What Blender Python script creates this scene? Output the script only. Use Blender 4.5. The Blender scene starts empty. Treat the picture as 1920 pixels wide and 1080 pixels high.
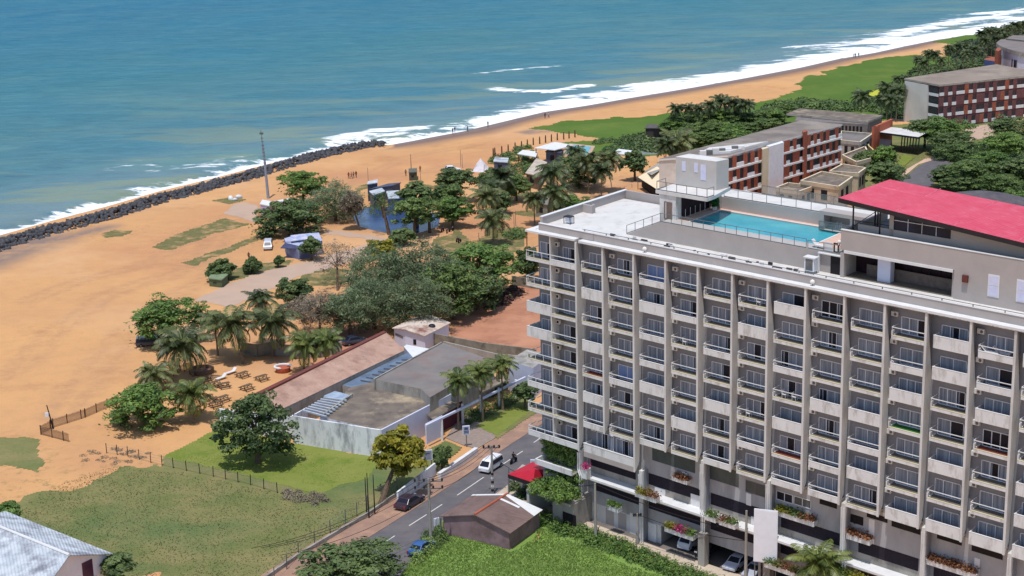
import bpy, math, random
import numpy as np
from mathutils import Matrix, Vector
# ------------------------------------------------------------------ camera, sky, sun
sc = bpy.context.scene
FPX = 3100.0; CH = 80.0; PITCH = math.atan(830/3100.); ROLL = math.atan(.0253)
F_ = np.array([0, math.cos(PITCH), -math.sin(PITCH)]); R0 = np.array([1., 0, 0]); U0 = np.cross(R0, F_)
R_ = math.cos(ROLL)*R0-math.sin(ROLL)*U0; U_ = math.cos(ROLL)*U0+math.sin(ROLL)*R0
CP = np.array([0, 0, CH])
cam = bpy.data.cameras.new('camera'); camo = bpy.data.objects.new('camera', cam)
sc.collection.objects.link(camo); sc.camera = camo
cam.sensor_width = 36; cam.lens = FPX/1920*36; cam.clip_start = 1; cam.clip_end = 12000
mw = Matrix.Identity(4)
for i in range(3):
    mw[i][0] = R_[i]; mw[i][1] = U_[i]; mw[i][2] = -F_[i]; mw[i][3] = CP[i]
camo.matrix_world = mw
SUN_EL = math.radians(73); SD = Vector((-.30, -.954, 0)).normalized()
SD = Vector((SD.x*math.cos(SUN_EL), SD.y*math.cos(SUN_EL), math.sin(SUN_EL)))
w = bpy.data.worlds.new('World'); sc.world = w; w.use_nodes = True
nt = w.node_tree; nt.nodes.clear()
sk = nt.nodes.new('ShaderNodeTexSky'); sk.sky_type = 'NISHITA'; sk.sun_disc = False
sk.sun_elevation = SUN_EL; sk.sun_rotation = math.atan2(SD.x, SD.y); sk.altitude = 50; sk.air_density = 1.0; sk.dust_density = .8; sk.ozone_density = 1.0
bg = nt.nodes.new('ShaderNodeBackground'); bg.inputs[1].default_value = 0.15
wo = nt.nodes.new('ShaderNodeOutputWorld'); nt.links.new(sk.outputs[0], bg.inputs[0]); nt.links.new(bg.outputs[0], wo.inputs[0])
sl = bpy.data.lights.new('sun', 'SUN'); sl.energy = 3.4; sl.angle = math.radians(.6); sl.color = (1, .965, .92)
so = bpy.data.objects.new('sun', sl); sc.collection.objects.link(so)
so.rotation_euler = (-SD).to_track_quat('-Z', 'Y').to_euler(); so.location = (-100, -100, 300)
sc.view_settings.view_transform = 'Standard'; sc.view_settings.look = 'None'
sc.view_settings.exposure = 0.06; sc.view_settings.gamma = 1
# ------------------------------------------------------------------ maths
rnd = random.Random(11); rng = np.random.default_rng(5)
def ray(x, y): return F_*FPX+R_*(x-960)-U_*(y-540)
def G(x, y, z=0.):
    d = ray(x, y); q = CP+d*((z-CH)/d[2]); return (float(q[0]), float(q[1]), z)
def dist(q): return float(np.dot(np.array(q)-CP, F_))
class Frame:
    def __init__(s, o, u, v):
        s.o = np.array(o[:2], float); s.u = np.array(u[:2], float); s.v = np.array(v[:2], float)
    def __call__(s, a, b, z): q = s.o+a*s.u+b*s.v; return (float(q[0]), float(q[1]), z)
def frame_ang(o, deg): a = math.radians(deg); return Frame(o, (math.cos(a), math.sin(a)), (-math.sin(a), math.cos(a)))
W0 = Frame((0, 0), (1, 0), (0, 1))
_tab = rng.random((256, 256))
def vnoise(x, y, s=1., seed=0):
    x = np.asarray(x)/s+seed*17.3+500; y = np.asarray(y)/s+seed*31.7+500
    xi = np.floor(x).astype(int); yi = np.floor(y).astype(int); fx = x-xi; fy = y-yi
    fx = fx*fx*(3-2*fx); fy = fy*fy*(3-2*fy)
    g = lambda a, b: _tab[a % 256, b % 256]
    return (g(xi, yi)*(1-fx)+g(xi+1, yi)*fx)*(1-fy)+(g(xi, yi+1)*(1-fx)+g(xi+1, yi+1)*fx)*fy
def fnoise(x, y, s=1., seed=0): return (vnoise(x, y, s, seed)+.5*vnoise(x, y, s*.47, seed+1)+.25*vnoise(x, y, s*.21, seed+2))/1.75-.5
def sdpoly(P, poly):
    poly = np.asarray(poly, float)[:, :2]; n = len(poly); d = np.full(len(P), 1e18); ins = np.zeros(len(P), bool)
    for i in range(n):
        a = poly[i]; b = poly[(i+1) % n]; e = b-a; w = P-a
        t = np.clip((w@e)/max(e@e, 1e-9), 0, 1); q = w-t[:, None]*e; d = np.minimum(d, (q*q).sum(1))
        c = ((a[1] > P[:, 1]) != (b[1] > P[:, 1]))
        if abs(e[1]) > 1e-9: ins ^= c & (P[:, 0] < a[0]+(P[:, 1]-a[1])/e[1]*e[0])
    return np.where(ins, 1, -1)*np.sqrt(d)
def dline(P, line):
    line = np.asarray(line, float)[:, :2]; d = np.full(len(P), 1e18)
    for a, b in zip(line[:-1], line[1:]):
        e = b-a; w = P-a; t = np.clip((w@e)/max(e@e, 1e-9), 0, 1); q = w-t[:, None]*e; d = np.minimum(d, (q*q).sum(1))
    return np.sqrt(d)
# ------------------------------------------------------------------ materials
def lin(c): return tuple(((x/255)/12.92 if x/255 <= .04045 else ((x/255+.055)/1.055)**2.4) for x in c[:3])+(1,)
MATS = {}
def M(name, c, c2=None, rough=.8, scale=1., bump=0., metal=0., streak=0., detail=4., spec=.3, bscale=None, dirt=None, dirt_amt=.5, dscale=.35, alpha=None, coat=0, trans=0):
    if name in MATS: return MATS[name]
    m = bpy.data.materials.new(name); m.use_nodes = True; t = m.node_tree; n = t.nodes; L = t.links
    b = n['Principled BSDF']; b.inputs['Roughness'].default_value = rough; b.inputs['Metallic'].default_value = metal
    b.inputs['Specular IOR Level'].default_value = spec
    if coat: b.inputs['Coat Weight'].default_value = coat
    if c2 is None: c2 = tuple(x*.82 for x in c)
    geo = n.new('ShaderNodeNewGeometry')
    mp = n.new('ShaderNodeMapping'); L.new(geo.outputs['Position'], mp.inputs[0])
    if streak: mp.inputs['Scale'].default_value = (1, 1, streak)
    nz = n.new('ShaderNodeTexNoise'); nz.inputs['Scale'].default_value = scale; nz.inputs['Detail'].default_value = detail; nz.inputs['Roughness'].default_value = .62
    L.new(mp.outputs[0], nz.inputs[0])
    rp = n.new('ShaderNodeMapRange'); rp.inputs[1].default_value = .32; rp.inputs[2].default_value = .68; L.new(nz.outputs[0], rp.inputs[0])
    mx = n.new('ShaderNodeMix'); mx.data_type = 'RGBA'; mx.inputs[6].default_value = lin(c); mx.inputs[7].default_value = lin(c2); L.new(rp.outputs[0], mx.inputs[0])
    out = mx.outputs[2]
    if dirt:
        n2 = n.new('ShaderNodeTexNoise'); n2.inputs['Scale'].default_value = dscale; n2.inputs['Detail'].default_value = 7; n2.inputs['Roughness'].default_value = .68; L.new(mp.outputs[0], n2.inputs[0])
        r2 = n.new('ShaderNodeMapRange'); r2.inputs[1].default_value = .5; r2.inputs[2].default_value = .66; r2.inputs[4].default_value = dirt_amt; L.new(n2.outputs[0], r2.inputs[0])
        m2 = n.new('ShaderNodeMix'); m2.data_type = 'RGBA'; m2.inputs[7].default_value = lin(dirt); L.new(out, m2.inputs[6]); L.new(r2.outputs[0], m2.inputs[0]); out = m2.outputs[2]
    L.new(out, b.inputs['Base Color'])
    if bump:
        nb = n.new('ShaderNodeTexNoise'); nb.inputs['Scale'].default_value = bscale or scale*4; nb.inputs['Detail'].default_value = 3; L.new(geo.outputs['Position'], nb.inputs[0])
        bp = n.new('ShaderNodeBump'); bp.inputs['Strength'].default_value = 1; bp.inputs['Distance'].default_value = bump; L.new(nb.outputs[0], bp.inputs['Height']); L.new(bp.outputs[0], b.inputs['Normal'])
    if trans: b.inputs['Transmission Weight'].default_value = trans
    if alpha is not None: b.inputs['Alpha'].default_value = alpha
    MATS[name] = m; return m
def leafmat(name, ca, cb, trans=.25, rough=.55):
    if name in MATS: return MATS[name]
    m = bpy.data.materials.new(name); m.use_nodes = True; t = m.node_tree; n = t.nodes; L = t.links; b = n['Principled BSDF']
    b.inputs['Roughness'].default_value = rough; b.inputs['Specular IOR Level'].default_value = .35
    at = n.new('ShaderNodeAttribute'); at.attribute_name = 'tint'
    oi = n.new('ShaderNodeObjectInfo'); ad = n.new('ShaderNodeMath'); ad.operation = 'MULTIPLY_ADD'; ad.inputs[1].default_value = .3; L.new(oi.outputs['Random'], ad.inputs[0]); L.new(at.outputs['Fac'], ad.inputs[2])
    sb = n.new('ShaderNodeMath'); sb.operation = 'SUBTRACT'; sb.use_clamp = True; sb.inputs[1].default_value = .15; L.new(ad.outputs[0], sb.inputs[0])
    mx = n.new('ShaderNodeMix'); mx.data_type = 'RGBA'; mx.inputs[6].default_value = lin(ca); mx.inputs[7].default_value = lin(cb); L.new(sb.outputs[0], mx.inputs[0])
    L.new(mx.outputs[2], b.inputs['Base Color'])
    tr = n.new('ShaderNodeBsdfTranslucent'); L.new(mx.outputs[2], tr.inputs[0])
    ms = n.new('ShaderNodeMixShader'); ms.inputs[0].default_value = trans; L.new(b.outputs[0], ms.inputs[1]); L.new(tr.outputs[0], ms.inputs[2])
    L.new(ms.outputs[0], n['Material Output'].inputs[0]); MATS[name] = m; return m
# ------------------------------------------------------------------ mesh building
def link(o): sc.collection.objects.link(o); return o
def wloc(p):
    v = np.zeros(3)
    while p is not None: v += np.array(p.location); p = p.parent
    return v
def npmesh(name, V, Fq, mat, tint=None, smooth=False):
    V = np.asarray(V, float); Fq = np.asarray(Fq, int); k = Fq.shape[1]
    me = bpy.data.meshes.new(name); me.vertices.add(len(V)); me.vertices.foreach_set('co', V.ravel())
    me.loops.add(Fq.size); me.loops.foreach_set('vertex_index', Fq.ravel())
    me.polygons.add(len(Fq)); me.polygons.foreach_set('loop_start', np.arange(0, Fq.size, k)); me.polygons.foreach_set('loop_total', np.full(len(Fq), k))
    if smooth: me.polygons.foreach_set('use_smooth', np.ones(len(Fq), bool))
    if tint is not None:
        a = me.attributes.new('tint', 'FLOAT', 'POINT'); a.data.foreach_set('value', np.asarray(tint, float))
    me.update(calc_edges=True)
    if mat: me.materials.append(mat)
    return me
class MB:
    def __init__(s): s.v = []; s.f = []; s.mi = []; s.mats = []
    def _m(s, m):
        if m not in s.mats: s.mats.append(m)
        return s.mats.index(m)
    def add(s, vs, fs, m):
        k = len(s.v); s.v += [tuple(float(c) for c in q) for q in vs]; j = s._m(m)
        for f in fs: s.f.append(tuple(k+i for i in f)); s.mi.append(j)
        return s
    def box8(s, c, m): return s.add(c, [(0, 3, 2, 1), (4, 5, 6, 7), (0, 1, 5, 4), (1, 2, 6, 5), (2, 3, 7, 6), (3, 0, 4, 7)], m)
    def box(s, F, a0, a1, b0, b1, z0, z1, m):
        return s.box8([F(a, b, z) for z in (z0, z1) for a, b in ((a0, b0), (a1, b0), (a1, b1), (a0, b1))], m)
    def prism(s, pts, z0, z1, m, top=None):
        n = len(pts); Z0 = z0 if hasattr(z0, '__len__') else [z0]*n; Z1 = z1 if hasattr(z1, '__len__') else [z1]*n
        vs = [(p[0], p[1], Z0[i]) for i, p in enumerate(pts)]+[(p[0], p[1], Z1[i]) for i, p in enumerate(pts)]
        s.add(vs, [(i, (i+1) % n, n+(i+1) % n, n+i) for i in range(n)]+[tuple(range(n))[::-1]], m)
        return s.add(vs[n:], [tuple(range(n))], top or m)
    def quad(s, a, b, c, d, m): return s.add([a, b, c, d], [(0, 1, 2, 3)], m)
    def slab(s, a, b, c, d, th, m, side=None):
        q = [a, b, c, d]; return s.add([(p[0], p[1], p[2]-th) for p in q]+q, [(3, 2, 1, 0), (0, 1, 5, 4), (1, 2, 6, 5), (2, 3, 7, 6), (3, 0, 4, 7)], side or m).add(q, [(0, 1, 2, 3)], m)
    def bar(s, p, q, r, m, n=6, r2=None):
        return s.tube([p, q], [r, r2 if r2 is not None else r], m, n)
    def tube(s, pts, rs, m, n=6, cap=True):
        P = [Vector(p) for p in pts]; vs = []; fs = []
        for i, p in enumerate(P):
            d = (P[min(i+1, len(P)-1)]-P[max(i-1, 0)]).normalized()
            a = d.cross(Vector((0, 0, 1)));
            if a.length < 1e-3: a = Vector((1, 0, 0))
            a.normalize(); b = d.cross(a)
            r = rs[i] if hasattr(rs, '__len__') else rs
            for k in range(n):
                t = 2*math.pi*k/n; vs.append(p+(a*math.cos(t)+b*math.sin(t))*r)
        for i in range(len(P)-1):
            for k in range(n): fs.append((i*n+k, i*n+(k+1) % n, (i+1)*n+(k+1) % n, (i+1)*n+k))
        if cap: fs += [tuple(range(n))[::-1], tuple((len(P)-1)*n+k for k in range(n))]
        return s.add(vs, fs, m)
    def rev(s, c, prof, m, n=16):
        vs = []; fs = []
        for r, z in prof:
            for k in range(n): t = 2*math.pi*k/n; vs.append((c[0]+r*math.cos(t), c[1]+r*math.sin(t), c[2]+z))
        for i in range(len(prof)-1):
            for k in range(n): fs.append((i*n+k, i*n+(k+1) % n, (i+1)*n+(k+1) % n, (i+1)*n+k))
        return s.add(vs, fs+[tuple((len(prof)-1)*n+k for k in range(n))], m)
    def build(s, name, parent=None, bevel=0, smooth=False, loc=None):
        me = bpy.data.meshes.new(name)
        off = wloc(parent) if parent is not None else (np.array(loc, float) if loc is not None else np.zeros(3))
        V = np.array(s.v)-off; me.from_pydata(V.tolist(), [], s.f)
        for m in s.mats: me.materials.append(m)
        me.polygons.foreach_set('material_index', s.mi)
        if smooth: me.polygons.foreach_set('use_smooth', [True]*len(s.f))
        me.update(); o = link(bpy.data.objects.new(name, me)); o.parent = parent
        if parent is None and loc is not None: o.location = loc
        if bevel:
            b = o.modifiers.new('bevel', 'BEVEL'); b.width = bevel; b.segments = 2; b.limit_method = 'ANGLE'
        return o
def thing(name, label, cat, loc, group=None, rz=0):
    o = link(bpy.data.objects.new(name, None)); o.location = loc; o.rotation_euler = (0, 0, rz); o.empty_display_size = .3
    return tag(o, label, cat, group)
def tag(o, label, cat, group=None, kind=None):
    if label: o['label'] = label
    if cat: o['category'] = cat
    if group: o['group'] = group
    if kind: o['kind'] = kind
    return o
def structure(o): o['kind'] = 'structure'; return o
# ------------------------------------------------------------------ palette
SAND = M('sand', (199, 155, 112), (190, 146, 102))
WHITE = M('white_paint', (218, 218, 218), (206, 206, 206), rough=.6, scale=.8)
WROOF = M('white_roof_coating', (210, 207, 203), (200, 197, 193), rough=.7, scale=.35, dirt=(150, 146, 140), dirt_amt=.35, dscale=.5)
HWALL = M('hotel_render', (210, 210, 208), (198, 198, 196), rough=.85, scale=.5, dirt=(150, 146, 140), dirt_amt=.45, dscale=.6, streak=.35)
HDARK = M('recess_render_with_shade', (138, 140, 147), (128, 130, 137), rough=.9, scale=.6)  # grey recess walls; also carries the ledge shade painted behind the fins
HPAR = M('parapet_render', (217, 218, 218), (205, 206, 206), rough=.8, scale=.8, dirt=(150, 144, 134), dirt_amt=.6, dscale=1.1, streak=.35)
HPINK = M('pinkish_render', (172, 164, 160), (162, 155, 151), rough=.85, scale=.4)
CREAM = M('balcony_floor_edge', (205, 198, 165), (190, 184, 150), rough=.8)
TILE = M('balcony_floor', (120, 112, 100), (98, 92, 84), rough=.7, scale=3)
GREENM = M('green_mat', (52, 110, 48), (40, 90, 40), rough=.9)
REDM = M('red_mat', (130, 70, 55), (110, 60, 50), rough=.9)
GLASS = M('dark_glass', (22, 24, 34), (34, 38, 52), rough=.35, scale=.7, spec=.2)
CURT = M('curtain', (152, 158, 170), (110, 116, 128), rough=.7, scale=4.5, streak=.05, spec=.15, detail=1)
CURTB = M('blue_curtain', (130, 152, 196), (98, 122, 172), rough=.5, scale=3, streak=.05, spec=.5)
FRAMEW = M('white_frame', (222, 226, 234), (214, 218, 226), rough=.4)
METALG = M('grey_metal', (120, 122, 124), (100, 102, 104), rough=.5, metal=.3)
DARKM = M('dark_metal', (42, 40, 44), (34, 32, 36), rough=.5)
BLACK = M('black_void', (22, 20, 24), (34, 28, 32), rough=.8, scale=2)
REDDK = M('maroon_screen', (50, 28, 34), (30, 24, 36), rough=.8, scale=6, bump=.02)
GREY = M('grey_concrete', (165, 160, 152), (140, 136, 130), rough=.9, scale=.5, dirt=(95, 90, 85), dirt_amt=.5, dscale=.5, streak=.4)
TANC = M('tan_concrete', (196, 178, 152), (172, 154, 132), rough=.9, scale=.35, dirt=(110, 95, 80), dirt_amt=.6, dscale=.3)
DIRTYW = M('stained_white_wall', (226, 227, 230), (214, 216, 220), rough=.85, scale=.6, streak=.35, dirt=(112, 112, 118), dirt_amt=.75, dscale=.55)
BLUEW = M('white_wall_blue_shade', (200, 204, 222), (188, 192, 212), rough=.8, scale=.3)  # white walls with the blue of sky-lit shade put into the colour
WOOD = M('brown_wood', (100, 72, 52), (76, 54, 40), rough=.8, scale=3)
FROOF = M('old_flat_roof', (128, 116, 104), (92, 84, 78), rough=.95, scale=.45, dirt=(200, 182, 150), dirt_amt=.5, dscale=.22, detail=8)
FROOF2 = M('grey_flat_roof', (128, 122, 118), (112, 106, 104), rough=.95, scale=.3, dirt=(135, 100, 92), dirt_amt=.5, dscale=.25, detail=8)
def wavemat(name, c, c2, ang, freq, rough=.8, dirt=None, da=.5, ds=.3, depth=.05):
    m = M(name, c, c2, rough=rough, scale=.5, dirt=dirt, dirt_amt=da, dscale=ds, detail=6); n = m.node_tree.nodes; L = m.node_tree.links
    geo = n.new('ShaderNodeNewGeometry'); mp = n.new('ShaderNodeMapping'); mp.vector_type = 'POINT'; mp.inputs['Rotation'].default_value = (0, 0, math.radians(ang)); L.new(geo.outputs['Position'], mp.inputs[0])
    wv = n.new('ShaderNodeTexWave'); wv.inputs['Scale'].default_value = freq; wv.inputs['Distortion'].default_value = .15; L.new(mp.outputs[0], wv.inputs[0])
    bp = n.new('ShaderNodeBump'); bp.inputs['Strength'].default_value = 1; bp.inputs['Distance'].default_value = depth; L.new(wv.outputs['Fac'], bp.inputs['Height']); L.new(bp.outputs[0], n['Principled BSDF'].inputs['Normal'])
    # seam lines of the sheets
    mr = n.new('ShaderNodeMapRange'); mr.inputs[1].default_value = 0; mr.inputs[2].default_value = .25; mr.inputs[3].default_value = .78; mr.inputs[4].default_value = 1; L.new(wv.outputs['Fac'], mr.inputs[0])
    b = n['Principled BSDF']; src = b.inputs['Base Color'].links[0].from_socket
    mm = n.new('ShaderNodeMix'); mm.data_type = 'RGBA'; mm.blend_type = 'MULTIPLY'; mm.inputs[0].default_value = 1; L.new(src, mm.inputs[6]); L.new(mr.outputs[0], mm.inputs[7]); L.new(mm.outputs[2], b.inputs['Base Color'])
    return m
PINKTILE = wavemat('pink_clay_tiles', (192, 158, 140), (172, 136, 118), 40, 1.1, dirt=(120, 88, 78), da=.55, ds=.3)
RUSTW = wavemat('rusty_white_sheet', (222, 210, 198), (200, 178, 160), 60, 1.2, dirt=(120, 62, 44), da=.9, ds=.22)
BRNSHEET = wavemat('brown_sheet', (132, 110, 104), (112, 92, 88), 55, 1.0, dirt=(90, 72, 68), da=.6, ds=.4)
GREYSHEET = wavemat('grey_blue_sheet', (200, 206, 212), (164, 172, 180), -20, .9, dirt=(92, 88, 100), da=.65, ds=.25)
REDROOF = wavemat('red_sheet_roof', (208, 84, 104), (200, 70, 92), 52, .9, rough=.7, dirt=(214, 122, 140), da=.3, ds=.9, depth=.04)
RED2 = M('red_canopy', (190, 36, 58), (176, 30, 50), rough=.6)
GRAS1 = M('dry_field_grass', (100, 110, 64), (136, 126, 86), rough=1, scale=.16, bump=.25, bscale=2.2, dirt=(86, 108, 68), dirt_amt=.75, dscale=.06, detail=9, spec=.05)
GRAS2 = M('bright_lawn_grass', (112, 124, 56), (128, 132, 70), rough=1, scale=.2, bump=.1, bscale=3, dirt=(84, 112, 38), dirt_amt=.6, dscale=.25, detail=8, spec=.05)
GRAS3 = M('beach_grass', (98, 100, 64), (122, 112, 76), rough=1, scale=.5, bump=.1, bscale=2, detail=8, spec=.05, dirt=(186, 148, 108), dirt_amt=.8, dscale=.25)
GRAS4 = M('far_lawn_grass', (76, 102, 44), (92, 114, 54), rough=1, scale=.05, bump=.1, bscale=1, dirt=(112, 122, 60), dirt_amt=.6, dscale=.035, detail=8, spec=.05)
GRAS5 = M('lush_grass', (128, 152, 80), (110, 138, 70), rough=1, scale=.2, bump=.3, bscale=2.5, dirt=(112, 142, 56), dirt_amt=.5, dscale=.25, detail=8, spec=.05)
ASPH = M('asphalt', (104, 100, 103), (92, 89, 93), rough=.95, scale=.6, dirt=(118, 112, 108), dirt_amt=.5, dscale=.2, detail=8, spec=.1)
PAVE = M('reddish_pavement', (156, 124, 106), (140, 112, 98), rough=.95, scale=.5, dirt=(190, 150, 120), dirt_amt=.5, detail=8, dscale=.3)
PATHM = M('pale_concrete_path', (182, 156, 138), (172, 148, 130), rough=.95, scale=.2, dirt=(190, 156, 124), dirt_amt=.6, dscale=.15)
REDEARTH = M('red_earth', (186, 134, 106), (164, 112, 86), rough=1, scale=.15, dirt=(120, 78, 60), dirt_amt=.5, dscale=.12, detail=9)
ROCK = M('breakwater_rock', (86, 86, 90), (58, 58, 63), rough=.9, scale=1.2, bump=.15, dirt=(112, 106, 100), dirt_amt=.5, dscale=.8)
BRICKR = M('red_brick_panel', (158, 92, 72), (136, 76, 60), rough=.9, scale=1.5, bump=.02, dirt=(170, 104, 78), dirt_amt=.4, dscale=1)
BRICKD = M('dark_brick_panel', (118, 78, 78), (98, 64, 68), rough=.9, scale=1.5)
ORANGE = M('orange_wall', (184, 100, 74), (168, 90, 66), rough=.85, scale=.5)
TRUNK = M('tree_bark', (112, 94, 78), (84, 70, 58), rough=1, scale=3, bump=.03)
PTRUNK = M('palm_bark', (140, 124, 104), (106, 92, 78), rough=1, scale=4, bump=.03)
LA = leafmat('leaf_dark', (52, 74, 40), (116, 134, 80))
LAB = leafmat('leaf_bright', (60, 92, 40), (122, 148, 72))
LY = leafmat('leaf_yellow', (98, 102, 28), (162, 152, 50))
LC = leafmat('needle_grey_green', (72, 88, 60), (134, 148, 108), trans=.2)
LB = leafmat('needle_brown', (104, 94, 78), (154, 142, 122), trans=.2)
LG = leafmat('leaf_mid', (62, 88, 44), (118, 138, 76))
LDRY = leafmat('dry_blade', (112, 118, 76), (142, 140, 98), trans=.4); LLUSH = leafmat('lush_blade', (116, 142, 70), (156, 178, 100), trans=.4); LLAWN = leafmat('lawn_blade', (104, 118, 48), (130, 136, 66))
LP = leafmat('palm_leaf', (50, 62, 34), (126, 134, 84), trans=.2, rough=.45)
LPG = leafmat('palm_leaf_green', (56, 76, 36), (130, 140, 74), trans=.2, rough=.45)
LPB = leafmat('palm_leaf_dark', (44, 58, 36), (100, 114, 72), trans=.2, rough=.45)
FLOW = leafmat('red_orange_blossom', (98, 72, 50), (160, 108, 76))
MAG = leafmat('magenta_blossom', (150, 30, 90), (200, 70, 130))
# ------------------------------------------------------------------ ground, sea
SH = -.3
shore_px = [(-900, 690), (-300, 545), (0, 441), (100, 413), (200, 387), (300, 358), (400, 334), (500, 308), (600, 283), (680, 267), (730, 272), (775, 264), (800, 259), (870, 246), (940, 229), (1020, 210), (1100, 198), (1180, 184), (1300, 164), (1400, 146), (1500, 127), (1570, 111), (1640, 99), (1700, 86), (1760, 74), (1850, 62), (1920, 49), (2100, 18), (2500, -40)]
shore = [G(x, y, SH)[:2] for x, y in shore_px]
e0 = np.array(shore[0])-np.array(shore[2]); e0 /= np.linalg.norm(e0); e1 = np.array(shore[-1])-np.array(shore[-3]); e1 /= np.linalg.norm(e1)
land = [tuple(np.array(shore[0])+e0*5000)]+shore+[tuple(np.array(shore[-1])+e1*6000), (9000, 6000), (9000, -5000), (-6000, -5000)]
def axis(a, b, st, far0, far1):
    m = list(np.arange(a, b+.1, st)); s = st; lo = []; x = a
    while x > far0: s *= 1.35; x -= s; lo.append(x)
    hi = []; s = st; x = m[-1]
    while x < far1: s *= 1.35; x += s; hi.append(x)
    return np.array(lo[::-1]+m+hi)
def gridmesh(xs, ys):
    X, Y = np.meshgrid(xs, ys); nx = len(xs); ny = len(ys)
    i = np.arange(nx-1)[None, :]+np.arange(ny-1)[:, None]*nx; i = i.ravel()
    return X.ravel(), Y.ravel(), np.stack([i, i+1, i+1+nx, i+nx], 1)
def setattr_f(me, name, v):
    a = me.attributes.new(name, 'FLOAT', 'POINT'); a.data.foreach_set('value', np.asarray(v, float))
gx, gy, gf = gridmesh(axis(-170, 330, 1.25, -2500, 2500), axis(150, 800, 1.25, -800, 3500))
P2 = np.stack([gx, gy], 1); sd = sdpoly(P2, land)
gz = np.clip(SH+.05*sd, -3, 0)
gz = np.where(sd > 9, (fnoise(gx, gy, 14, 3)*.0), gz)
gm = npmesh('ground', np.stack([gx, gy, gz], 1), gf, None, smooth=True)
wetw = 9+6*fnoise(gx, gy, 30, 4)
rockland = sdpoly(P2, [G(*p)[:2] for p in [(-600, 560), (0, 420), (720, 250), (725, 275), (600, 305), (450, 350), (250, 410), (0, 490), (-600, 640)]])
setattr_f(gm, 'wet', np.clip(1.3-(sd/wetw), 0, 1)*(rockland < -2))
red = np.zeros(len(gx))
for px, k in [([(300, 430), (440, 385), (560, 350), (600, 380), (500, 400), (420, 470), (300, 520), (180, 470)], .8), ([(560, 330), (720, 300), (900, 285), (940, 250), (1000, 290), (930, 330), (820, 330), (650, 350)], .7), ([(640, 420), (900, 400), (1180, 330), (1230, 350), (1000, 470), (860, 500), (700, 470)], .7), ([(600, 560), (700, 560), (760, 600), (700, 700), (560, 720), (480, 690)], .9), ([(0, 445), (120, 430), (140, 455), (60, 500), (0, 520)], .0), ([(200, 860), (640, 950), (900, 940), (1000, 850), (700, 1085), (300, 1085)], .8)]:
    red = np.maximum(red, k*np.clip(.5+sdpoly(P2, [G(*p)[:2] for p in px])/16, 0, 1))
setattr_f(gm, 'redness', red)
gry = np.clip(.5+sdpoly(P2, [G(*p)[:2] for p in [(-80, 440), (40, 440), (130, 438), (140, 450), (60, 480), (0, 505), (-80, 530)]])/8, 0, 1)*.8
gry = np.maximum(gry, .8*np.clip(1-np.abs(dline(P2, [G(*p)[:2] for p in [(0, 470), (60, 462), (130, 445), (200, 425)]]))/5, 0, 1))
gry = np.maximum(gry, .75*np.clip(.8+sdpoly(P2, [G(*p)[:2] for p in [(975, 248), (1010, 241), (1060, 232), (1095, 236), (1120, 246), (1050, 244), (990, 251)]])/3, 0, 1))
setattr_f(gm, 'greyness', gry)
trk = np.zeros(len(gx))
for px in [[(60, 560), (300, 480), (430, 420), (560, 385), (760, 300), (900, 270)], [(30, 700), (200, 560), (360, 500), (440, 430)], [(100, 780), (230, 640), (330, 560), (420, 500)], [(860, 480), (900, 440), (960, 390), (1060, 400), (1180, 350)], [(560, 445), (640, 400), (760, 330), (870, 310)]]:
    L_ = [G(*p)[:2] for p in px]; d = dline(P2+np.stack([fnoise(gx, gy, 25, 7)*9, fnoise(gx, gy, 25, 9)*9], 1), L_); trk = np.maximum(trk, np.clip(1.4-np.abs(d-1.6)/1.3, 0, 1))
setattr_f(gm, 'track', trk)
wd = np.zeros(len(gx))
for px in [[(183, 437), (257, 431), (235, 445), (195, 447)], [(276, 465), (425, 408), (465, 420), (400, 440), (320, 470)], [(340, 493), (480, 440), (495, 446), (365, 500)], [(395, 525), (480, 493), (548, 488), (432, 532)], [(0, 905), (215, 868), (290, 862), (60, 960), (0, 960)], [(-30, 825), (88, 830), (88, 900), (-30, 890)], [(865, 478), (925, 432), (990, 424), (990, 478)], [(1180, 330), (1100, 380), (1000, 400), (940, 300), (1000, 280)]]:
    wd = np.maximum(wd, np.clip(.6+sdpoly(P2, [G(*p)[:2] for p in px])/12, 0, 1))
setattr_f(gm, 'weedy', wd)
m = bpy.data.materials.new('beach_sand'); m.use_nodes = True; t = m.node_tree; n = t.nodes; L = t.links; b = n['Principled BSDF']; b.inputs['Roughness'].default_value = .95; b.inputs['Specular IOR Level'].default_value = .1
geo = n.new('ShaderNodeNewGeometry')
def nz(scale, detail=6, rough=.6, src=None):
    a = n.new('ShaderNodeTexNoise'); a.inputs['Scale'].default_value = scale; a.inputs['Detail'].default_value = detail; a.inputs['Roughness'].default_value = rough; L.new(src or geo.outputs['Position'], a.inputs[0]); return a.outputs[0]
def mrange(x, a, b_, c=0, d=1):
    r = n.new('ShaderNodeMapRange'); L.new(x, r.inputs[0]); r.inputs[1].default_value = a; r.inputs[2].default_value = b_; r.inputs[3].default_value = c; r.inputs[4].default_value = d; return r.outputs[0]
def mixc(f, a, c):
    x = n.new('ShaderNodeMix'); x.data_type = 'RGBA'
    L.new(f, x.inputs[0]) if not isinstance(f, float) else setattr(x.inputs[0], 'default_value', f)
    for s_, v_ in ((6, a), (7, c)):
        if isinstance(v_, tuple): x.inputs[s_].default_value = lin(v_)
        else: L.new(v_, x.inputs[s_])
    return x.outputs[2]
def attr(nm): a = n.new('ShaderNodeAttribute'); a.attribute_name = nm; return a.outputs['Fac']
def mth(op, a, c, clamp=False):
    x = n.new('ShaderNodeMath'); x.operation = op; x.use_clamp = clamp
    for i, v_ in enumerate((a, c)):
        if isinstance(v_, (int, float)): x.inputs[i].default_value = v_
        else: L.new(v_, x.inputs[i])
    return x.outputs[0]
c = mixc(mrange(nz(.03, 6), .35, .65), (203, 155, 105), (193, 146, 102))
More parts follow.
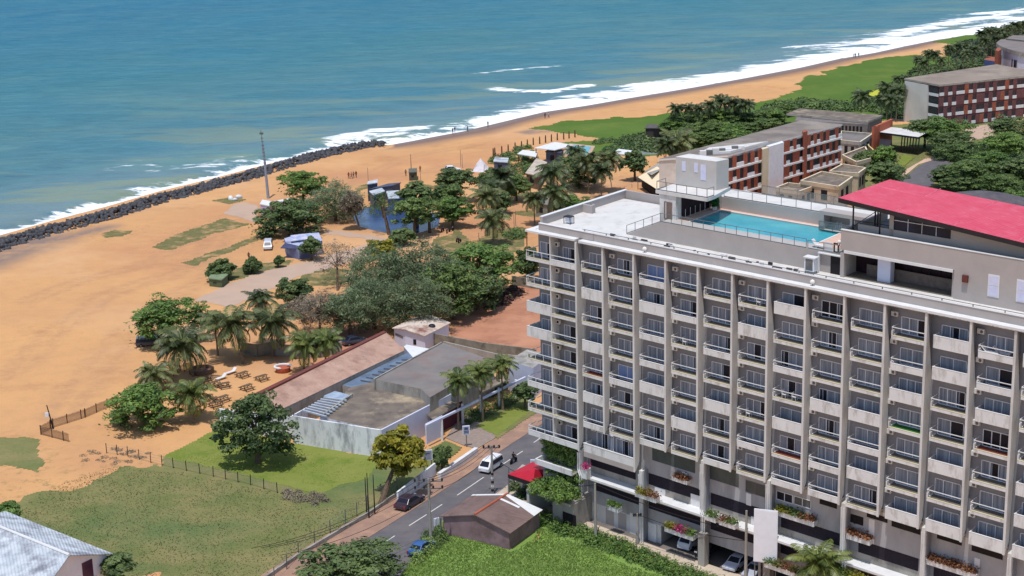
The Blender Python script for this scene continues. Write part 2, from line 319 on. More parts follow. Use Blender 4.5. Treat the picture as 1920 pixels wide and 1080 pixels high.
c = mixc(mrange(nz(.25, 8, .7), .45, .75, 0, .5), c, (176, 134, 96))
c = mixc(mth('MULTIPLY', attr('redness'), mrange(nz(.06, 7, .65), .35, .62, .25, 1)), c, (180, 128, 96))
c = mixc(mrange(nz(.11, 9, .75), .6, .74, 0, .5), c, (158, 122, 94))
c = mixc(mth('MULTIPLY', attr('track'), mrange(nz(.5, 5, .7), .35, .6, .1, .55)), c, (172, 130, 98)); c = mixc(mth('MULTIPLY', attr('weedy'), mrange(nz(.6, 8, .8), .52, .62, 0, .75)), c, (116, 108, 70)); c = mixc(mrange(nz(1.6, 5, .8), .6, .72, 0, .4), c, (146, 114, 86)); c = mixc(mrange(nz(.07, 6, .7), .56, .68, 0, .55), c, (170, 124, 88)); c = mixc(mrange(nz(.6, 4, .6), .68, .76, 0, .5), c, (214, 178, 140)); c = mixc(mrange(nz(.02, 5, .7), .5, .66, 0, .5), c, (206, 166, 128))
c = mixc(mth('MULTIPLY', attr('greyness'), mrange(nz(.15, 6), .3, .55, .3, 1)), c, (112, 104, 104))
c = mixc(mrange(attr('wet'), .0, .75, 0, .95), c, (118, 98, 90))
L.new(c, b.inputs['Base Color'])
bp = n.new('ShaderNodeBump'); bp.inputs['Distance'].default_value = .12; L.new(nz(.8, 6, .7), bp.inputs['Height']); L.new(bp.outputs[0], b.inputs['Normal'])
L.new(mrange(attr('wet'), .4, 1, .95, .45), b.inputs['Roughness'])
gm.materials.append(m); structure(link(bpy.data.objects.new('ground', gm)))
# sea
sx, sy, sf = gridmesh(axis(-430, 460, 2.2, -5000, 7000), axis(270, 1000, 2.2, 100, 9000))
PS = np.stack([sx, sy], 1); ss = -sdpoly(PS, land)
keep = (ss[sf] > -60).any(1); sf = sf[keep]
lft = np.clip((20-sx)/50, 0, 1)*(sy < 560)
foam = np.clip((1.2-.3*lft)-(ss-1)/((12-8.5*lft)+11*(1-.7*lft)*(.5+fnoise(sx, sy, 26, 8))), 0, 1)*(ss > -8)
farfac = np.clip((sx-60)/220, 0, 1)
foam = np.maximum(foam, farfac*.62*np.clip(1-np.abs(ss-20-18*farfac)/(12+26*farfac*(.5+fnoise(sx, sy, 25, 2))), 0, 1))
def crest(px, w, k):
    global foam
    d = dline(PS, [G(x, y, 0)[:2] for x, y in px]); foam = np.maximum(foam, k*np.clip(1-(d/w)**1.3, 0, 1))
crest([(932, 164), (985, 168), (1035, 172), (1095, 161)], 5, 1.)
crest([(1500, 87), (1560, 88), (1590, 84)], 9, .8); crest([(1640, 84), (1700, 60), (1780, 41), (1850, 33)], 13, .9)
crest([(1785, 41), (1860, 33), (1930, 36)], 12, .9); crest([(1848, 23), (1880, 20)], 9, 1.); crest([(1876, 28), (1905, 23)], 9, 1.); crest([(1905, 19), (1935, 15)], 9, .9)
crest([(215, 315), (260, 305), (300, 318), (350, 312)], 6, .27); crest([(380, 318), (420, 305), (470, 300)], 7, .3); crest([(262, 362), (300, 352), (350, 345)], 6, .5)
crest([(640, 265), (680, 256), (730, 250), (780, 243)], 8, .7); crest([(1480, 145), (1540, 130), (1600, 118)], 8, .8)
crest([(700, 245), (760, 240)], 4, .5); crest([(900, 135), (960, 128), (1040, 122)], 3, .42)
sz = np.zeros(len(sx)); ph = ss+6*fnoise(sx, sy, 60, 5)
sz += .25*np.sin(ph/4.2)*np.clip(1-ss/120, .2, 1)+.55*np.sin(ph/9.)*np.clip(1-ss/160, .15, 1)+.3*np.sin(ph/17.)*np.clip(1-ss/400, .3, 1)
sz = np.where(ss < 4, 0, sz)+SH+.35*np.clip(foam-.3, 0, 1)*(ss > 8)
smh = npmesh('sea', np.stack([sx, sy, sz], 1), sf, None, smooth=True)
setattr_f(smh, 'foam', foam); setattr_f(smh, 'shore', ss)
m = bpy.data.materials.new('sea_water'); m.use_nodes = True; t = m.node_tree; n = t.nodes; L = t.links; b = n['Principled BSDF']
geo = n.new('ShaderNodeNewGeometry'); shd = attr('shore')
mp = n.new('ShaderNodeMapping'); mp.inputs['Rotation'].default_value = (0, 0, math.radians(-52)); mp.inputs['Scale'].default_value = (.35, 1.0, 1); L.new(geo.outputs['Position'], mp.inputs[0])
c = mixc(mrange(shd, 0, 60), (112, 130, 134), (68, 110, 120)); c = mixc(mrange(shd, 40, 190), c, (40, 104, 114)); c = mixc(mrange(shd, 150, 420), c, (0, 92, 120))
c = mixc(mth('MULTIPLY', mrange(nz(.035, 5, .6, mp.outputs[0]), .5, .68), mrange(shd, 10, 260, .8, .12)), c, (100, 132, 122))
c = mixc(mrange(nz(.012, 4), .4, .65, 0, .4), c, (8, 104, 130)); mpw = n.new('ShaderNodeMapping'); mpw.inputs['Rotation'].default_value = (0, 0, math.radians(-40)); mpw.inputs['Scale'].default_value = (.3, 1, 1); L.new(geo.outputs['Position'], mpw.inputs[0])
c = mixc(mrange(nz(.13, 7, .7, mpw.outputs[0]), .46, .68, 0, .4), c, (84, 132, 136)); c = mixc(mrange(nz(.22, 6, .7, mpw.outputs[0]), .5, .72, 0, .4), c, (24, 78, 98)); c = mixc(mth('MULTIPLY', mrange(nz(.05, 4, .6, mpw.outputs[0]), .52, .6), mrange(shd, 8, 120, .7, 0)), c, (128, 138, 110))
c = mixc(mrange(nz(.35, 9, .85, mp.outputs[0]), .48, .75, 0, .6), c, (92, 148, 156))
fm = mth('ADD', attr('foam'), mth('MULTIPLY', mth('SUBTRACT', nz(.28, 9, .72, mp.outputs[0]), .5), 3.4))
fm = mth('ADD', fm, mth('MULTIPLY', mth('SUBTRACT', nz(.09, 5, .6, mpw.outputs[0]), .5), 2.2))
fmask = mth('MULTIPLY', mrange(fm, .36, .62), mrange(attr('foam'), 0.02, .2))
c = mixc(fmask, c, (236, 238, 238)); L.new(c, b.inputs['Base Color'])
L.new(mrange(fmask, 0, 1, .45, .9), b.inputs['Roughness']); b.inputs['Specular IOR Level'].default_value = .16
bp = n.new('ShaderNodeBump'); bp.inputs['Distance'].default_value = .7; L.new(nz(.3, 8, .66, mpw.outputs[0]), bp.inputs['Height']); L.new(bp.outputs[0], b.inputs['Normal'])
smh.materials.append(m); structure(link(bpy.data.objects.new('sea', smh)))
# patches with a ragged edge
def patch(name, px, mat, z, step=.4, amp=1.6, fs=3., seed=0, kind='structure', label=None):
    poly = np.array([G(*p)[:2] for p in px]); lo = poly.min(0)-amp; hi = poly.max(0)+amp
    x, y, f = gridmesh(np.arange(lo[0], hi[0]+step, step), np.arange(lo[1], hi[1]+step, step))
    s_ = sdpoly(np.stack([x, y], 1), poly)+amp*2*fnoise(x, y, fs, seed)
    k = (s_[f].min(1) > 0); f = f[k]; u, inv = np.unique(f, return_inverse=True)
    me = npmesh(name, np.stack([x[u], y[u], np.full(len(u), z)], 1), inv.reshape(f.shape), mat)
    o = link(bpy.data.objects.new(name, me)); o['kind'] = kind
    if label: o['label'] = label
    return o
patch('field_grass', [(-60, 1090), (-60, 1000), (35, 965), (50, 930), (150, 905), (215, 868), (300, 866), (420, 890), (530, 922), (600, 938), (650, 925), (715, 878), (740, 900), (690, 975), (620, 1020), (500, 1092)], GRAS1, .02, .3, 4.5, 9, 1)
patch('bright_lawn', [(303, 858), (415, 798), (470, 812), (545, 830), (720, 858), (692, 900), (640, 912), (600, 928), (535, 912), (420, 884)], GRAS2, .035, .3, .5, 3, 2)
patch('beach_grass_patch', [(-30, 825), (40, 820), (72, 825), (88, 862), (80, 890), (30, 882), (-30, 870)], GRAS1, .02, .35, 1.6, 3, 3)
for i, p in enumerate([[(183, 437), (215, 430), (257, 431), (235, 445), (195, 447)], [(276, 465), (330, 440), (405, 410), (425, 408), (465, 420), (400, 440), (320, 470)], [(340, 493), (380, 475), (430, 462), (480, 440), (495, 446), (440, 470), (400, 487), (365, 500)], [(395, 376), (430, 368), (462, 374), (430, 382)], [(395, 525), (440, 500), (480, 493), (548, 488), (535, 500), (470, 515), (430, 532)], [(560, 520), (600, 500), (665, 505), (650, 535), (570, 540)], [(790, 478), (820, 445), (862, 428), (885, 450), (860, 475)], [(865, 478), (925, 432), (985, 424), (990, 470), (940, 478)], [(955, 398), (1000, 393), (1040, 402), (1000, 408)], [(1470, 470), (470, 460), (480, 470)], [(660, 352), (690, 345), (692, 352), (668, 360)], [(788, 345), (830, 348), (822, 354), (795, 353)]]):
    if i == 9: continue
    patch('beach_grass_patch', p, GRAS3, .02, .5, 1.6, 5, 10+i)
patch('seaside_lawn', [(1005, 242), (1060, 229), (1130, 222), (1250, 213), (1330, 200), (1420, 190), (1490, 172), (1505, 150), (1570, 126), (1640, 109), (1720, 103), (1800, 106), (1870, 112), (1830, 150), (1700, 220), (1560, 245), (1400, 275), (1200, 295), (1060, 288), (1040, 268), (1110, 258), (1060, 250)], GRAS4, .03, .8, 4.5, 8, 30)
patch('seaside_lawn', [(1752, 78), (1800, 67), (1850, 60), (1890, 66), (1860, 84), (1790, 84)], GRAS4, .03, .9, 2.5, 9, 31)
patch('red_earth_lot', [(838, 600), (880, 565), (960, 530), (1060, 530), (1060, 660), (985, 662), (850, 632)], REDEARTH, .025, .4, 1.5, 4, 33)
patch('red_earth_lot', [(600, 640), (640, 600), (700, 600), (710, 640), (640, 660)], REDEARTH, .025, .4, 1.5, 4, 34)
patch('garden_lawn', [(888, 800), (985, 752), (1008, 766), (932, 819)], GRAS2, .13, .3, .2, 3, 35)
patch('garden_lawn', [(795, 845), (840, 828), (868, 840), (822, 872)], GRAS1, .13, .3, .2, 3, 36)
patch('lush_grass_bank', [(740, 1095), (790, 1028), (830, 985), (880, 1000), (958, 1030), (1003, 1012), (1010, 975), (1160, 1030), (1330, 1095)], GRAS5, .03, .3, .8, 3, 37)
patch('courtyard_lawn', [(1680, 305), (1692, 288), (1716, 296), (1692, 318)], GRAS2, .14, .4, .2, 3, 38)
patch('beach_path', [(414, 402), (432, 386), (460, 378), (482, 384), (486, 400), (492, 420), (470, 416), (440, 406)], PATHM, .03, .5, 1, 4, 40)
patch('beach_path', [(360, 565), (420, 535), (480, 512), (585, 487), (640, 470), (695, 456), (680, 448), (608, 438), (612, 430), (690, 440), (770, 452), (740, 475), (640, 498), (560, 520), (480, 555), (430, 578)], PATHM, .03, .5, 1.1, 4, 41)
def sheet(name, px, mat, z, kind='structure'):
    o = MB().add([G(x, y)[:2]+(z,) for x, y in px], [tuple(range(len(px)))], mat).build(name); o['kind'] = kind; return o
sheet('road', [(556, 1095), (640, 1037), (728, 982), (830, 917), (894, 874), (956, 831), (997, 804), (1060, 763), (1130, 715), (1250, 690), (1180, 800), (1030, 890), (1000, 950), (925, 955), (850, 1000), (760, 1095)], ASPH, .012)
sheet('forecourt', [(985, 925), (1040, 860), (1300, 700), (2300, 700), (2300, 1500), (1500, 1130), (1300, 1070), (1000, 966)], M('forecourt_concrete', (120, 112, 106), (102, 96, 92), rough=.95, scale=.4), .008)
sheet('road', [(1650, 372), (1690, 338), (1722, 312), (1745, 300), (1772, 297), (1790, 300), (1760, 330), (1730, 372)], ASPH, .02)
sheet('road', [(1800, 295), (1815, 280), (1850, 262), (1875, 262), (1860, 285), (1830, 300)], ASPH, .02)
def kerbed(name, px, mat, h=.12):
    o = MB().prism([G(x, y)[:2] for x, y in px], -.2, h, mat).build(name); return structure(o)
kerbed('pavement', [(470, 1092), (560, 1035), (660, 975), (700, 955), (760, 925), (830, 890), (895, 845), (930, 822), (1010, 768), (1090, 715), (1138, 709), (1062, 764), (1000, 806), (958, 833), (896, 876), (832, 919), (730, 984), (640, 1040), (558, 1095)], PAVE, .06)
kerbed('pavement', [(905, 945), (960, 905), (1010, 874), (1030, 880), (1020, 945), (1095, 977), (1240, 1030), (1450, 1100), (1380, 1100), (1000, 968), (930, 945)], M('pale_pavement', (196, 180, 160), (176, 160, 144), rough=.9, scale=.5))
kerbed('driveway', [(836, 822), (868, 772), (905, 790), (932, 820), (895, 842), (870, 836)], M('brown_paving', (150, 134, 124), (132, 118, 110), rough=.9, scale=2), .1)
kerbed('pavement', [(1655, 360), (1700, 318), (1735, 298), (1752, 294), (1758, 298), (1722, 309), (1690, 336), (1662, 362)], M('pink_pavement', (206, 172, 148), (190, 158, 138), rough=.9, scale=.5))
kerbed('parking_yard', [(1800, 268), (1812, 240), (1860, 232), (1865, 258), (1830, 262)], PATHM, .1)
LINE = M('road_paint', (214, 212, 206), (190, 188, 182), rough=.8, scale=2)
for (a, b_) in [((640, 1070), (672, 1050)), ((702, 1030), (740, 1005)), ((767, 986), (800, 965)), ((806, 961), (829, 946)), ((857, 929), (907, 895)), ((935, 876), (980, 846)), ((1001, 830), (1022, 815)), ((1045, 798), (1070, 780))]:
    p = np.array(G(*a)[:2]); q = np.array(G(*b_)[:2]); d = (q-p)/np.linalg.norm(q-p); nn = np.array([-d[1], d[0]])*.075
    o = MB().add([tuple(p+nn)+(.026,), tuple(p-nn)+(.026,), tuple(q-nn)+(.026,), tuple(q+nn)+(.026,)], [(0, 1, 2, 3)], LINE).build('road_marking'); structure(o)
patch('field_verge', [(300, 862), (420, 800), (548, 832), (712, 862), (770, 850), (835, 868), (815, 888), (745, 930), (690, 985), (510, 1095), (300, 1095)], GRAS1, .014, .4, .5, 3, 60)
patch('lush_verge', [(740, 1095), (785, 1030), (826, 975), (900, 960), (1000, 948), (1022, 975), (1010, 1010), (1000, 1095)], GRAS5, .022, .4, .5, 3, 61)
patch('garden_bed', [(796, 850), (836, 824), (868, 842), (822, 878)], GRAS1, .115, .3, .2, 3, 62)
patch('garden_bed', [(868, 792), (985, 736), (1014, 762), (1008, 775), (932, 826), (905, 792)], GRAS1, .115, .3, .2, 3, 63)
patch('park_floor', [(1600, 240), (1760, 225), (1960, 225), (1960, 420), (1600, 420)], GRAS1, .006, .9, 1.5, 6, 64)
# pond with a blue liner
POND = M('pond_water', (54, 78, 118), (44, 64, 98), rough=.2, scale=.2, bump=.03, bscale=2)
structure(sheet('pond', [(662, 404), (676, 392), (700, 386), (760, 390), (826, 402), (822, 425), (790, 436), (745, 441), (700, 432), (670, 424)], POND, .05))
# breakwater
def rock_mesh(cs, seed=0):
    base = np.array([(x, y, z) for x in (-1, 0, 1) for y in (-1, 0, 1) for z in (-1, 0, 1) if (x, y, z) != (0, 0, 0)], float)
    import bmesh
    bm = bmesh.new(); bmesh.ops.create_icosphere(bm, subdivisions=1, radius=1); V0 = np.array([v.co[:] for v in bm.verts]); F0 = np.array([[v.index for v in f.verts] for f in bm.faces]); bm.free()
    r = np.random.default_rng(seed); VV = []; FF = []; k = 0
    for (x, y, z, s_) in cs:
        v = V0*(1+r.uniform(-.28, .28, (len(V0), 1))); v = np.sign(v)*np.abs(v)**.8; a = r.normal(size=(3, 3)); q, _ = np.linalg.qr(a)
        v = (v*np.array([1.25, 1, .75])*r.uniform(.8, 1.2, 3))@q*s_+np.array([x, y, z]); VV.append(v); FF.append(F0+k); k += len(v)
    return np.concatenate(VV), np.concatenate(FF)
cl = [G(*p)[:2] for p in [(-330, 575), (-120, 508), (0, 459), (50, 445), (100, 431), (200, 405), (300, 374), (400, 348), (450, 335), (500, 320), (600, 291), (640, 282), (680, 273), (722, 271)]]
cs = []
for a, b_ in zip(cl[:-1], cl[1:]):
    a = np.array(a); b_ = np.array(b_); l = np.linalg.norm(b_-a); d = (b_-a)/l; nn = np.array([-d[1], d[0]])
    for _ in range(int(l*14)):
        o_ = rnd.uniform(-3.9, 3.9); p = a+d*rnd.uniform(0, l)+nn*o_
        hh = (1-abs(o_)/4.0)*1.0-.2; cs.append((p[0], p[1], hh+rnd.uniform(-.25, .2), rnd.uniform(.28, .66)))
V, Fc = rock_mesh(cs, 3)
tag(link(bpy.data.objects.new('rock_breakwater', npmesh('rock_breakwater', V, Fc, ROCK))), 'long breakwater of dark boulders between the sea and the sand', 'breakwater', kind='stuff')
# ------------------------------------------------------------------ vegetation
def cards(C, sz, r, N=None, asp=1., upb=.35):
    n = len(C); N = r.normal(size=(n, 3)) if N is None else N+r.normal(0, .45, (n, 3)); N[:, 2] = N[:, 2]+upb; N /= np.linalg.norm(N, axis=1)[:, None]
    T = np.cross(N, r.normal(size=(n, 3))); T /= np.linalg.norm(T, axis=1)[:, None]; B = np.cross(N, T)
    s = np.asarray(sz)*r.uniform(.6, 1.3, n); s = s[:, None]
    V = np.stack([C-T*s, C-B*s*asp*.6, C+T*s, C+B*s*asp*.6], 1).reshape(-1, 3)
    F = np.arange(n*4).reshape(n, 4); ti = np.repeat(r.uniform(0, 1, n), 4); return V, F, ti
CROWN = {}
def crown_mesh(kind, R, var):
    """unit crown (radius 1) of leaf clumps; kind sets the habit, R only the leaf size"""
    rc = min((1.2, 2.2, 3.2, 4.5, 6.0), key=lambda x: abs(x-R)); key = (kind, rc, var)
    if key in CROWN: return CROWN[key]
    hab, mat = {'A': ('broad', LA), 'AB': ('broad', LAB), 'Y': ('broad', LY), 'G': ('broad', LG), 'C': ('fine', LC), 'B': ('fine', LB), 'S': ('sparse', LB), 'D': ('sparse', LG)}[kind]
    r = np.random.default_rng(int(rc*100)+var*7+{'broad': 1, 'fine': 2, 'sparse': 3}[hab])
    nc = int({'broad': 28+17*rc, 'fine': 60+34*rc, 'sparse': 26+12*rc}[hab]); leaf = {'broad': .30, 'fine': .24, 'sparse': .20}[hab]/rc
    nl = int({'broad': 95, 'fine': 85, 'sparse': 42}[hab])
    d = r.normal(size=(nc, 3)); d[:, 2] = d[:, 2]*.9+.25; d /= np.linalg.norm(d, axis=1)[:, None]
    rad = r.uniform(.62, 1.0, nc)*(1+.18*np.sin(3*np.arctan2(d[:, 1], d[:, 0])+var*2)); rad[: nc//6] *= .5
    cc = d*rad[:, None]*.92; cc[:, 2] = np.maximum(cc[:, 2], -.62)
    V = []; F = []; T = []; k = 0
    for i in range(nc):
        rr = r.uniform(.16, .34)*(1.35/(rc**.33)); m = int(nl*(rr/.25)**1.6)
        q = r.normal(size=(m, 3)); q /= np.linalg.norm(q, axis=1)[:, None]; q[:, 2] = np.where(r.random(m) < .6, np.abs(q[:, 2]), q[:, 2])
        rad2 = r.uniform(.55, 1.05, m)[:, None] if hab == 'broad' else r.uniform(.1, 1.15, m)[:, None]
        C = cc[i]+q*rad2*np.array([rr, rr, rr*(.6 if hab == 'broad' else .95)])
        v, f, t = cards(C, leaf*r.uniform(.65, 1.35), r, q*1.0 if hab == 'broad' else None, .9 if hab == 'broad' else .45, .5 if hab == 'broad' else .1)
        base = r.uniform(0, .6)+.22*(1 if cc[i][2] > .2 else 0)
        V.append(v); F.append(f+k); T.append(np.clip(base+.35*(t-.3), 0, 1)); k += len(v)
    if hab == 'broad': # stray sprigs that break the outline
        q = r.normal(size=(160, 3)); q /= np.linalg.norm(q, axis=1)[:, None]; q[:, 2] = np.abs(q[:, 2])-.25; v, f, t = cards(q*r.uniform(.85, 1.12, (160, 1)), leaf, r); V.append(v); F.append(f+k); T.append(t)
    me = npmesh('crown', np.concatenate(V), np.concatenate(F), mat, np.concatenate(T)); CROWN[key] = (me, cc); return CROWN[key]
TRUNKS = {}
def trunk_mesh(kind, R, H, b_, cc, lean=(0, 0)):
    b = MB(); r = random.Random(int(R*10+H*7)); zc = H-b_; tr = .06+.03*H if kind not in 'SB' else .05+.018*H
    f0 = (0, 0, -.2); mid = (lean[0]*-.55, lean[1]*-.55, zc*.45); top = (0, 0, zc*.95)
    base = (-lean[0], -lean[1], -.2)
    b.tube([base, mid, top, (r.uniform(-.2, .2)*R, r.uniform(-.2, .2)*R, zc+b_*.45)], [tr*1.3, tr, tr*.75, tr*.3], TRUNK, 7)
    for i in range(9):
        c_ = cc[r.randrange(len(cc))]; s0 = r.uniform(.55, .98); st_ = (top[0], top[1], zc*s0)
        e = (c_[0]*R*.8, c_[1]*R*.8, zc+c_[2]*b_*.8); m_ = tuple((a+c2)/2+(0, 0, .12*R)[i_] for i_, (a, c2) in enumerate(zip(st_, e)))
        b.tube([st_, m_, e], [tr*.5, tr*.3, tr*.12], TRUNK, 5)
    return b
def tree(name, kind, cx, cy, wpx, hpx, H, label, group=None, cat='tree', base=None, sq=None):
    z = H*.62
    for _ in range(4):
        q = G(cx, cy, z); D = dist(q); R = wpx/2*D/FPX*1.1; vv = hpx/2*D/FPX; s_ = math.sin(PITCH+(cy-540)/FPX); c_ = math.cos(PITCH)
        b_ = math.sqrt(max(vv*vv-(R*s_)**2, (.5*R)**2))/c_; b_ = min(b_, H*.7); z = H-b_*.92
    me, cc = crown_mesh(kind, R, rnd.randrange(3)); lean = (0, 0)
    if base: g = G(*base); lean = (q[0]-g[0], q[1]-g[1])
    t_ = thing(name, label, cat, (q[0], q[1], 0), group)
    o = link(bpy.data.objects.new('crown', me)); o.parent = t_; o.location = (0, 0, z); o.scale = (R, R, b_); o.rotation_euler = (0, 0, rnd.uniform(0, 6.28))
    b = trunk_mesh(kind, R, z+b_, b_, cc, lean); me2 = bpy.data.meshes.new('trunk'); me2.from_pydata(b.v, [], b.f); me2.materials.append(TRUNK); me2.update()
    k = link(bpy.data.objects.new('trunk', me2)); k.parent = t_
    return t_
PALM = {}
def palm_mesh(var, mat):
    if (var, mat.name) in PALM: return PALM[(var, mat.name)]
    r = np.random.default_rng(var*13+3); V = []; T = []; nf = 30+var
    def q4(a, b_, c_, d, t): V.extend([a, b_, c_, d]); T.extend([t]*4)
    for i in range(nf):
        az = i*2.399+r.uniform(-.2, .2); el = math.radians(78-112*(i/nf)+r.uniform(-8, 8)); L_ = r.uniform(.85, 1.1)*(.8 if el > 1. else 1)
        dirh = np.array([math.cos(az), math.sin(az), 0]); side = np.array([-math.sin(az), math.cos(az), 0]); pts = [np.zeros(3)]; e = el; n = 14
        droop = r.uniform(1.0, 1.6)
        for k in range(n): pts.append(pts[-1]+(dirh*math.cos(e)+np.array([0, 0, math.sin(e)]))*L_/n); e -= droop*(.55+.9*k/n)/n*1.3
        tt = r.uniform(.1, .75)*(1-.0*i)+(.35 if i > nf*.75 else 0)
        for k in range(n): # rachis
            w_ = .016*(1-k/n)+.005; q4(pts[k]-side*w_, pts[k]+side*w_, pts[k+1]+side*w_, pts[k+1]-side*w_, min(1, tt+.35))
        for k in range(1, n*2):
            f_ = k/(n*2); p = pts[int(k/2)]*(1-(k % 2)/2)+pts[min(int(k/2)+1, n)]*((k % 2)/2); dv = pts[min(int(k/2)+1, n)]-pts[int(k/2)]; dv = dv/max(np.linalg.norm(dv), 1e-6) if np.linalg.norm(dv) > 0 else dirh
            ll = .30*math.sin(math.pi*min(1, .12+f_*.86))**.7
            for sg in (-1, 1):
                dr = side*sg*.78+dv*.5+np.array([0, 0, -.38-.35*r.random()]); dr /= np.linalg.norm(dr); tip = p+dr*ll*r.uniform(.85, 1.1); mid = p+dr*ll*.5+np.array([0, 0, .015])
                w2 = dv*.022; q4(p, mid-w2, tip, mid+w2, min(1, max(0, tt+r.uniform(-.15, .15))))
    # nuts and sheath
    me = npmesh('fronds', np.array(V), np.arange(len(V)).reshape(-1, 4), mat, T); PALM[(var, mat.name)] = me; return me
def palm(cx, cy, wpx, H, label, group=None, base=None, mat=None, name='palm_tree'):
    q = G(cx, cy, H); D = dist(q); R = wpx/2*D/FPX*1.17
    g = G(*base) if base else (q[0]+rnd.uniform(-.4, .4), q[1]+rnd.uniform(-.4, .4), 0)
    t_ = thing(name, label, 'palm tree', (g[0], g[1], 0), group)
    dx, dy = q[0]-g[0], q[1]-g[1]
    o = link(bpy.data.objects.new('fronds', palm_mesh(rnd.randrange(4), mat or LP))); o.parent = t_; o.location = (dx, dy, H); o.scale = (R, R, R*.95); o.rotation_euler = (rnd.uniform(-.06, .06), rnd.uniform(-.06, .06), rnd.uniform(0, 6.28))
    b = MB(); b.tube([(0, 0, -.2), (dx*.1, dy*.1, H*.33), (dx*.45, dy*.45, H*.7), (dx, dy, H+.05)], [.22, .14, .11, .09], PTRUNK, 7)
    me2 = bpy.data.meshes.new('trunk'); me2.from_pydata(b.v, [], b.f); me2.materials.append(PTRUNK); me2.update(); k = link(bpy.data.objects.new('trunk', me2)); k.parent = t_
    return t_
def mass(name, px, mat, label, n, hz, leaf=.3, clr=1.6, seed=1, cat='shrubs', kind='stuff', z0=0.):
    """a low thicket that reads as one mass: leaf cards on many overlapping mounds"""
    poly = np.array([G(*p)[:2] for p in px]); lo = poly.min(0); hi = poly.max(0); r = np.random.default_rng(seed); V = []; F = []; T = []; k = 0; c_ = 0
    while c_ < n:
        p = r.uniform(lo, hi)
        if sdpoly(p[None, :], poly)[0] < 0: continue
        c_ += 1; rr = clr*r.uniform(.6, 1.3); h = hz*r.uniform(.55, 1.1); m = int(30*rr*rr/leaf*.3)+20
        q = r.normal(size=(m, 3)); q /= np.linalg.norm(q, axis=1)[:, None]; q[:, 2] = np.abs(q[:, 2])
        C = np.array([p[0], p[1], z0])+q*np.array([rr, rr, h])*r.uniform(.6, 1.05, (m, 1)); v, f, t = cards(C, leaf, r, q, .9, .5); V.append(v); F.append(f+k); T.append(np.clip(r.uniform(0, .7)+.3*(t-.3), 0, 1)); k += len(v)
    return tag(link(bpy.data.objects.new(name, npmesh(name, np.concatenate(V), np.concatenate(F), mat, np.concatenate(T)))), label, cat, kind=kind)
def blades(name, px, mats, n, h, w_, label, seed=2, amp=1):
    poly = np.array([G(*p)[:2] for p in px]); lo = poly.min(0); hi = poly.max(0); r = np.random.default_rng(seed)
    P = r.uniform(lo, hi, (n*3, 2)); P = P[sdpoly(P, poly)+amp*2*fnoise(P[:, 0], P[:, 1], 3, 4) > 0][:n]; n = len(P)
    dens = .5+fnoise(P[:, 0], P[:, 1], 2.5, 6)*1.6; a = r.uniform(0, 6.28, n); hh = h*r.uniform(.4, 1.2, n)*np.clip(dens+.5, .4, 1.4)
    C = np.stack([P[:, 0], P[:, 1], np.full(n, .02)], 1); d = np.stack([np.cos(a), np.sin(a), np.zeros(n)], 1)*w_; l = np.stack([r.normal(0, .35, n), r.normal(0, .35, n), np.ones(n)], 1)*hh[:, None]
    V = np.stack([C-d, C+d, C+l+d*.3, C+l-d*.3], 1).reshape(-1, 3); T = np.repeat(np.clip(dens+r.uniform(-.3, .3, n), 0, 1), 4)
    return tag(link(bpy.data.objects.new(name, npmesh(name, V, np.arange(4*n).reshape(n, 4), mats, T))), label, 'grass', kind='stuff')
# ------------------------------------------------------------------ main hotel
FH = Frame((7.48537556, 187.68238096), (.7026, -.7116), (.607, .795))
HB = 1.6
hotel = thing('hotel_building', 'long grey ten-storey hotel with white balconies, thin vertical fins and a rooftop pool', 'hotel', FH(24, 1.6, 0))
U = [-.1, 4.1, 8.8, 13.5, 18.1, 22.8, 27.5, 32.3, 37.05, 41.8, 46.5, 51.35, 56.0, 60.7]
FL = [9.55+3.2*k for k in range(8)]          # floor levels; ledge above at 35.15
b = MB()
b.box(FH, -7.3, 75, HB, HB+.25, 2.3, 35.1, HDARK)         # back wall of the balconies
b.box(FH, -7.3, -7.0, HB+.25, 19, 2.3, 35.9, HWALL); b.box(FH, 74.7, 75, HB+.25, 17, 0, 35.9, HWALL); b.box(FH, -7.3, 75, 18.7, 19, 0, 35.9, HWALL)
b.build('wall', hotel)
b = MB()
b.box(FH, -8.15, -.02, -.08, .9, 35.2, 35.42, WHITE); b.box(FH, -8.15, -7.3, .9, 7.5, 35.2, 35.42, WHITE)
b.box(FH, .55, 75, -.08, .9, 35.1, 35.36, WHITE); b.box(FH, -7.3, 75, .9, HB+.2, 35.05, 35.34, WHITE)
for i in range(0, 150): # stained drip line under the ledge
    u0 = .6+i*.5+rnd.uniform(-.1, .1); b.box(FH, u0, u0+rnd.uniform(.1, .45), -.1, -.081, 35.06, 35.11+rnd.uniform(0, .05), GREY)
b.build('roof_ledge', hotel)
b = MB(); b.box(FH, -6.6, 2.2, .85, 1.15, 35.42, 36.25, HPINK); b.box(FH, 2.2, 75, .95, 1.2, 35.36, 36.22, HPINK)
b.box(FH, -6.6, 2.2, .8, 1.2, 36.25, 36.3, WHITE); b.box(FH, 2.2, 75, .9, 1.25, 36.22, 36.28, WHITE); b.build('parapet', hotel)
b = MB(); b.box(FH, -6.4, 9.0, 1.2, 18.9, 35.7, 36.0, WROOF); b.box(FH, 9.0, 75, 1.25, 5, 35.7, 36.0, WROOF); b.box(FH, 8.9, 75, 5, 18.7, 35.2, 35.6, GREY); b.build('flat_roof', hotel)
b = MB(); b.box(FH, -6.6, -6.2, 1.15, 9.6, 35.42, 37.0, HPINK); b.box(FH, -6.6, -4.6, 9.6, 9.9, 35.42, 37.0, HPINK); b.box(FH, -4.9, -4.6, 9.9, 10.3, 35.4, 37.1, HPINK)
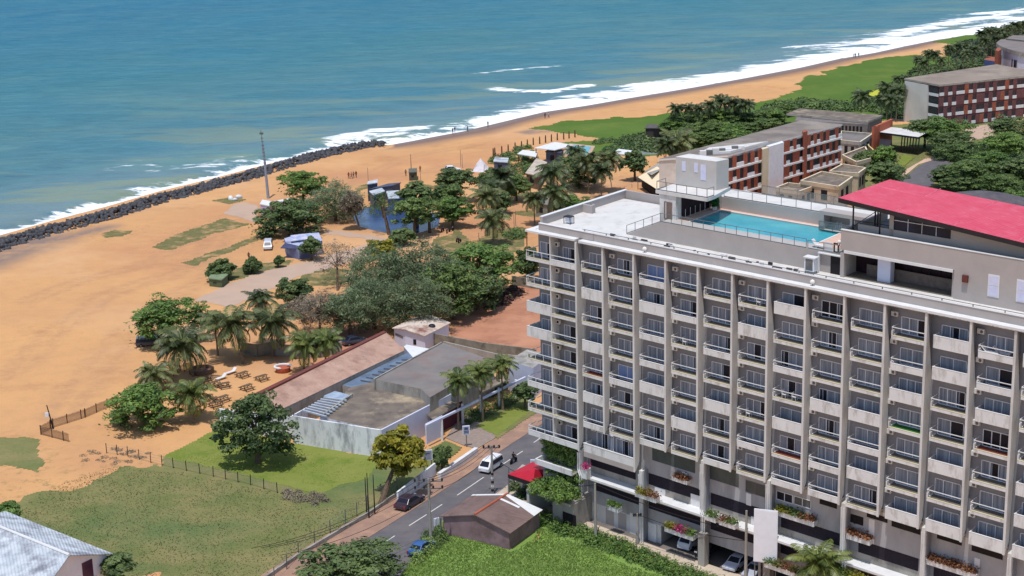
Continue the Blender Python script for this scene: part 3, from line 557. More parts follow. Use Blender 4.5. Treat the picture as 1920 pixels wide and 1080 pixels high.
b.box(FH, -6.6, -6.2, 9.9, 19.6, 35.42, 37.0, HPINK); b.box(FH, -6.6, 9, 19.3, 19.6, 35.42, 37.0, HPINK); b.box(FH, -6.65, -6.15, 1.15, 19.65, 37.0, 37.06, WHITE)
b.build('terrace_wall', hotel)
b = MB() # thin rail with short posts on the front parapet
b.bar(FH(.4, 1.05, 36.5), FH(75, 1.05, 36.5), .035, METALG)
for i in range(24): b.bar(FH(.76+i*3.36, 1.05, 36.25), FH(.76+i*3.36, 1.05, 36.5), .06, METALG)
b.build('roof_rail', hotel)
# fins
for k, u0 in enumerate(U):
    zb = 9.2 if k == 0 else (8.75 if k in (2,) else (12.4 if k != 1 else 12.35))
    b = MB(); tap = HB-.02
    prof = [(0, zb+.0), (0, 35.1), (.22, 35.1), (tap, 28.2), (tap, 25.5), (.95, zb+1.1), (.7, zb+.75)]  # back edge tapered at the top: edge of the ledge shadow put into the shape
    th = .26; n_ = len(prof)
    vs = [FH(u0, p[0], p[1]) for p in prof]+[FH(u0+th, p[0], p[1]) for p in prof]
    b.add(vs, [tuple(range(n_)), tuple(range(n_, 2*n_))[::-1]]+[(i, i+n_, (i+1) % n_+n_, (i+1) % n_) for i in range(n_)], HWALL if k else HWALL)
    b.box(FH, u0+.04, u0+.12, .15, HB, max(zb+.8, 9.4), 35.05, HDARK)  # dark party wall behind the fin, its shade put into the colour
    b.build('fin', hotel)
b = MB(); n_ = 0
b.box(FH, -4.2, -4.05, 0.02, HB, 9.4, 35.15, HPAR); b.build('divider_wall', hotel)
def window(u0, u1, z0, z1, parent, name='sliding_door', style=None, v=HB, n=2, mat=None):
    w_ = MB(); vv = v-.05
    for a0, a1, c0, c1 in ((u0, u1, z1-.07, z1), (u0, u1, z0, z0+.07), (u0, u0+.07, z0, z1), (u1-.07, u1, z0, z1)): w_.box(FH, a0, a1, vv-.04, v+.02, c0, c1, FRAMEW)
    for i in range(1, n): x = u0+(u1-u0)*i/n; w_.box(FH, x-.04, x+.04, vv-.03, v+.02, z0+.07, z1-.07, FRAMEW)
    fr = w_.build(name, parent)
    for i in range(n):
        a0 = u0+(u1-u0)*i/n+.07; a1 = u0+(u1-u0)*(i+1)/n-.06
        st = style[i] if style else 'c'
        g_ = MB(); mm = {'c': CURT, 'd': GLASS, 'b': CURTB}[st]
        g_.box(FH, a0, a1, v-.03, v+.03, z0+.07, z1-.07, mm)
        if st == 'd' and rnd.random() < .7: x = a0+rnd.uniform(.0, .3)*(a1-a0); g_.box(FH, x, x+.18, v-.05, v-.032, z0+.1, z1-.12, CURT)
        g_.build('pane', fr)
    return fr
def ac_unit(u0, z0, side=False, parent=None, v=HB, box=False):
    a = MB()
    if side: a.box(FH, u0-.34, u0-.02, .75, 1.5, z0, z0+.55, WHITE); a.box(FH, u0-.36, u0-.34, .85, 1.25, z0+.08, z0+.48, DARKM); a.box(FH, u0-.3, u0-.06, .73, .75, z0+.1, z0+.45, DARKM)
    else:
        a.box(FH, u0, u0+.75, v-.4, v-.06, z0, z0+.48, WHITE)
        c_ = FH(u0+.55, v-.405, z0+.29); n2 = 12; c_ = FH(u0+.48, v-.405, z0+.24); vs = [c_]+[FH(u0+.48+.17*math.cos(6.283*i/n2), v-.41, z0+.24+.17*math.sin(6.283*i/n2)) for i in range(n2)]
        a.add(vs, [(0, i+1, (i+1) % n2+1) for i in range(n2)], METALG); a.box(FH, u0+.1, u0+.16, v-.3, v, z0-.12, z0, METALG)
    return a.build('air_conditioner', parent)
def balcony(u0, u1, z, typ, parent=hotel, v0=0, floor=TILE, left=True, rail_posts=0, vb=HB):
    b = MB(); b.box(FH, u0, u1, v0, vb, z-.22, z-.012, HPAR if typ != 'R' else CREAM); b.box(FH, u0+.12, u1, v0+.12, vb, z-.012, z, floor)
    h = {'S': 1.02, 'P': .42, 'R': .1}[typ]
    b.box(FH, u0, u1, v0-.02, v0+.1, z-.24, z+h, HPAR); b.box(FH, u0-.015, u1, v0-.035, v0+.115, z+h, z+h+.05, WHITE if typ != 'R' else CREAM)
    if left:
        b.box(FH, u0-.005, u0+.1, v0+.1, vb, z-.22, z+h, HPAR)
        if typ != 'S': b.box(FH, u0-.01, u0+.11, v0-.02, v0+.42, z+h, z+.62, HPAR)
    o = b.build('balcony', parent)
    if typ != 'S':
        r = MB(); r.box(FH, u0, u1, v0, v0+.07, z+.93, z+1.0, WHITE)
        if left: r.box(FH, u0, u0+.06, v0+.07, vb-.02, z+.93, z+1.0, WHITE)
        r.bar(FH(u0+.05, v0+.04, z+h), FH(u0+.05, v0+.04, z+.95), .03, WHITE)
        for i in range(rail_posts): x = u0+(u1-u0)*(i+1)/(rail_posts+1)-.05; r.box(FH, x, x+.06, v0, v0+.06, z+h, z+.93, WHITE)
        r.build('railing', o)
    return o
ROWS = ['RSRSRSP', 'RRRRPRR', 'PSPPSRP', 'RPRRRSR', 'RRPRSRP', 'RSRRRPR', 'SRPRSRP', 'RRRSRPP', 'RRRSPSR', 'RPSRRRS', 'SSRRSRS', 'PPSRRRS', 'SRRRSSS']
DOORS = ['cd', 'cc', 'cc', 'ccd', 'cdc', 'ccc', 'dcc', 'cc', 'ccc', 'cdc', 'ccc']
for k in range(13):
    u0 = U[k]; u1 = U[k+1] if k+1 < len(U) else U[k]+4.7
    for j in range(7):
        z = FL[7-j]; ty = ROWS[k][j]; fl = TILE
        if k == 9 and j == 3: fl = GREENM
        if (k, j) in ((6, 5), (11, 3), (0, 4)): fl = REDM
        if k == 12 and U[12] > 55: pass
        balcony(u0+1.02, u1, z, ty, floor=fl)
        odd = (k+1) % 2 == 1
        a0 = u0+(1.2 if odd else 1.35); a1 = u1-(.72 if odd else .5)
        st = DOORS[rnd.randrange(len(DOORS))]
        if (k, j) in ((1, 4), (2, 0)): st = 'bbb'[:len(st)]
        if (k, j) in ((7, 0), (11, 3)): st = 'ddd'
        n_ = len(st) if len(st) > 2 else 2
        window(a0, a1, z+.02, z+1.78, hotel, style=st, n=n_)
        if odd: ac_unit(u1, z+1.3, True, hotel)
        elif k < 13: ac_unit(u0+.3, z+(1.72 if j == 0 else 2.05), False, hotel)
for j in range(8):                      # the corner stack, two rooms wide
    z = FL[7-j]; ty = 'RRSSRPRP'[j]; ty2 = 'PRRRRPRP'[j]
    balcony(-8.1-.04*j, -4.15, z, ty, rail_posts=2, vb=6.5 if False else HB)
    c_ = MB(); c_.box(FH, -8.1, -7.3, HB, 6.8, z-.22, z-.01, HPAR); c_.box(FH, -8.12, -8.0, HB, 6.8, z-.24, z+(1.02 if ty == 'S' else .1), HPAR)
    if ty != 'S': c_.box(FH, -8.1, -8.04, HB, 6.8, z+.93, z+1.0, WHITE)
    c_.build('side_balcony', hotel)
    balcony(-4.05, -.1, z, ty2, left=False)
    window(-6.95, -4.7, z+.02, z+1.9, hotel, 'corner_sliding_door', 'cc' if j % 3 else 'cd', n=2)  # corner rooms open by sliding doors, like the other bays
    window(-3.2, -.3, z+.02, z+1.8, hotel, 'corner_sliding_door', ['cdc', 'ccd', 'ccc', 'cdd'][j % 4], n=3)
    a = MB(); a.box(FH, -4.75, -4.22, .9, 1.25, z+1.9, z+2.4, WHITE); a.box(FH, -3.95, -3.4, .8, 1.15, z+1.9, z+2.4, WHITE); a.box(FH, -3.85, -3.5, .79, .8, z+1.98, z+2.32, DARKM); a.build('condenser', hotel)
b = MB()
for i, vv in enumerate((.1, 2.6, 5.2)): b.bar(FH(-8.0, vv, FL[7]+1), FH(-8.0, vv, 35.2), .07, M('rust_brown_post', (130, 96, 66), rough=.8))
b.build('corner_posts', hotel)['kind'] = 'stuff'
# wide balcony under the first two bays
b = MB(); b.box(FH, .95, 8.8, -.05, HB, 8.75, 9.4, HPINK); b.box(FH, .95, 8.8, -.05, .08, 9.4, 10.42, HPAR); b.box(FH, .9, 8.8, -.08, .11, 10.42, 10.48, WHITE); b.box(FH, .95, 1.07, .08, HB, 9.4, 10.42, HPAR); b.build('wide_balcony', hotel)
window(1.9, 4.6, 9.6, 11.7, hotel, style='cdc', n=3); window(5.0, 7.0, 9.6, 11.6, hotel, style='cd'); window(7.3, 8.6, 9.6, 11.6, hotel, style='c', n=1)
for x in (1.2, 5.9, 7.2): ac_unit(x, 11.75, False, hotel)
# podium
GPOD = M('podium_render', (168, 168, 170), (154, 154, 157), rough=.9, scale=.3, streak=.3, dirt=(122, 120, 120), dirt_amt=.5, dscale=.4)
b = MB()
pod = [(9.9, 0)]
b.box(FH, -7.3, 75, HB-.02, HB+.24, 2.3, 4.1, GPOD); b.box(FH, -7.3, 75, HB-.03, HB+.24, 5.0, 7.1, GREY)
b.box(FH, -7.3, 75, HB-.02, HB+.24, 8.45, 9.5, GPOD); b.box(FH, 9, 75, HB-.02, HB+.24, 9.5, 12.3, GPOD)
b.build('podium_wall', hotel)
def cut(u0, u1, z0, z1, mat, name='opening', n=0, fr=False):
    c_ = MB(); c_.box(FH, u0, u1, HB-.045, HB+.3, z0, z1, mat)
    if n:
        for i in range(n+1): x = u0+(u1-u0)*i/n; c_.box(FH, x-.04, x+.04, HB-.08, HB-.045, z0, z1, FRAMEW if fr else METALG)
        c_.box(FH, u0, u1, HB-.08, HB-.045, z1-.07, z1, FRAMEW if fr else METALG); c_.box(FH, u0, u1, HB-.08, HB-.045, z0, z0+.07, FRAMEW if fr else METALG)
    return c_.build(name, hotel)
VENT = M('dark_louvre', (44, 36, 48), (28, 24, 34), rough=.85, scale=9, bump=.05, bscale=14, detail=2)
for u0, u1 in [(.85, 8.0), (10.05, 18.1), (19.3, 27.2), (29.05, 37), (39, 46.2), (48, 55.3), (57, 64)]: cut(u0, u1, 7.05, 8.45, VENT, 'louvre_band')
for u0, u1 in [(-3.5, .2), (1.4, 8.8), (10.05, 18.15), (19.3, 27.2), (29.05, 37), (39, 46.2), (48, 55)]: cut(u0, u1, 4.0, 5.0, VENT, 'louvre_band')
GRG = M('green_grey_glass', (84, 92, 92), (66, 70, 74), rough=.3, scale=.6)
cut(10.6, 17.0, 10.2, 11.8, GRG, 'tinted_window'); cut(18.9, 23.2, 10.1, 12.0, GRG, 'tinted_window'); cut(24.2, 26.8, 9.9, 11.3, GRG, 'tinted_window', 2)
cut(28.4, 30.5, 10.15, 11.2, GLASS, 'small_window', 2, True); cut(30.7, 32.9, 10.2, 11.2, GRG, 'small_window', 2, True)
for u0, u1, z0, z1 in [(34, 36.2, 11.15, 11.75), (37.7, 39.5, 10.15, 11.1), (39.9, 42.4, 11.3, 11.9), (42.9, 46.3, 11.1, 11.7), (48.2, 51.0, 11.3, 11.9), (52.1, 55.5, 11.1, 11.7)]: cut(u0, u1, z0, z1, BLACK, 'slot_window')
cut(-4.6, -.5, 7.0, 8.8, BLACK, 'dark_opening')
b = MB(); b.box(FH, 1.0, 75, -.05, HB-.02, 5.95, 6.2, WHITE); b.build('canopy_ledge', hotel)
for u0, u1, z0, z1 in [(11.0, 12.6, 6.2, 7.0), (16.4, 18.0, 6.2, 7.6), (25.0, 26.2, 6.2, 7.2), (15.2, 15.9, 8.5, 9.9), (17.6, 18.1, 8.4, 10.6), (24.3, 25.0, 8.4, 9.8), (27.2, 27.6, 8.4, 11.0), (40.2, 40.9, 8.5, 11.2), (46.6, 47.1, 6.4, 10.8), (52.5, 53.1, 6.4, 10.5)]:
    MB().box(FH, u0, u1, HB-.1, HB-.02, z0, z1, WHITE).build('white_pilaster', hotel)
for u0, zt in [(-.4, 9.2), (9.3, 8.9), (18.5, 12.5), (27.6, 12.5), (37.3, 12.5), (46.9, 12.5), (56.4, 12.5)]:
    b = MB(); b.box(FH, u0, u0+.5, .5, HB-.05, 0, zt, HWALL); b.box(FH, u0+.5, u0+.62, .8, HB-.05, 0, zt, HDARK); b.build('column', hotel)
    b = MB()
    for d_ in (.2, .5): b.tube([FH(u0+d_, .1, zt-.3), FH(u0+d_, .1, 6.8), FH(u0+d_+.5, -.15, 6.1), FH(u0+d_+.5, -.15, .2)], .06, WHITE)
    b.build('downpipe', hotel)
# ground floor: solid at the left, open car park at the right
b = MB(); b.box(FH, -7.3, 11.9, HB-.02, HB+.2, 0, 2.3, HWALL); b.box(FH, -2.5, 1.0, -2.4, HB-.02, 0, 3.3, GREY); b.box(FH, 11.6, 11.9, HB+.2, 9, 0, 2.3, HPINK)
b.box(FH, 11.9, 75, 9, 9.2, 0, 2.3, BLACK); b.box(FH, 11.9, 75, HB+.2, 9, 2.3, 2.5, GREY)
for x in (3.2, 5.2): b.box(FH, x, x+1.3, HB-.05, HB-.021, 0, 2.2, HPINK)
b.box(FH, 7.1, 8.1, HB-.06, HB-.021, 0, 2.6, WHITE); b.box(FH, 8.4, 9.0, HB-.06, HB-.021, .6, 2.1, BLUEW); b.box(FH, 10.0, 11.3, HB-.2, HB-.021, 0, 2.3, WHITE)
b.build('ground_floor_wall', hotel)
b = MB(); b.box(FH, -.8, 1.4, -2.45, -2.41, .1, 2.0, BLACK); b.build('service_door', hotel)
for u0 in (18.7, 27.8, 37.2, 46.8): MB().box(FH, u0, u0+.95, -.35, .6, 0, 4.0, GREY).build('pillar', hotel)
# stairs, pool deck and pool
b = MB(); b.prism([FH(5.1, 3.9, 0)[:2], FH(10.25, 3.9, 0)[:2], FH(10.25, 5.6, 0)[:2], FH(5.1, 5.6, 0)[:2]], 36.0, [36.02, 38.2, 38.2, 36.02], HPINK, GREY); b.build('stair', hotel)
DECK = M('pool_deck_tiles', (212, 178, 160), (204, 168, 152), rough=.7, scale=2); DECKG = M('grey_deck', (176, 172, 168), (166, 162, 158), rough=.8)
pu0, pu1, pv0, pv1 = 13.1, 30.1, 6.1, 13.2
def deck(u0, u1, v0, v1, top): MBd.prism([FH(u0, v0, 0)[:2], FH(u1, v0, 0)[:2], FH(u1, v1, 0)[:2], FH(u0, v1, 0)[:2]], 35.7, 38.2, HPINK, top)
MBd = MB(); deck(10.25, 34.8, 3.9, pv0, DECKG); deck(10.25, pu0, pv0, pv1, DECK); deck(pu1, 34.8, pv0, pv1, DECK); deck(10.25, 34.8, pv1, 19, DECK)
MBd.build('pool_deck', hotel)
b = MB(); PT = M('pool_tiles', (90, 170, 180), (70, 150, 165), rough=.4, scale=3)
b.box(FH, pu0-.2, pu0, pv0, pv1, 37.3, 38.23, WHITE); b.box(FH, pu1, pu1+.2, pv0, pv1, 37.3, 38.23, WHITE); b.box(FH, pu0, pu1, pv0-.25, pv0-.01, 37.3, 38.22, DECKG); b.box(FH, pu0, pu1, pv1+.01, pv1+.2, 37.3, 38.22, WHITE)
b.box(FH, pu0, pu1, pv0+.01, pv1-.01, 36.9, 37.0, PT); b.build('pool_edge', hotel)
PW = M('pool_water_turquoise', (40, 150, 170), (84, 186, 192), rough=.12, scale=.12, bump=.03, bscale=3, spec=.4); b = MB(); b.box(FH, pu0, pu1, pv0, pv1, 37.1, 38.04, PW); b.build('pool_water', hotel)
def rail(path, h=1.0, mat=METALG, step=1.5, name='guard_rail', parent=hotel, glass=None):
    r = MB(); g_ = MB()
    for a, c_ in zip(path[:-1], path[1:]):
        a = Vector(a); c_ = Vector(c_); n_ = max(1, round((c_-a).length/step)); up = Vector((0, 0, h))
        r.bar(a+up, c_+up, .035, mat); r.bar(a+Vector((0, 0, .06)), c_+Vector((0, 0, .06)), .05, mat)
        for i in range(n_+1): p = a+(c_-a)*i/n_; r.bar(p, p+up, .035, mat)
        if glass: g_.quad(a+Vector((0, 0, .1)), c_+Vector((0, 0, .1)), c_+up*.95, a+up*.95, glass)
    o = r.build(name, parent)
    if glass: g_.build('glass_panel', o)
    return o
rail([FH(5.1, 4.0, 36.05), FH(10.25, 4.0, 38.2), FH(30.2, 4.0, 38.2)])
rail([FH(30.4, 4.0, 38.2), FH(34.4, 4.0, 38.2)], step=2, h=.9)
# blocks behind the pool
b = MB(); b.box(FH, 8.9, 11.3, 5.7, 12.5, 35.9, 41.0, HPAR); b.box(FH, 11.3, 12.6, 13.7, 13.98, 38.2, 41.0, HPINK); b.build('upper_wall', hotel)
b = MB(); sp = [(8.4, 5.55), (15.9, 5.55), (15.9, 7.3), (15.0, 12.2), (8.4, 12.6)]; b.prism([FH(x, y, 0)[:2] for x, y in sp], 41.0, 41.4, HWALL, WROOF); b.build('upper_slab', hotel)
b = MB(); b.box(FH, 11.35, 12.2, 13.6, 13.69, 38.22, 40.9, BLACK); b.box(FH, 11.31, 11.36, 6.9, 13.5, 38.25, 40.95, REDDK)
for i in range(6): b.bar(FH(11.5, 7.5+i*1.1, 38.2), FH(11.5, 7.5+i*1.1, 39.2), .03, WHITE)
b.build('glass_wall', hotel)
b = MB(); b.box(FH, 9.6, 10.75, 5.62, 5.69, 38.2, 40.2, M('brown_door', (128, 112, 104), (108, 94, 88))); b.box(FH, 9.85, 9.95, 5.59, 5.62, 38.3, 40.1, WHITE); b.build('door', hotel)
st = [G(x, y, 41.4)[:2] for x, y in [(1267, 347), (1343, 357), (1366, 352), (1292, 341)]]
b = MB(); b.prism(st, 41.4, 44.75, M('stair_tower_render', (186, 182, 178), (178, 174, 170), rough=.85), WROOF); b.build('stair_tower', hotel)
def on_edge(p, q, t0, t1, z0, z1, mat, out=.04, name='window', parent=hotel):
    p = np.array(p); q = np.array(q); d = q-p; nn = np.array([d[1], -d[0]]); nn /= np.linalg.norm(nn)
    if np.dot(nn, -p) < 0: nn = -nn
    a = p+d*t0; c_ = p+d*t1
    return MB().box8([(a[0], a[1], z0), (c_[0], c_[1], z0), (c_[0]+nn[0]*out, c_[1]+nn[1]*out, z0), (a[0]+nn[0]*out, a[1]+nn[1]*out, z0), (a[0], a[1], z1), (c_[0], c_[1], z1), (c_[0]+nn[0]*out, c_[1]+nn[1]*out, z1), (a[0]+nn[0]*out, a[1]+nn[1]*out, z1)], mat).build(name, parent)
LILAC = M('frosted_window', (206, 208, 230), (192, 194, 220), rough=.4, scale=2)
for t0, t1, z0, z1 in ((.16, .25, 43.2, 44.3), (.46, .55, 43.2, 44.3), (.62, .75, 42.4, 44.2)): on_edge(st[0], st[1], t0, t1, z0, z1, LILAC, name='stair_window')
rail([FH(8.5, 7.6, 41.4), FH(8.5, 5.7, 41.4), FH(15.8, 5.7, 41.4), FH(15.8, 7.2, 41.4)])
# low terrace beyond the pool
b = MB(); b.box(FH, 11.4, 36, 14.0, 18.4, 38.2, 39.6, HPINK); b.box(FH, 11.4, 36, 14.05, 18.3, 39.6, 39.63, WROOF); b.build('back_terrace', hotel)
GP = M('rail_glass', (150, 165, 165), rough=.1, alpha=.35)
rail([FH(12.9, 14.1, 39.63), FH(27.2, 14.1, 39.63)], step=2.2); rail([FH(15.9, 18.2, 39.63), FH(36, 18.2, 39.63)], step=2.4, glass=GP)
b = MB(); b.box(FH, 27.3, 34.6, 12.2, 14.0, 39.9, 40.3, HPINK); b.box(FH, 27.3, 27.9, 12.2, 13.9, 38.2, 39.9, HPINK); b.box(FH, 31.2, 31.8, 12.4, 12.9, 38.2, 39.9, HWALL); b.box(FH, 28.0, 34.5, 14.9, 15.0, 38.21, 39.9, WROOF)
b.box(FH, 27.9, 34.6, 12.3, 15, 38.21, 38.24, WROOF); b.build('pool_pavilion', hotel)
rail([FH(27.4, 12.0, 38.2), FH(34.6, 12.0, 38.2)], step=1.8, glass=GP)
b = MB()
for d_ in (0, .5): b.tube([FH(29.0+d_, 12.9, 37.9), FH(29.0+d_, 13.3, 39.0), FH(29.0+d_, 13.6, 39.0), FH(29.0+d_, 13.6, 38.2)], .03, FRAMEW)
b.build('pool_ladder', hotel)
# red-roofed rooftop restaurant
V0 = 3.3
b = MB(); b.box(FH, 34.85, 35.3, V0, 5.5, 36, 38.6, HPINK); b.box(FH, 34.85, 75, V0, V0+.3, 39.3, 41.0, HPINK); b.box(FH, 34.85, 48, V0, V0+.3, 38.9, 39.3, HPINK)
b.box(FH, 48.0, 75, V0, V0+.3, 36, 39.3, HPINK); b.box(FH, 34.85, 35.15, V0+.3, 14, 38.2, 41.0, HPINK); b.box(FH, 47.7, 48, V0+.3, 7, 36, 39, HPINK); b.box(FH, 34.8, 75, V0-.04, V0+.34, 41.0, 41.06, WHITE)
b.box(FH, 35.3, 47.9, V0-.1, V0+1, 38.62, 38.9, WHITE); b.box(FH, 35.15, 75, V0+.3, 16, 39.9, 40.1, GREY); b.build('restaurant_wall', hotel)
b = MB(); b.box(FH, 35.3, 47.7, 6.2, 6.4, 36, 38.6, REDDK); b.box(FH, 36.9, 47.6, 5.6, 5.7, 36.0, 37.2, M('brown_balustrade', (120, 108, 100), (100, 88, 84), scale=2)); b.box(FH, 35.3, 47.7, 3.6, 6.2, 35.98, 36.03, TILE)
for i in range(9): b.box(FH, 37.5+i*1.1, 37.56+i*1.1, 6.1, 6.2, 36, 38.5, GLASS)
b.build('restaurant_front', hotel)
b = MB(); b.box(FH, 38.9, 40.4, 4.2, 5.2, 36, 38.7, BLUEW); b.build('restaurant_column', hotel)
b = MB(); b.box(FH, 31.9, 32.1, 3.6, 3.85, 36, 38.0, WHITE); b.box(FH, 31.9, 34.8, 3.55, 3.88, 38.0, 38.12, WHITE); b.box(FH, 33.4, 34.7, 3.8, 3.88, 36, 37.9, BLACK); b.build('service_doorway', hotel)
b = MB(); b.box(FH, 31.0, 32.2, 2.2, 3.0, 36.3, 37.7, FRAMEW); b.box(FH, 30.9, 32.35, 2.1, 3.1, 37.7, 37.8, WHITE); b.box(FH, 31.15, 32.05, 2.18, 2.2, 36.4, 37.6, METALG)
for x, y in ((31.05, 2.25), (32.1, 2.25), (31.05, 2.9), (32.1, 2.9)): b.box(FH, x, x+.08, y, y+.08, 36, 36.3, METALG)
b.build('equipment_cabinet', hotel)
for u0, u1 in ((51.7, 52.9), (54.7, 56.1), (58.5, 59.7)):
    b = MB(); b.box(FH, u0, u1, V0-.05, V0-.001, 36.9, 39.1, WHITE); b.build('blind_window', hotel); b = MB(); b.box(FH, u0+.12, u1-.12, V0-.07, V0-.051, 38.05, 38.98, LILAC); b.box(FH, u0+.12, u1-.12, V0-.07, V0-.051, 37.0, 37.95, LILAC); b.build('blind_pane', hotel)
b = MB(); b.box(FH, 49.0, 49.6, V0-.3, V0-.001, 37.9, 38.6, M('rusty_box', (110, 60, 50), (84, 44, 40))); b.build('wall_box', hotel)
def zr(u): return 44.35-.0775*(u-34.5)
def zrb(u): return 44.5-.062*(u-34.5)
b = MB(); b.prism([FH(46.9, 4.6, 0)[:2], FH(72, 4.6, 0)[:2], FH(72, 4.9, 0)[:2], FH(46.9, 4.9, 0)[:2]], 40.1, [zr(46.9)-.4, zr(72)-.4]*1+[zr(72)-.4, zr(46.9)-.4], HPINK)
b.box(FH, 36.2, 46.9, 4.6, 4.8, 40.1, 41.55, HPINK); b.box(FH, 39.9, 40.4, 4.6, 4.9, 40.1, 43.7, HPINK); b.build('upper_room_wall', hotel)
b = MB(); b.box(FH, 40.4, 46.9, 4.72, 4.76, 41.55, 43.3, M('blue_dark_glass', (40, 48, 74), (26, 28, 40), rough=.3, scale=.5, spec=.25))
for x in (42.0, 43.6, 45.2): b.box(FH, x, x+.06, 4.66, 4.72, 41.55, 43.2, FRAMEW)
b.box(FH, 40.4, 46.9, 4.66, 4.72, 42.5, 42.56, FRAMEW); b.build('upper_room_glazing', hotel)
b = MB()
for u0, v_ in ((35.6, 4.6), (37.6, 6.5), (35.8, 9.5), (38.8, 4.6)): b.bar(FH(u0, v_, 40.1), FH(u0, v_, zr(u0)-.3), .09, DARKM)
b.bar(FH(35.6, 4.6, 41.9), FH(39.9, 4.6, 41.9), .04, DARKM); b.bar(FH(35.6, 4.6, 41.2), FH(38.8, 4.6, 43.5), .04, DARKM); b.bar(FH(36, 9.5, 43.6), FH(39, 4.6, 43.4), .06, DARKM)
b.build('steel_frame', hotel)
q = [FH(34.5, 3.1, zr(34.5)), FH(70, 3.1, zr(70)), FH(70, 15.2, zrb(70)), FH(35.2, 14.0, zrb(35.2))]
b = MB(); b.slab(*q, .1, REDROOF, DARKM)
for i in range(4): b.slab(*[(lambda p: (p[0], p[1], p[2]-.1))(p) for p in (q[i], q[(i+1) % 4])], *[(lambda p, c_=FH(50, 9, 43): (p[0]+(c_[0]-p[0])*.015, p[1]+(c_[1]-p[1])*.015, p[2]-.1))(p) for p in (q[(i+1) % 4], q[i])], .38, DARKM)
b.build('red_roof', hotel)
b = MB(); LAP = M('roof_lap_strip', (180, 70, 92), (216, 130, 146), rough=.7, scale=2)
for u_ in (41.2, 47.8, 54.6, 61.5):
    p0, p1 = FH(u_, 3.2, zr(u_)+.03), FH(u_, 14.4, zrb(u_)+.03); b.bar(p0, p1, .05, LAP, 4)
for v_ in (6.6, 10.4):
    t = (v_-3.1)/11.3; b.bar(FH(34.8, v_, zr(34.8)*(1-t)+zrb(34.8)*t+.02), FH(69.5, v_, zr(69.5)*(1-t)+zrb(69.5)*t+.02), .035, LAP, 4)
b.build('roof_laps', hotel)['kind'] = 'stuff'
# rooftop bits that can be carried away
def fbox_thing(name, label, cat, F, a, c_, z, build, group=None):
    t_ = thing(name, label, cat, F(a, c_, z), group); build(t_); return t_
def ac_frame(u, v_, lab):
    def f(t_):
        b = MB()
        for x, y in ((0, 0), (1.0, 0), (0, .8), (1.0, .8)): b.box(FH, u+x, u+x+.07, v_+y, v_+y+.07, 36, 36.9, DARKM)
        b.box(FH, u, u+1.07, v_, v_+.87, 36.85, 36.95, DARKM); b.build('stand', t_)
        b = MB(); b.box(FH, u+.15, u+.95, v_+.15, v_+.7, 36.2, 36.8, FRAMEW); b.build('fan_unit', t_)
    fbox_thing('roof_condenser', lab, 'air conditioner', FH, u+.5, v_+.4, 36, f, 'condensers on the white roof')
ac_frame(-4.5, 3.4, 'dark framed condenser at the near left corner of the white roof'); ac_frame(2.3, 17.9, 'dark framed condenser at the far end of the white roof')
b = MB(); b.rev(FH(12.3, 13.3, 38.2), [(.3, 0), (.4, .4), (.35, .5)], WHITE); pot = b
GB = leafmat('topiary_green', (24, 84, 36), (40, 120, 56))
def lamp_ball(u, v_, z, lab):
    b = MB(); b.bar(FH(u, v_, z), FH(u, v_, z+.2), .05, METALG); c_ = FH(u, v_, z+.2)
    b.rev(c_, [(.06, 0), (.2, .08), (.26, .22), (.2, .38), (.05, .46)], M('globe_white', (235, 232, 225), rough=.3), 12); tag(b.build('globe_lamp', loc=FH(u, v_, z)), lab, 'lamp', 'white globe lamps on the hotel')
lamp_ball(10.3, .5, 35.36, 'white globe lamp on the roof ledge above the third balcony column'); lamp_ball(33.0, .5, 35.36, 'white globe lamp on the roof ledge in front of the roof equipment cabinet'); lamp_ball(11.9, 13.4, 39.7, 'white globe lamp on the wall above the round green bush')
lamp_ball(34.2, 4.3, 39.0, 'white globe lamp on the end pillar of the pool deck rail')
def deck_chair(u, v_, z, lab):
    t_ = thing('sun_lounger', lab, 'sun lounger', FH(u, v_, z)); b = MB(); b.box(FH, u, u+1.3, v_, v_+.6, z+.28, z+.36, WHITE); b.build('seat', t_)
    b = MB(); b.slab(FH(u, v_, z+.36), FH(u, v_+.6, z+.36), FH(u-.5, v_+.6, z+.85), FH(u-.5, v_, z+.85), .06, WHITE); b.build('backrest', t_)
    for x, y in ((.1, .05), (1.2, .05), (.1, .55), (1.2, .55)): MB().box(FH, u+x-.03, u+x+.03, v_+y-.03, v_+y+.03, z, z+.28, WHITE).build('leg', t_)
deck_chair(31.0, 4.6, 38.2, 'white sun lounger behind the rail at the pool corner'); 
deck_chair(52.9, .5, FL[7], 'white lounger on the top floor balcony, nearer the right edge'); deck_chair(54.0, .9, FL[7], 'second white lounger on the top floor balcony, against the glass door')
t_ = thing('letter_sign', 'dark letter D standing on a small white panel by the pool deck pillar', 'sign', FH(33.6, 4.1, 38.2)); b = MB(); b.box(FH, 32.3, 33.4, 4.15, 4.2, 38.3, 39.2, WHITE); b.build('panel', t_)
b = MB(); b.box(FH, 33.6, 33.75, 4.0, 4.1, 38.25, 39.3, DARKM); b.box(FH, 33.75, 34.1, 4.0, 4.1, 39.15, 39.3, DARKM); b.box(FH, 33.75, 34.1, 4.0, 4.1, 38.25, 38.4, DARKM); b.box(FH, 34.1, 34.25, 4.0, 4.1, 38.4, 39.15, DARKM); b.build('letter', t_)
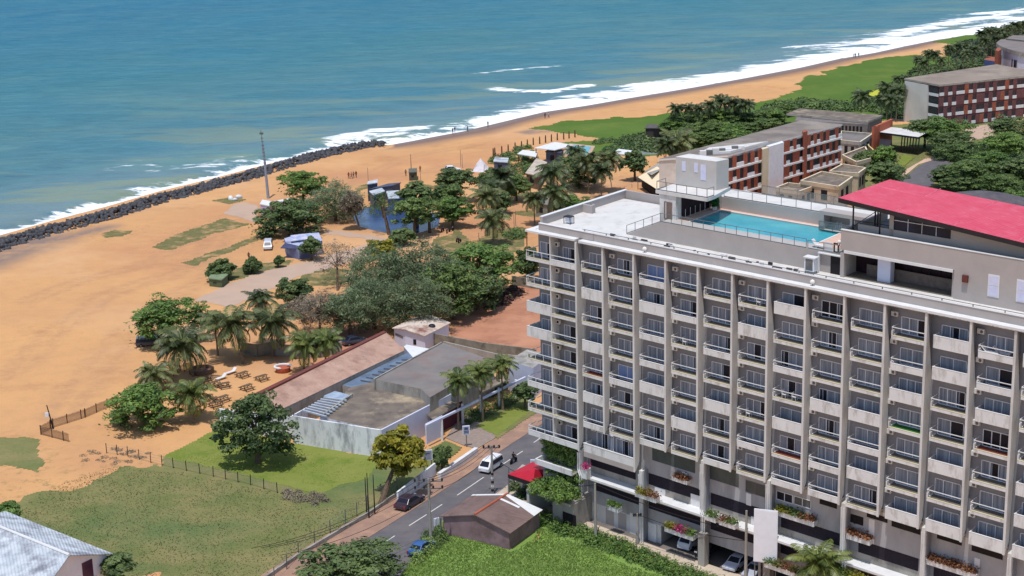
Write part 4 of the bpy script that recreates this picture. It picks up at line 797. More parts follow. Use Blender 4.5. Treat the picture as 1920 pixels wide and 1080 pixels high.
def chairset(u, v_, z, lab, mat=WHITE):
    t_ = thing('balcony_chair', lab, 'chair', FH(u, v_, z)); b = MB(); b.box(FH, u, u+.5, v_, v_+.5, z+.4, z+.46, mat); b.build('seat', t_)
    b = MB(); b.box(FH, u, u+.06, v_, v_+.5, z+.46, z+.9, mat); b.build('backrest', t_)
    b = MB()
    for x, y in ((.02, .02), (.44, .02), (.02, .44), (.44, .44)): b.box(FH, u+x, u+x+.05, v_+y, v_+y+.05, z, z+.4, mat)
    b.build('legs', t_)['kind'] = 'stuff'
for k, j, ms, lab in [(6, 3, 0, 'white chair at the left on a seventh column balcony halfway up'), (6, 3, 1.3, 'white chair at the right on a seventh column balcony halfway up'), (5, 4, 0, 'pale chair on a sixth column balcony in the fifth row'), (3, 2, .4, 'white chair on a fourth column balcony in the third row'), (5, 0, 1.2, 'white chair at the right on the top balcony of the sixth column')]:
    chairset(U[k]+1.9+ms, .5, FL[7-j], lab)
# planters on the podium
def planter(u, v_, z, wu, lab, mats, tilt=0, h=.6, wv=.9):
    t_ = thing('planter_box', lab, 'planter', FH(u+wu/2, v_, z)); b = MB(); b.box(FH, u, u+wu, v_-wv, v_, z, z+h, HPAR); b.box(FH, u-.03, u+wu+.03, v_-wv-.03, v_+.0, z+h, z+h+.05, WHITE); b.build('box', t_)
    r = np.random.default_rng(int(u*10)); n_ = int(200*wu); uu = r.uniform(u, u+wu, n_); vv = r.uniform(v_-wv-.15, v_, n_); cs_ = np.array([FH(a, c_, 0) for a, c_ in zip(uu, vv)]); cs_[:, 2] = z+h+.05+np.abs(r.normal(0, .28, n_)); cs_[:, :2] += r.normal(0, .1, (n_, 2))
    t0 = 0
    for mi, mm in enumerate(mats):
        s_ = np.abs(uu-(u+wu*(mi+.5)/len(mats))) < wu/len(mats)*.75
        V, Fq, ti = cards(cs_[s_], .13, r); o = link(bpy.data.objects.new('flowers', npmesh('flowers', V-wloc(t_), Fq, mm, ti))); o.parent = t_; o['kind'] = 'stuff'
for a in [(1.0, .2, 6.2, .9, 'small white planter with magenta flowers on the canopy ledge by the corner column', [MAG], 1.2), (9.7, -.05, 6.25, 3.2, 'large planter with yellow green and reddish plants on the canopy ledge', [LY, FLOW]), (20.0, -.05, 6.25, 1.6, 'round feathery green planter on the canopy ledge, right of the second column', [LG]), (22.1, -.1, 6.25, 2.2, 'long white planter of reddish soil and low plants on the canopy ledge', [FLOW, LG]),
          (5.1, .3, 3.2, 1.7, 'lowest green planter hanging on the grey wall below the louvres', [LAB]), (14.0, .2, 3.0, 4.2, 'planter with magenta and yellow green plants hanging over the parked van', [LY, MAG, LAB]), (14.2, HB-.04, 8.9, 2.2, 'long planter of dry reddish plants below the tinted window', [FLOW], .35),
          (28.6, HB-.04, 8.7, 5.2, 'long planter of orange flowers below the small windows', [LY, LG, FLOW]), (37.9, HB-.04, 8.6, 2.9, 'white planter of orange flowers left of the white pilaster', [FLOW]), (47.5, HB-.04, 8.6, 5.6, 'planter of orange red flowers at the lower right of the podium', [FLOW, FLOW]),
          (37.2, 0, 4.6, 3.8, 'planter with leafy plants on the parapet right of the front palm', [LAB, LY]), (28.3, 0, 3.0, 5.5, 'planter with fern like plants behind the front palm', [LG, FLOW, LG])]:
    planter(a[0], a[1], a[2], a[3], a[4], a[5], h=a[6] if len(a) > 6 else .5)
# creepers round the entrance corner
def shell(name, pts, mat, label, leaf=.16, n=60, cat='climbing plant', seed=3):
    r = np.random.default_rng(seed); V = []; F = []; T = []; k = 0
    for (x, y, z, rx, rz) in pts:
        q = r.normal(size=(n, 3)); q /= np.linalg.norm(q, axis=1)[:, None]; v, f, t = cards(np.array([x, y, z])+q*np.array([rx, rx, rz])*r.uniform(.5, 1.1, (n, 1)), leaf, r, q, .9, .4); V.append(v); F.append(f+k); T.append(np.clip(r.uniform(0, .7)+.3*t, 0, 1)); k += len(v)
    return tag(link(bpy.data.objects.new(name, npmesh(name, np.concatenate(V), np.concatenate(F), mat, np.concatenate(T)))), label, cat, kind='stuff')
pts = []
for _ in range(60): u_ = rnd.uniform(-6.8, -1.2); pts.append(FH(u_, HB-.3, rnd.uniform(6.2, 9.1))+(.55, .5))
shell('climbing_plant', pts, LAB, 'green creeper hanging from the corner balcony over the entrance wall', n=55, seed=3)
pts = []
for _ in range(110): u_ = rnd.uniform(-5.8, .8); v_ = rnd.uniform(-4.2, .6); pts.append(FH(u_, v_, rnd.uniform(3.6, 4.6)+max(0, v_+1)*.9)+(.6, .4))
shell('climbing_plant', pts, LAB, 'bright green creeper spreading over the flat roof beside the red canopy', n=60, seed=4, leaf=.18)
b = MB(); b.box(FH, -6.5, .9, -3.0, HB-.03, 3.2, 3.5, GREY); b.box(FH, -6.8, -.6, HB-2.3, HB-2.1, 6.0, 6.7, HPAR); b.box(FH, -6.8, -6.6, HB-2.1, HB, 6.0, 6.7, HPAR); b.box(FH, -6.5, -6.1, -2.9, HB, 0, 3.2, HWALL); b.box(FH, -6.8, -.6, HB-2.1, HB-.03, 5.9, 6.05, GREY)
b.build('entrance_block', hotel)
# red pyramid entrance canopy
c3 = [G(952, 889, 3.3), G(1000, 905, 3.3), G(1040, 880, 3.3), G(999, 866, 3.3)]
t_ = thing('entrance_canopy', 'small red hipped canopy with a dark fascia beside the creeper', 'canopy', (c3[0][0], c3[0][1], 0))
ap = G(1003, 880, 4.6); b = MB(); b.add(c3+[ap], [(0, 1, 4), (1, 2, 4), (2, 3, 4), (3, 0, 4)], RED2); b.build('canopy_roof', t_)
b = MB(); b.prism([p[:2] for p in c3], 2.75, 3.28, DARKM); b.build('fascia', t_)
for p in c3: MB().bar((p[0]*.995+ap[0]*.005, p[1]*.995+ap[1]*.005, 0), (p[0]*.97+ap[0]*.03, p[1]*.97+ap[1]*.03, 2.8), .1, GREY).build('post', t_)
b = MB(); b.prism([G(x, y)[:2] for x, y in [(968, 915), (1000, 925), (1010, 912), (980, 903)]], 0, 2.4, GREY); b.build('kiosk_wall', t_)
# hedge
hp = [(1003, 968), (1030, 972), (1100, 1000), (1200, 1037), (1310, 1078), (1360, 1096), (1335, 1100), (1280, 1083), (1180, 1045), (1080, 1008), (1005, 978)]
mass('hedge', [(1003, 966), (1032, 970), (1100, 996), (1200, 1034), (1320, 1080), (1370, 1100), (1300, 1100), (1180, 1052), (1080, 1015), (1003, 984)], LAB, 'clipped green hedge running diagonally beside the hotel pavement', 340, 1.3, leaf=.14, clr=.7, seed=9, cat='hedge')
mass('foundation_shrubs', [(965, 905), (1015, 930), (1018, 946), (975, 938), (955, 918)], LA, 'dark shrubs in front of the entrance corner', 70, 1.0, leaf=.15, clr=.6, seed=10)
# ---------------- restaurant with the tiled shed
rb = thing('restaurant_building', 'stained white building with a pink tiled shed and old flat roofs by the road', 'building', G(700, 800))
def px_prism(b, px, z1, mat, top=None, z0=0.):
    zz = z1 if hasattr(z1, '__len__') else [z1]*len(px); q = [G(x, y, z) for (x, y), z in zip(px, zz)]
    b.prism([p[:2] for p in q], z0, [p[2] for p in q], mat, top); return q
def px_wall(b, a, c_, h, th, mat, z0=0., cap=None, zh=None):
    """a wall whose TOP runs from pixel a to pixel c_ at height h"""
    p = np.array(G(a[0], a[1], h)[:2]); q = np.array(G(c_[0], c_[1], h if zh is None else zh)[:2]); d = (q-p)/np.linalg.norm(q-p); nn = np.array([-d[1], d[0]])*th/2
    b.prism([tuple(p-nn), tuple(q-nn), tuple(q+nn), tuple(p+nn)], z0, h if zh is None else [h, zh, zh, h], mat, cap)
b = MB(); px_prism(b, [(600, 781), (713, 807), (800, 762), (800, 745), (700, 716), (655, 727), (612, 777)], 3.75, DIRTYW, FROOF); b.build('front_wing', rb)
b = MB()
px_wall(b, (548, 779), (714, 806), 4.05, .25, DIRTYW); px_wall(b, (714, 806), (844, 739), 4.1, .25, BLUEW); px_wall(b, (410, 766), (548, 781), 3.3, .2, DIRTYW)
px_wall(b, (548, 779), (575, 764), 4.0, .2, DIRTYW); px_wall(b, (660, 738), (606, 776), 4.2, .25, GREY); px_wall(b, (844, 739), (838, 722), 4.1, .3, BLUEW); b.build('parapet_wall', rb)
b = MB(); px_prism(b, [(701, 711), (790, 729), (806, 745), (926, 677), (829, 642)], 5.3, GREY, FROOF2); b.build('rear_wing', rb)
b = MB(); px_wall(b, (701, 710), (829, 641), 5.5, .2, GREY); b.build('roof_kerb', rb)
# tiled shed: sloping roof
ql = [G(440, 757, 4.0), G(500, 727, 5.2), G(723, 622, 5.2), G(758, 657, 3.9), G(550, 756, 3.9)]
q4 = [G(480, 738, 5.3), G(723, 622, 5.3), G(758, 657, 3.9), G(520, 771, 3.9)]
b = MB(); b.slab(q4[0], q4[1], q4[2], q4[3], .15, PINKTILE, GREY); b.build('tiled_roof', rb)
b = MB(); b.slab(G(470, 741, 5.35), G(719, 620, 5.35), G(724, 622, 5.42), G(476, 744, 5.42), .3, M('maroon_ridge', (122, 66, 56), (96, 54, 48), scale=2)); b.build('ridge_board', rb)
b = MB(); b.prism([p[:2] for p in (q4[0], q4[1], q4[2], q4[3])], 0, [5.1, 5.1, 3.7, 3.7], GREY); b.build('shed_wall', rb)
b = MB(); px_prism(b, [(642, 722), (757, 664), (790, 652), (806, 655), (702, 712), (682, 732)], 3.3, GREY, M('skylight_blue', (112, 128, 148), (84, 98, 118), rough=.4, scale=.5)); 
for i in range(8):
    t = i/8; px_wall(b, (668+88*t+8, 712-44*t), (700+88*t, 716-48*t), 3.5, .15, METALG, 3.3)
b.build('skylight_yard', rb)
b = MB()
for i in range(8):
    t = i/7; a = (600+34*t, 778-26*t-12*(1-t)*.0); px_wall(b, (567+40*t, 768-24*t), (612+38*t, 780-30*t), 4.15, .28, M('pergola_beam', (176, 186, 196), (150, 160, 172)), 3.95)
b.build('pergola_beams', rb)
b = MB(); px_prism(b, [(607, 742), (628, 733), (661, 742), (640, 752)], 4.0, GREY, M('corrugated_pane', (160, 176, 192), (130, 146, 164), scale=.8), 3.6); b.build('corrugated_sheet', rb)
b = MB(); px_prism(b, [(757, 650), (762, 646), (806, 654), (776, 672)], 3.6, BLUEW, WHITE); b.build('white_terrace', rb)
b = MB(); # portal frame with columns
px_wall(b, (798, 797), (985, 706), 3.4, .3, BLUEW, 3.12); b.build('portal_beam', rb)
for x, y in ((829, 826), (868, 795), (902, 778), (936, 764), (968, 748)):
    g = G(x, y); MB().box(W0, g[0]-.16, g[0]+.16, g[1]-.16, g[1]+.16, 0, 3.02, WHITE).build('column', rb)
b = MB(); px_prism(b, [(812, 786), (862, 757), (845, 752), (800, 775)], 3.1, GREY, FROOF, 2.9); px_wall(b, (822, 775), (866, 752), 2.9, .15, M('maroon_wall', (104, 44, 54), (84, 36, 46))); px_wall(b, (798, 795), (829, 779), 3.0, .2, BLUEW); b.build('entrance_room', rb)
b = MB(); px_wall(b, (845, 738), (925, 706), 2.6, .2, GREY); px_prism(b, [(905, 735), (955, 710), (945, 700), (890, 722)], 2.4, GREY, FROOF, 2.2); b.build('garden_room', rb)
gate = thing('white_gatehouse', 'white house wall with a maroon window beside the corner of the hotel', 'building', G(985, 712)); b = MB(); px_prism(b, [(953, 676), (988, 655), (1030, 665), (1000, 690)], 4.8, BLUEW, GREY); b.build('wall', gate)
b = MB(); p0 = G(989, 690, 1.5); b.box(W0, p0[0]-.4, p0[0]+.4, p0[1]-2.4, p0[1]-2.2, 1.2, 2.9, M('maroon_window', (130, 40, 50))); b.build('window', gate)
# small white house with rusty roof, water tank, boundary walls
def gable(name, lab, cat, e1, e2, r1, r2, f1, f2, ze, zr_, zf, wall, roof, rooff=None, ov=.3, group=None):
    """near eave e1-e2 at ze, ridge r1-r2 at zr_, far eave f1-f2 at zf (pixels)"""
    E1, E2 = G(*e1, ze), G(*e2, ze); A1, A2 = G(*r1, zr_), G(*r2, zr_); B1, B2 = G(*f1, zf), G(*f2, zf)
    t_ = thing(name, lab, cat, ((E1[0]+B1[0])/2, (E1[1]+B1[1])/2, 0), group)
    b = MB(); b.slab(E1, E2, A2, A1, .12, roof); b.build('roof', t_)
    b = MB(); b.slab(A1, A2, B2, B1, .12, rooff or roof); b.build('roof', t_)
    c_ = [sum(p[i] for p in (E1, E2, B1, B2))/4 for i in range(2)]; s = lambda p: (c_[0]+(p[0]-c_[0])*.93, c_[1]+(p[1]-c_[1])*.93)
    b = MB(); b.prism([s(p) for p in (E1, E2, A2, B2, B1, A1)], -.1, [ze-.15, ze-.15, zr_-.2, zf-.15, zf-.15, zr_-.2], wall); b.build('wall', t_)
    return t_, E1, E2, A1, A2, B1, B2, s
t_, E1, E2, A1, A2, B1, B2, s = gable('rusty_roof_house', 'small white house with a rusty white gabled roof behind the tiled shed', 'house', (797, 630), (845, 605), (757, 617), (810, 591), (735, 615), (783, 592), 2.7, 3.5, 2.8, BLUEW, RUSTW)
on_edge(s(E1), s(A1), .45, .6, .9, 1.8, BLACK, name='window', parent=t_); on_edge(s(A1), s(B1), .2, .9, 1.6, 2.0, METALG, name='window', parent=t_)
g = G(811, 644); t_ = thing('water_tank', 'black round water tank on a post beside the rusty roofed house', 'water tank', g); b = MB(); b.rev((g[0], g[1], 2.1), [(.55, 0), (.6, .1), (.6, 1.0), (.45, 1.2), (.15, 1.3)], DARKM, 14); b.build('tank', t_)
for dx, dy in ((-.35, -.35), (.35, -.35), (.35, .35), (-.35, .35)): MB().box(W0, g[0]+dx-.1, g[0]+dx+.1, g[1]+dy-.1, g[1]+dy+.1, 0, 2.1, GREY).build('leg', t_)
def wallthing(name, lab, cat, pts, h, mat, th=.25, cap=None, group=None):
    g = G(*pts[0]); t_ = thing(name, lab, cat, g, group); b = MB()
    for a, c_ in zip(pts[:-1], pts[1:]): px_wall(b, a, c_, h, th, mat, -.1, cap)
    b.build('wall', t_); return t_
OLDW = M('old_wall', (150, 142, 126), (118, 110, 98), rough=.95, scale=.6, dirt=(72, 66, 58), dirt_amt=.7, dscale=.5)
for nm, lab, pts, h, mt in [('boundary_wall', 'long mossy boundary wall along the red earth lot', [(812, 625), (905, 642), (985, 652), (1005, 655)], 2.2, OLDW), ('boundary_wall', 'weathered wall strip just behind the grey flat roof', [(832, 640), (930, 663), (985, 668)], 2.0, GREY),
                            ('boundary_wall', 'pale boundary wall in the shade behind the palm row', [(452, 642), (482, 646), (515, 640)], 2.1, OLDW), ('boundary_wall', 'dark boundary wall between the palms and the red earth', [(515, 645), (600, 650), (640, 640)], 1.9, GREY),
                            ('boundary_wall', 'grey wall at the far side of the red lot behind the bright green tree', [(960, 517), (1010, 525)], 1.8, OLDW), ('roadside_wall', 'thick bright white low wall beside the reddish pavement', [(823, 887), (893, 839)], .9, WHITE),
                            ('roadside_wall', 'tall pale roadside wall behind the yellow green tree', [(745, 922), (800, 880), (815, 868)], 1.9, DIRTYW), ('roadside_wall', 'low grey roadside wall below the dry grass field', [(480, 1092), (560, 1037), (690, 960), (745, 922)], .55, GREY)]:
    wallthing(nm, lab, 'wall', pts, h, mt, .55 if 'thick' in lab else .25, WHITE if 'thick' in lab else None)
# pinkish gabled house by the road
t_, E1, E2, A1, A2, B1, B2, s = gable('roadside_house', 'pinkish house with a brown sheet gabled roof and white patches by the hedge', 'house', (957, 1000), (1018, 956), (890, 965), (951, 926), (824, 968), (887, 927), 2.3, 3.5, 2.4, M('pinkish_wall', (150, 124, 130), (128, 104, 106), rough=.9, scale=.5, dirt=(96, 76, 70), dirt_amt=.6), BRNSHEET)
lift = lambda p, q, t, dz=.03: tuple(p[i]+(q[i]-p[i])*t for i in range(2))+(p[2]+(q[2]-p[2])*t+dz,)
b = MB(); RT = [lift(A1, A2, .62), lift(A1, A2, 1.0), lift(E1, E2, 1.0), lift(E1, E2, .68)]
b.quad(lift(A1, A2, .93), lift(A1, A2, .998), lift(E1, E2, .998), lift(E1, E2, .72), WHITE); b.quad(lift(A1, A2, .74), lift(A1, A2, .80), lift(lift(A1, A2, .8, 0), lift(E1, E2, .8, 0), .55), lift(lift(A1, A2, .74, 0), lift(E1, E2, .74, 0), .55), WHITE)
b.quad(lift(A1, A2, .93), lift(A1, A2, .998), lift(B1, B2, .998), lift(B1, B2, .93), WHITE); b.build('white_roof_patch', t_)
b = MB(); b.bar(lift(A1, A2, 0, .06), lift(A1, A2, 1, .06), .13, ORANGE); b.build('ridge_tiles', t_)
b = MB(); g = s(B1); b.bar((g[0]-.3, g[1]-.3, 0), (g[0]-.3, g[1]-.3, 2.3), .1, METALG); b.build('porch_post', t_)
# white roofed house in the lower left corner
t_, E1, E2, A1, A2, B1, B2, s = gable('white_gabled_house', 'white house with a stained grey sheet roof at the lower left corner', 'house', (52, 1150), (-120, 1060), (130, 1041), (-40, 972), (212, 1038), (10, 958), 5.0, 7.2, 5.0, M('white_wall_shade', (222, 222, 230), (208, 208, 218), rough=.8, scale=.5), GREYSHEET)
on_edge(s(A1), s(B1), .36, .62, 3.2, 5.3, M('purple_window', (84, 50, 74), (64, 38, 60), rough=.3), .06, 'arched_window', t_); on_edge(s(A1), s(B1), .30, .68, 3.05, 3.18, WHITE, .12, 'sill', t_)
b = MB(); b.bar(lift(A1, A2, 0, .05), lift(A1, A2, 1, .05), .16, WHITE); b.build('ridge_cap', t_)
# ---------------- second hotel (brick and white bands)
t2 = thing('brick_panel_hotel', 'four-storey white and brick hotel wing behind the pool terrace', 'hotel', G(1420, 340))
zT = 12.4; rp = [G(x, y, zT) for x, y in [(1236, 298), (1500, 226), (1577, 233), (1445, 271), (1365, 291)]]
c0 = np.array(G(1577, 233, zT)[:2]); c1 = np.array(G(1452, 266, zT)[:2]); cE = np.array(G(1365, 291, zT)[:2]); wN = np.array(G(1500, 226, zT)[:2]); wS = np.array(G(1236, 298, zT)[:2])
b = MB(); b.prism([tuple(p) for p in (wS, wN, c0, c1, cE, np.array(G(1262, 296, zT)[:2]))], 0, zT-.4, M('dirty_white_render', (214, 208, 200), (196, 190, 182), rough=.9, scale=.3, dirt=(150, 140, 130), dirt_amt=.4), None); b.build('wall', t2)
b = MB(); cc_ = (c0+wS)/2; e_ = lambda p, k=1.015: tuple(cc_+(p-cc_)*k); b.prism([e_(p) for p in (wS, wN, c0, c1, cE, np.array(G(1262, 296, zT)[:2]))], zT-.4, zT, WHITE, M('grey_brown_roof', (132, 122, 114), (108, 100, 96), rough=1, scale=.15, dirt=(160, 150, 138), dirt_amt=.5, dscale=.1)); b.build('roof', t2)
b = MB(); q = [G(x, y, zT+.05)[:2] for x, y in [(1310, 290), (1330, 280), (1400, 273), (1440, 268), (1370, 287)]]; b.prism(q, zT, zT+.5, WHITE, WROOF); b.build('roof_upstand', t2)
for i in range(7): p = G(1318+i*12, 285-i*1.8, zT+.8); MB().box(W0, p[0]-.7, p[0]+.7, p[1]-.5, p[1]+.5, zT, zT+rnd.uniform(.7, 1.3), METALG if i % 2 else WHITE).build('roof_unit', t2)
WINF = M('far_window', (52, 56, 66), (34, 36, 44), rough=.3)
def facade(t_, p, q, ztop, nf, fh, nb, pat, brick, z0=0, off=.0):
    p = np.array(p, float); q = np.array(q, float); d = q-p; L_ = np.linalg.norm(d); nn = np.array([d[1], -d[0]])/L_
    if np.dot(nn, -p) < 0: nn = -nn
    def pan(t0, t1, z0_, z1_, out, mat, nm):
        a = p+d*t0+nn*off; c_ = p+d*t1+nn*off; o_ = nn*out
        return MB().box8([(a[0], a[1], z0_), (c_[0], c_[1], z0_), (c_[0]+o_[0], c_[1]+o_[1], z0_), (a[0]+o_[0], a[1]+o_[1], z0_)]+[(a[0], a[1], z1_), (c_[0], c_[1], z1_), (c_[0]+o_[0], c_[1]+o_[1], z1_), (a[0]+o_[0], a[1]+o_[1], z1_)], mat).build(nm, t_)
    for f in range(nf):
        zb = ztop-(f+1)*fh; pan(0, 1, zb-.05, zb+.35, .5, WHITE, 'floor_band')
        for i in range(nb):
            k = pat[(i+f*3+(i//5 if len(pat) == 2 else 0)) % len(pat)]; t0 = i/nb; t1 = (i+1)/nb
            if k == 'b': pan(t0, t1, zb+.35, zb+fh-.05, .22, brick, 'brick_panel')
            elif k == 'w': pan(t0+.002, t1-.002, zb+1.25, zb+fh-.35, .06, WINF, 'window'); pan(t0, t1, zb+.35, zb+1.2, .3, WHITE, 'balcony_front')
            elif k == 'v': pan(t0+.002, t1-.002, zb+.5, zb+fh-.35, .06, WINF, 'window')
    return pan
facade(t2, G(1577, 233, zT)[:2], G(1513, 250, zT)[:2], zT-.4, 4, 3.0, 11, 'wbwwbvbwbwb', BRICKR)
facade(t2, G(1505, 252, zT)[:2], G(1467, 262, zT)[:2], zT-.4, 4, 3.0, 6, 'vwbwbb', BRICKR)
facade(t2, G(1427, 275, zT)[:2], G(1366, 291, zT)[:2], zT-.4, 4, 3.0, 9, 'bwbvbwwbv', BRICKR)
b = MB(); q = [G(x, y, zT)[:2] for x, y in [(1437, 272), (1466, 263.5), (1470, 266), (1443, 274)]]; b.prism(q, 0, zT-.1, M('white_projecting_block', (222, 222, 226), (210, 210, 214), rough=.8)); b.build('stair_block', t2)
b = MB(); q = [G(x, y, zT)[:2] for x, y in [(1504, 250), (1513, 247.5), (1514, 250.5), (1506, 253)]]; b.prism(q, 0, zT+.6, BRICKR); b.build('brick_pier', t2)
b = MB(); q = [G(x, y, zT)[:2] for x, y in [(1427, 274), (1438, 271.5), (1441, 273.5), (1430, 277)]]; b.prism(q, 0, zT-.4, M('cream_wall', (212, 200, 172), (202, 190, 162))); b.build('cream_wall', t2)
# low concrete annexes with tray roofs
def tray(lab, px, h, mat=TANC, top=FROOF, win=True, name='concrete_annex'):
    q = [G(x, y, h) for x, y in px]; c_ = np.mean([p[:2] for p in q], 0); t_ = thing(name, lab, 'building', (c_[0], c_[1], 0), 'low concrete annexes')
    b = MB(); b.prism([p[:2] for p in q], 0, h-.6, mat, top); b.build('wall', t_); b = MB()
    for i in range(len(q)): px_wall(b, px[i], px[(i+1) % len(q)], h, .4, mat, h-.9, M('pale_coping', (222, 204, 176), (204, 188, 160)))
    b.build('parapet', t_)
    if win:
        for i, j in ((0, 1), (1, 2)):
            p, r = q[i][:2], q[j][:2]
            for a in (.2, .55): on_edge(p, r, a, a+.16, h-3.6, h-1.4, BLACK, .08, 'window', t_)
    return t_
tray('nearest low concrete annex with a sunken dark roof behind the back terrace', [(1455, 351), (1498, 358), (1526, 348), (1478, 342)], 5); tray('largest concrete annex with a sunken stained roof', [(1502, 338), (1572, 349), (1598, 331), (1541, 321)], 6); tray('far concrete annex with a small sunken roof beside dark trees', [(1556, 320), (1609, 324), (1623, 314), (1580, 307)], 6)
tray('grey flat roofed annex between the brick panel hotel and the louvred hall', [(1577, 262), (1612, 266), (1636, 250), (1577, 245)], 5, GREY, FROOF2); 
tray('pale flat roofed annex stepping down towards the curved wall', [(1580, 290), (1606, 303), (1632, 296), (1622, 274)], 3.5)
b = MB(); h9 = 6.5; q = px_prism(b, [(1490, 226), (1627, 233), (1652, 219), (1502, 208)], h9-.6, M('grey_fin_wall', (128, 120, 116), (108, 102, 100)), None)
t_ = thing('louvred_hall', 'long low hall with a flat grey roof and vertical fins beside the far lawn', 'building', (q[0][0], q[0][1], 0)); o = b.build('wall', t_)
b = MB(); px_prism(b, [(1474, 213), (1628, 228), (1655, 216), (1500, 203)], h9, GREY, FROOF, h9-.5); b.build('roof', t_)
for i in range(18): a = i/18; on_edge(q[0][:2], q[1][:2], .05+a*.9, .05+a*.9+.026, 1.5, 5.2, BLACK, .12, 'slot', t_)
# orange wall and white porte cochere
t_ = thing('orange_curved_wall', 'tall orange wall beside the white canopy', 'wall', G(1636, 262)); b = MB(); px_wall(b, (1637, 238), (1672, 223), 7, .6, ORANGE); px_wall(b, (1637, 238), (1645, 236), 7, .6, ORANGE); b.build('wall', t_)
t_ = thing('curved_yellow_wall', 'curved wall with a pale yellow coping beside the clipped bushes', 'wall', G(1628, 290)); b = MB(); cp = [(1636, 248), (1629, 255), (1626, 264), (1629, 273), (1637, 280), (1640, 290)]
for a, c_ in zip(cp[:-1], cp[1:]): px_wall(b, a, c_, 3, .35, TANC, -.1, M('yellow_coping', (222, 200, 140)))
b.build('wall', t_)
pc = [G(x, y, 5.) for x, y in [(1645, 247), (1722, 257), (1742, 247), (1671, 238)]]
t_ = thing('porte_cochere', 'flat white canopy on dark columns at the hotel drive', 'canopy', (pc[0][0], pc[0][1], 0)); b = MB(); b.slab(*pc, .5, WROOF, DARKM); b.build('canopy_roof', t_)
for i in range(7):
    a = .5+i*.07; p = lift(pc[0], pc[1], a, 0); r = lift(pc[3], pc[2], a, 0); m_ = ((p[0]*.7+r[0]*.3), (p[1]*.7+r[1]*.3)); MB().bar((m_[0], m_[1], 0), (m_[0]+.3, m_[1], 4.5), .16, WOOD).build('column', t_)
b = MB(); px_prism(b, [(1648, 275), (1668, 277), (1672, 262), (1650, 260)], 3.5, M('dark_lobby', (48, 40, 46), (34, 30, 36))); b.build('lobby_wall', t_)
# brick hotel at the upper right
zB = 12.2; t_ = thing('checkered_brick_hotel', 'long maroon brick hotel with chequered white balconies at the upper right', 'hotel', G(1760, 240))
A = np.array(G(1698, 148, zB)[:2]); Bc = np.array(G(1762, 160, zB)[:2]); Ce = np.array(G(1926, 143, zB)[:2]); Ce2 = Bc+(Ce-Bc)*1.25; dd_ = A-Bc
b = MB(); b.prism([tuple(A), tuple(Bc), tuple(Ce2), tuple(Ce2+dd_*.95), tuple(np.array(G(1878, 120, zB)[:2]))], 0, zB-.3, BRICKD, None); b.build('wall', t_)
b = MB(); ov = lambda p, c_=(A+Ce2)/2: tuple(c_+(p-c_)*1.02); b.prism([ov(A), ov(Bc), ov(Ce2), ov(Ce2+dd_*.95), ov(np.array(G(1868, 122, zB)[:2]))], zB-.3, zB+.2, GREY, M('brown_flat_roof', (142, 128, 116), (122, 110, 100), rough=1, scale=.1, dirt=(168, 156, 142), dirt_amt=.5, dscale=.08)); b.build('roof', t_)
on_edge(A, Bc, .02, .7, 0, zB-.5, M('white_end_wall', (214, 208, 200), (196, 190, 184), scale=.2), .5, 'end_wall', t_)
for f in range(4): on_edge(A, Bc, .72, .98, 1+f*2.95, 2.7+f*2.95, WINF, .25, 'window', t_); on_edge(A, Bc, .72, .98, .1+f*2.95, .9+f*2.95, WHITE, .3, 'balcony_front', t_)
facade(t_, Bc, Ce2, zB-.4, 4, 2.95, 27, 'wb', BRICKD)
for o in list(t_.children):
    if o.name.startswith('floor_band'): bpy.data.objects.remove(o)
    elif o.name.startswith('brick_panel') and rnd.random() < .18: o.data.materials[0] = BRICKR
# curved-roof building and annex far right
t_ = thing('curved_roof_hotel', 'hotel block with a curved white edged roof at the far upper right', 'hotel', G(1880, 120)); zz = 12
arc = [G(x, y, zz)[:2] for x, y in [(1868, 80), (1872, 84), (1880, 88), (1895, 93), (1910, 97), (1940, 101), (1960, 90), (1940, 74), (1900, 72), (1876, 74)]]
b = MB(); b.prism(arc, zz-1.2, zz, GREY, FROOF2); b.build('roof', t_); c_ = np.mean(arc, 0); b = MB(); b.prism([tuple(c_+(np.array(p)-c_)*.95) for p in arc], 0, zz-1.2, BLUEW); b.build('wall', t_)
for i in range(6): a = np.array(c_+(np.array(arc[1])-c_)*.955); e_ = np.array(c_+(np.array(arc[4])-c_)*.955); on_edge(a, e_, i/6+.02, i/6+.12, 6, 9, WINF, .4, 'window', t_)
b = MB(); px_prism(b, [(1866, 94), (1872, 96), (1878, 92), (1872, 88)], 12, BRICKR); b.build('brick_tower', t_)
t_ = thing('blue_side_block', 'low blue block beside the curved roof hotel', 'building', G(1855, 125)); b = MB(); px_prism(b, [(1846, 112), (1866, 115), (1872, 108), (1852, 105)], 4, M('blue_wall', (70, 92, 140), (58, 78, 122)), BRICKR); b.build('wall', t_)
t_ = thing('upper_annex_roof', 'flat roofed block above the curved roof at the right edge', 'building', G(1910, 95)); b = MB(); px_prism(b, [(1886, 72), (1960, 80), (1975, 68), (1900, 66)], 12.5, M('annex_wall', (120, 112, 108)), FROOF2); b.build('wall', t_)
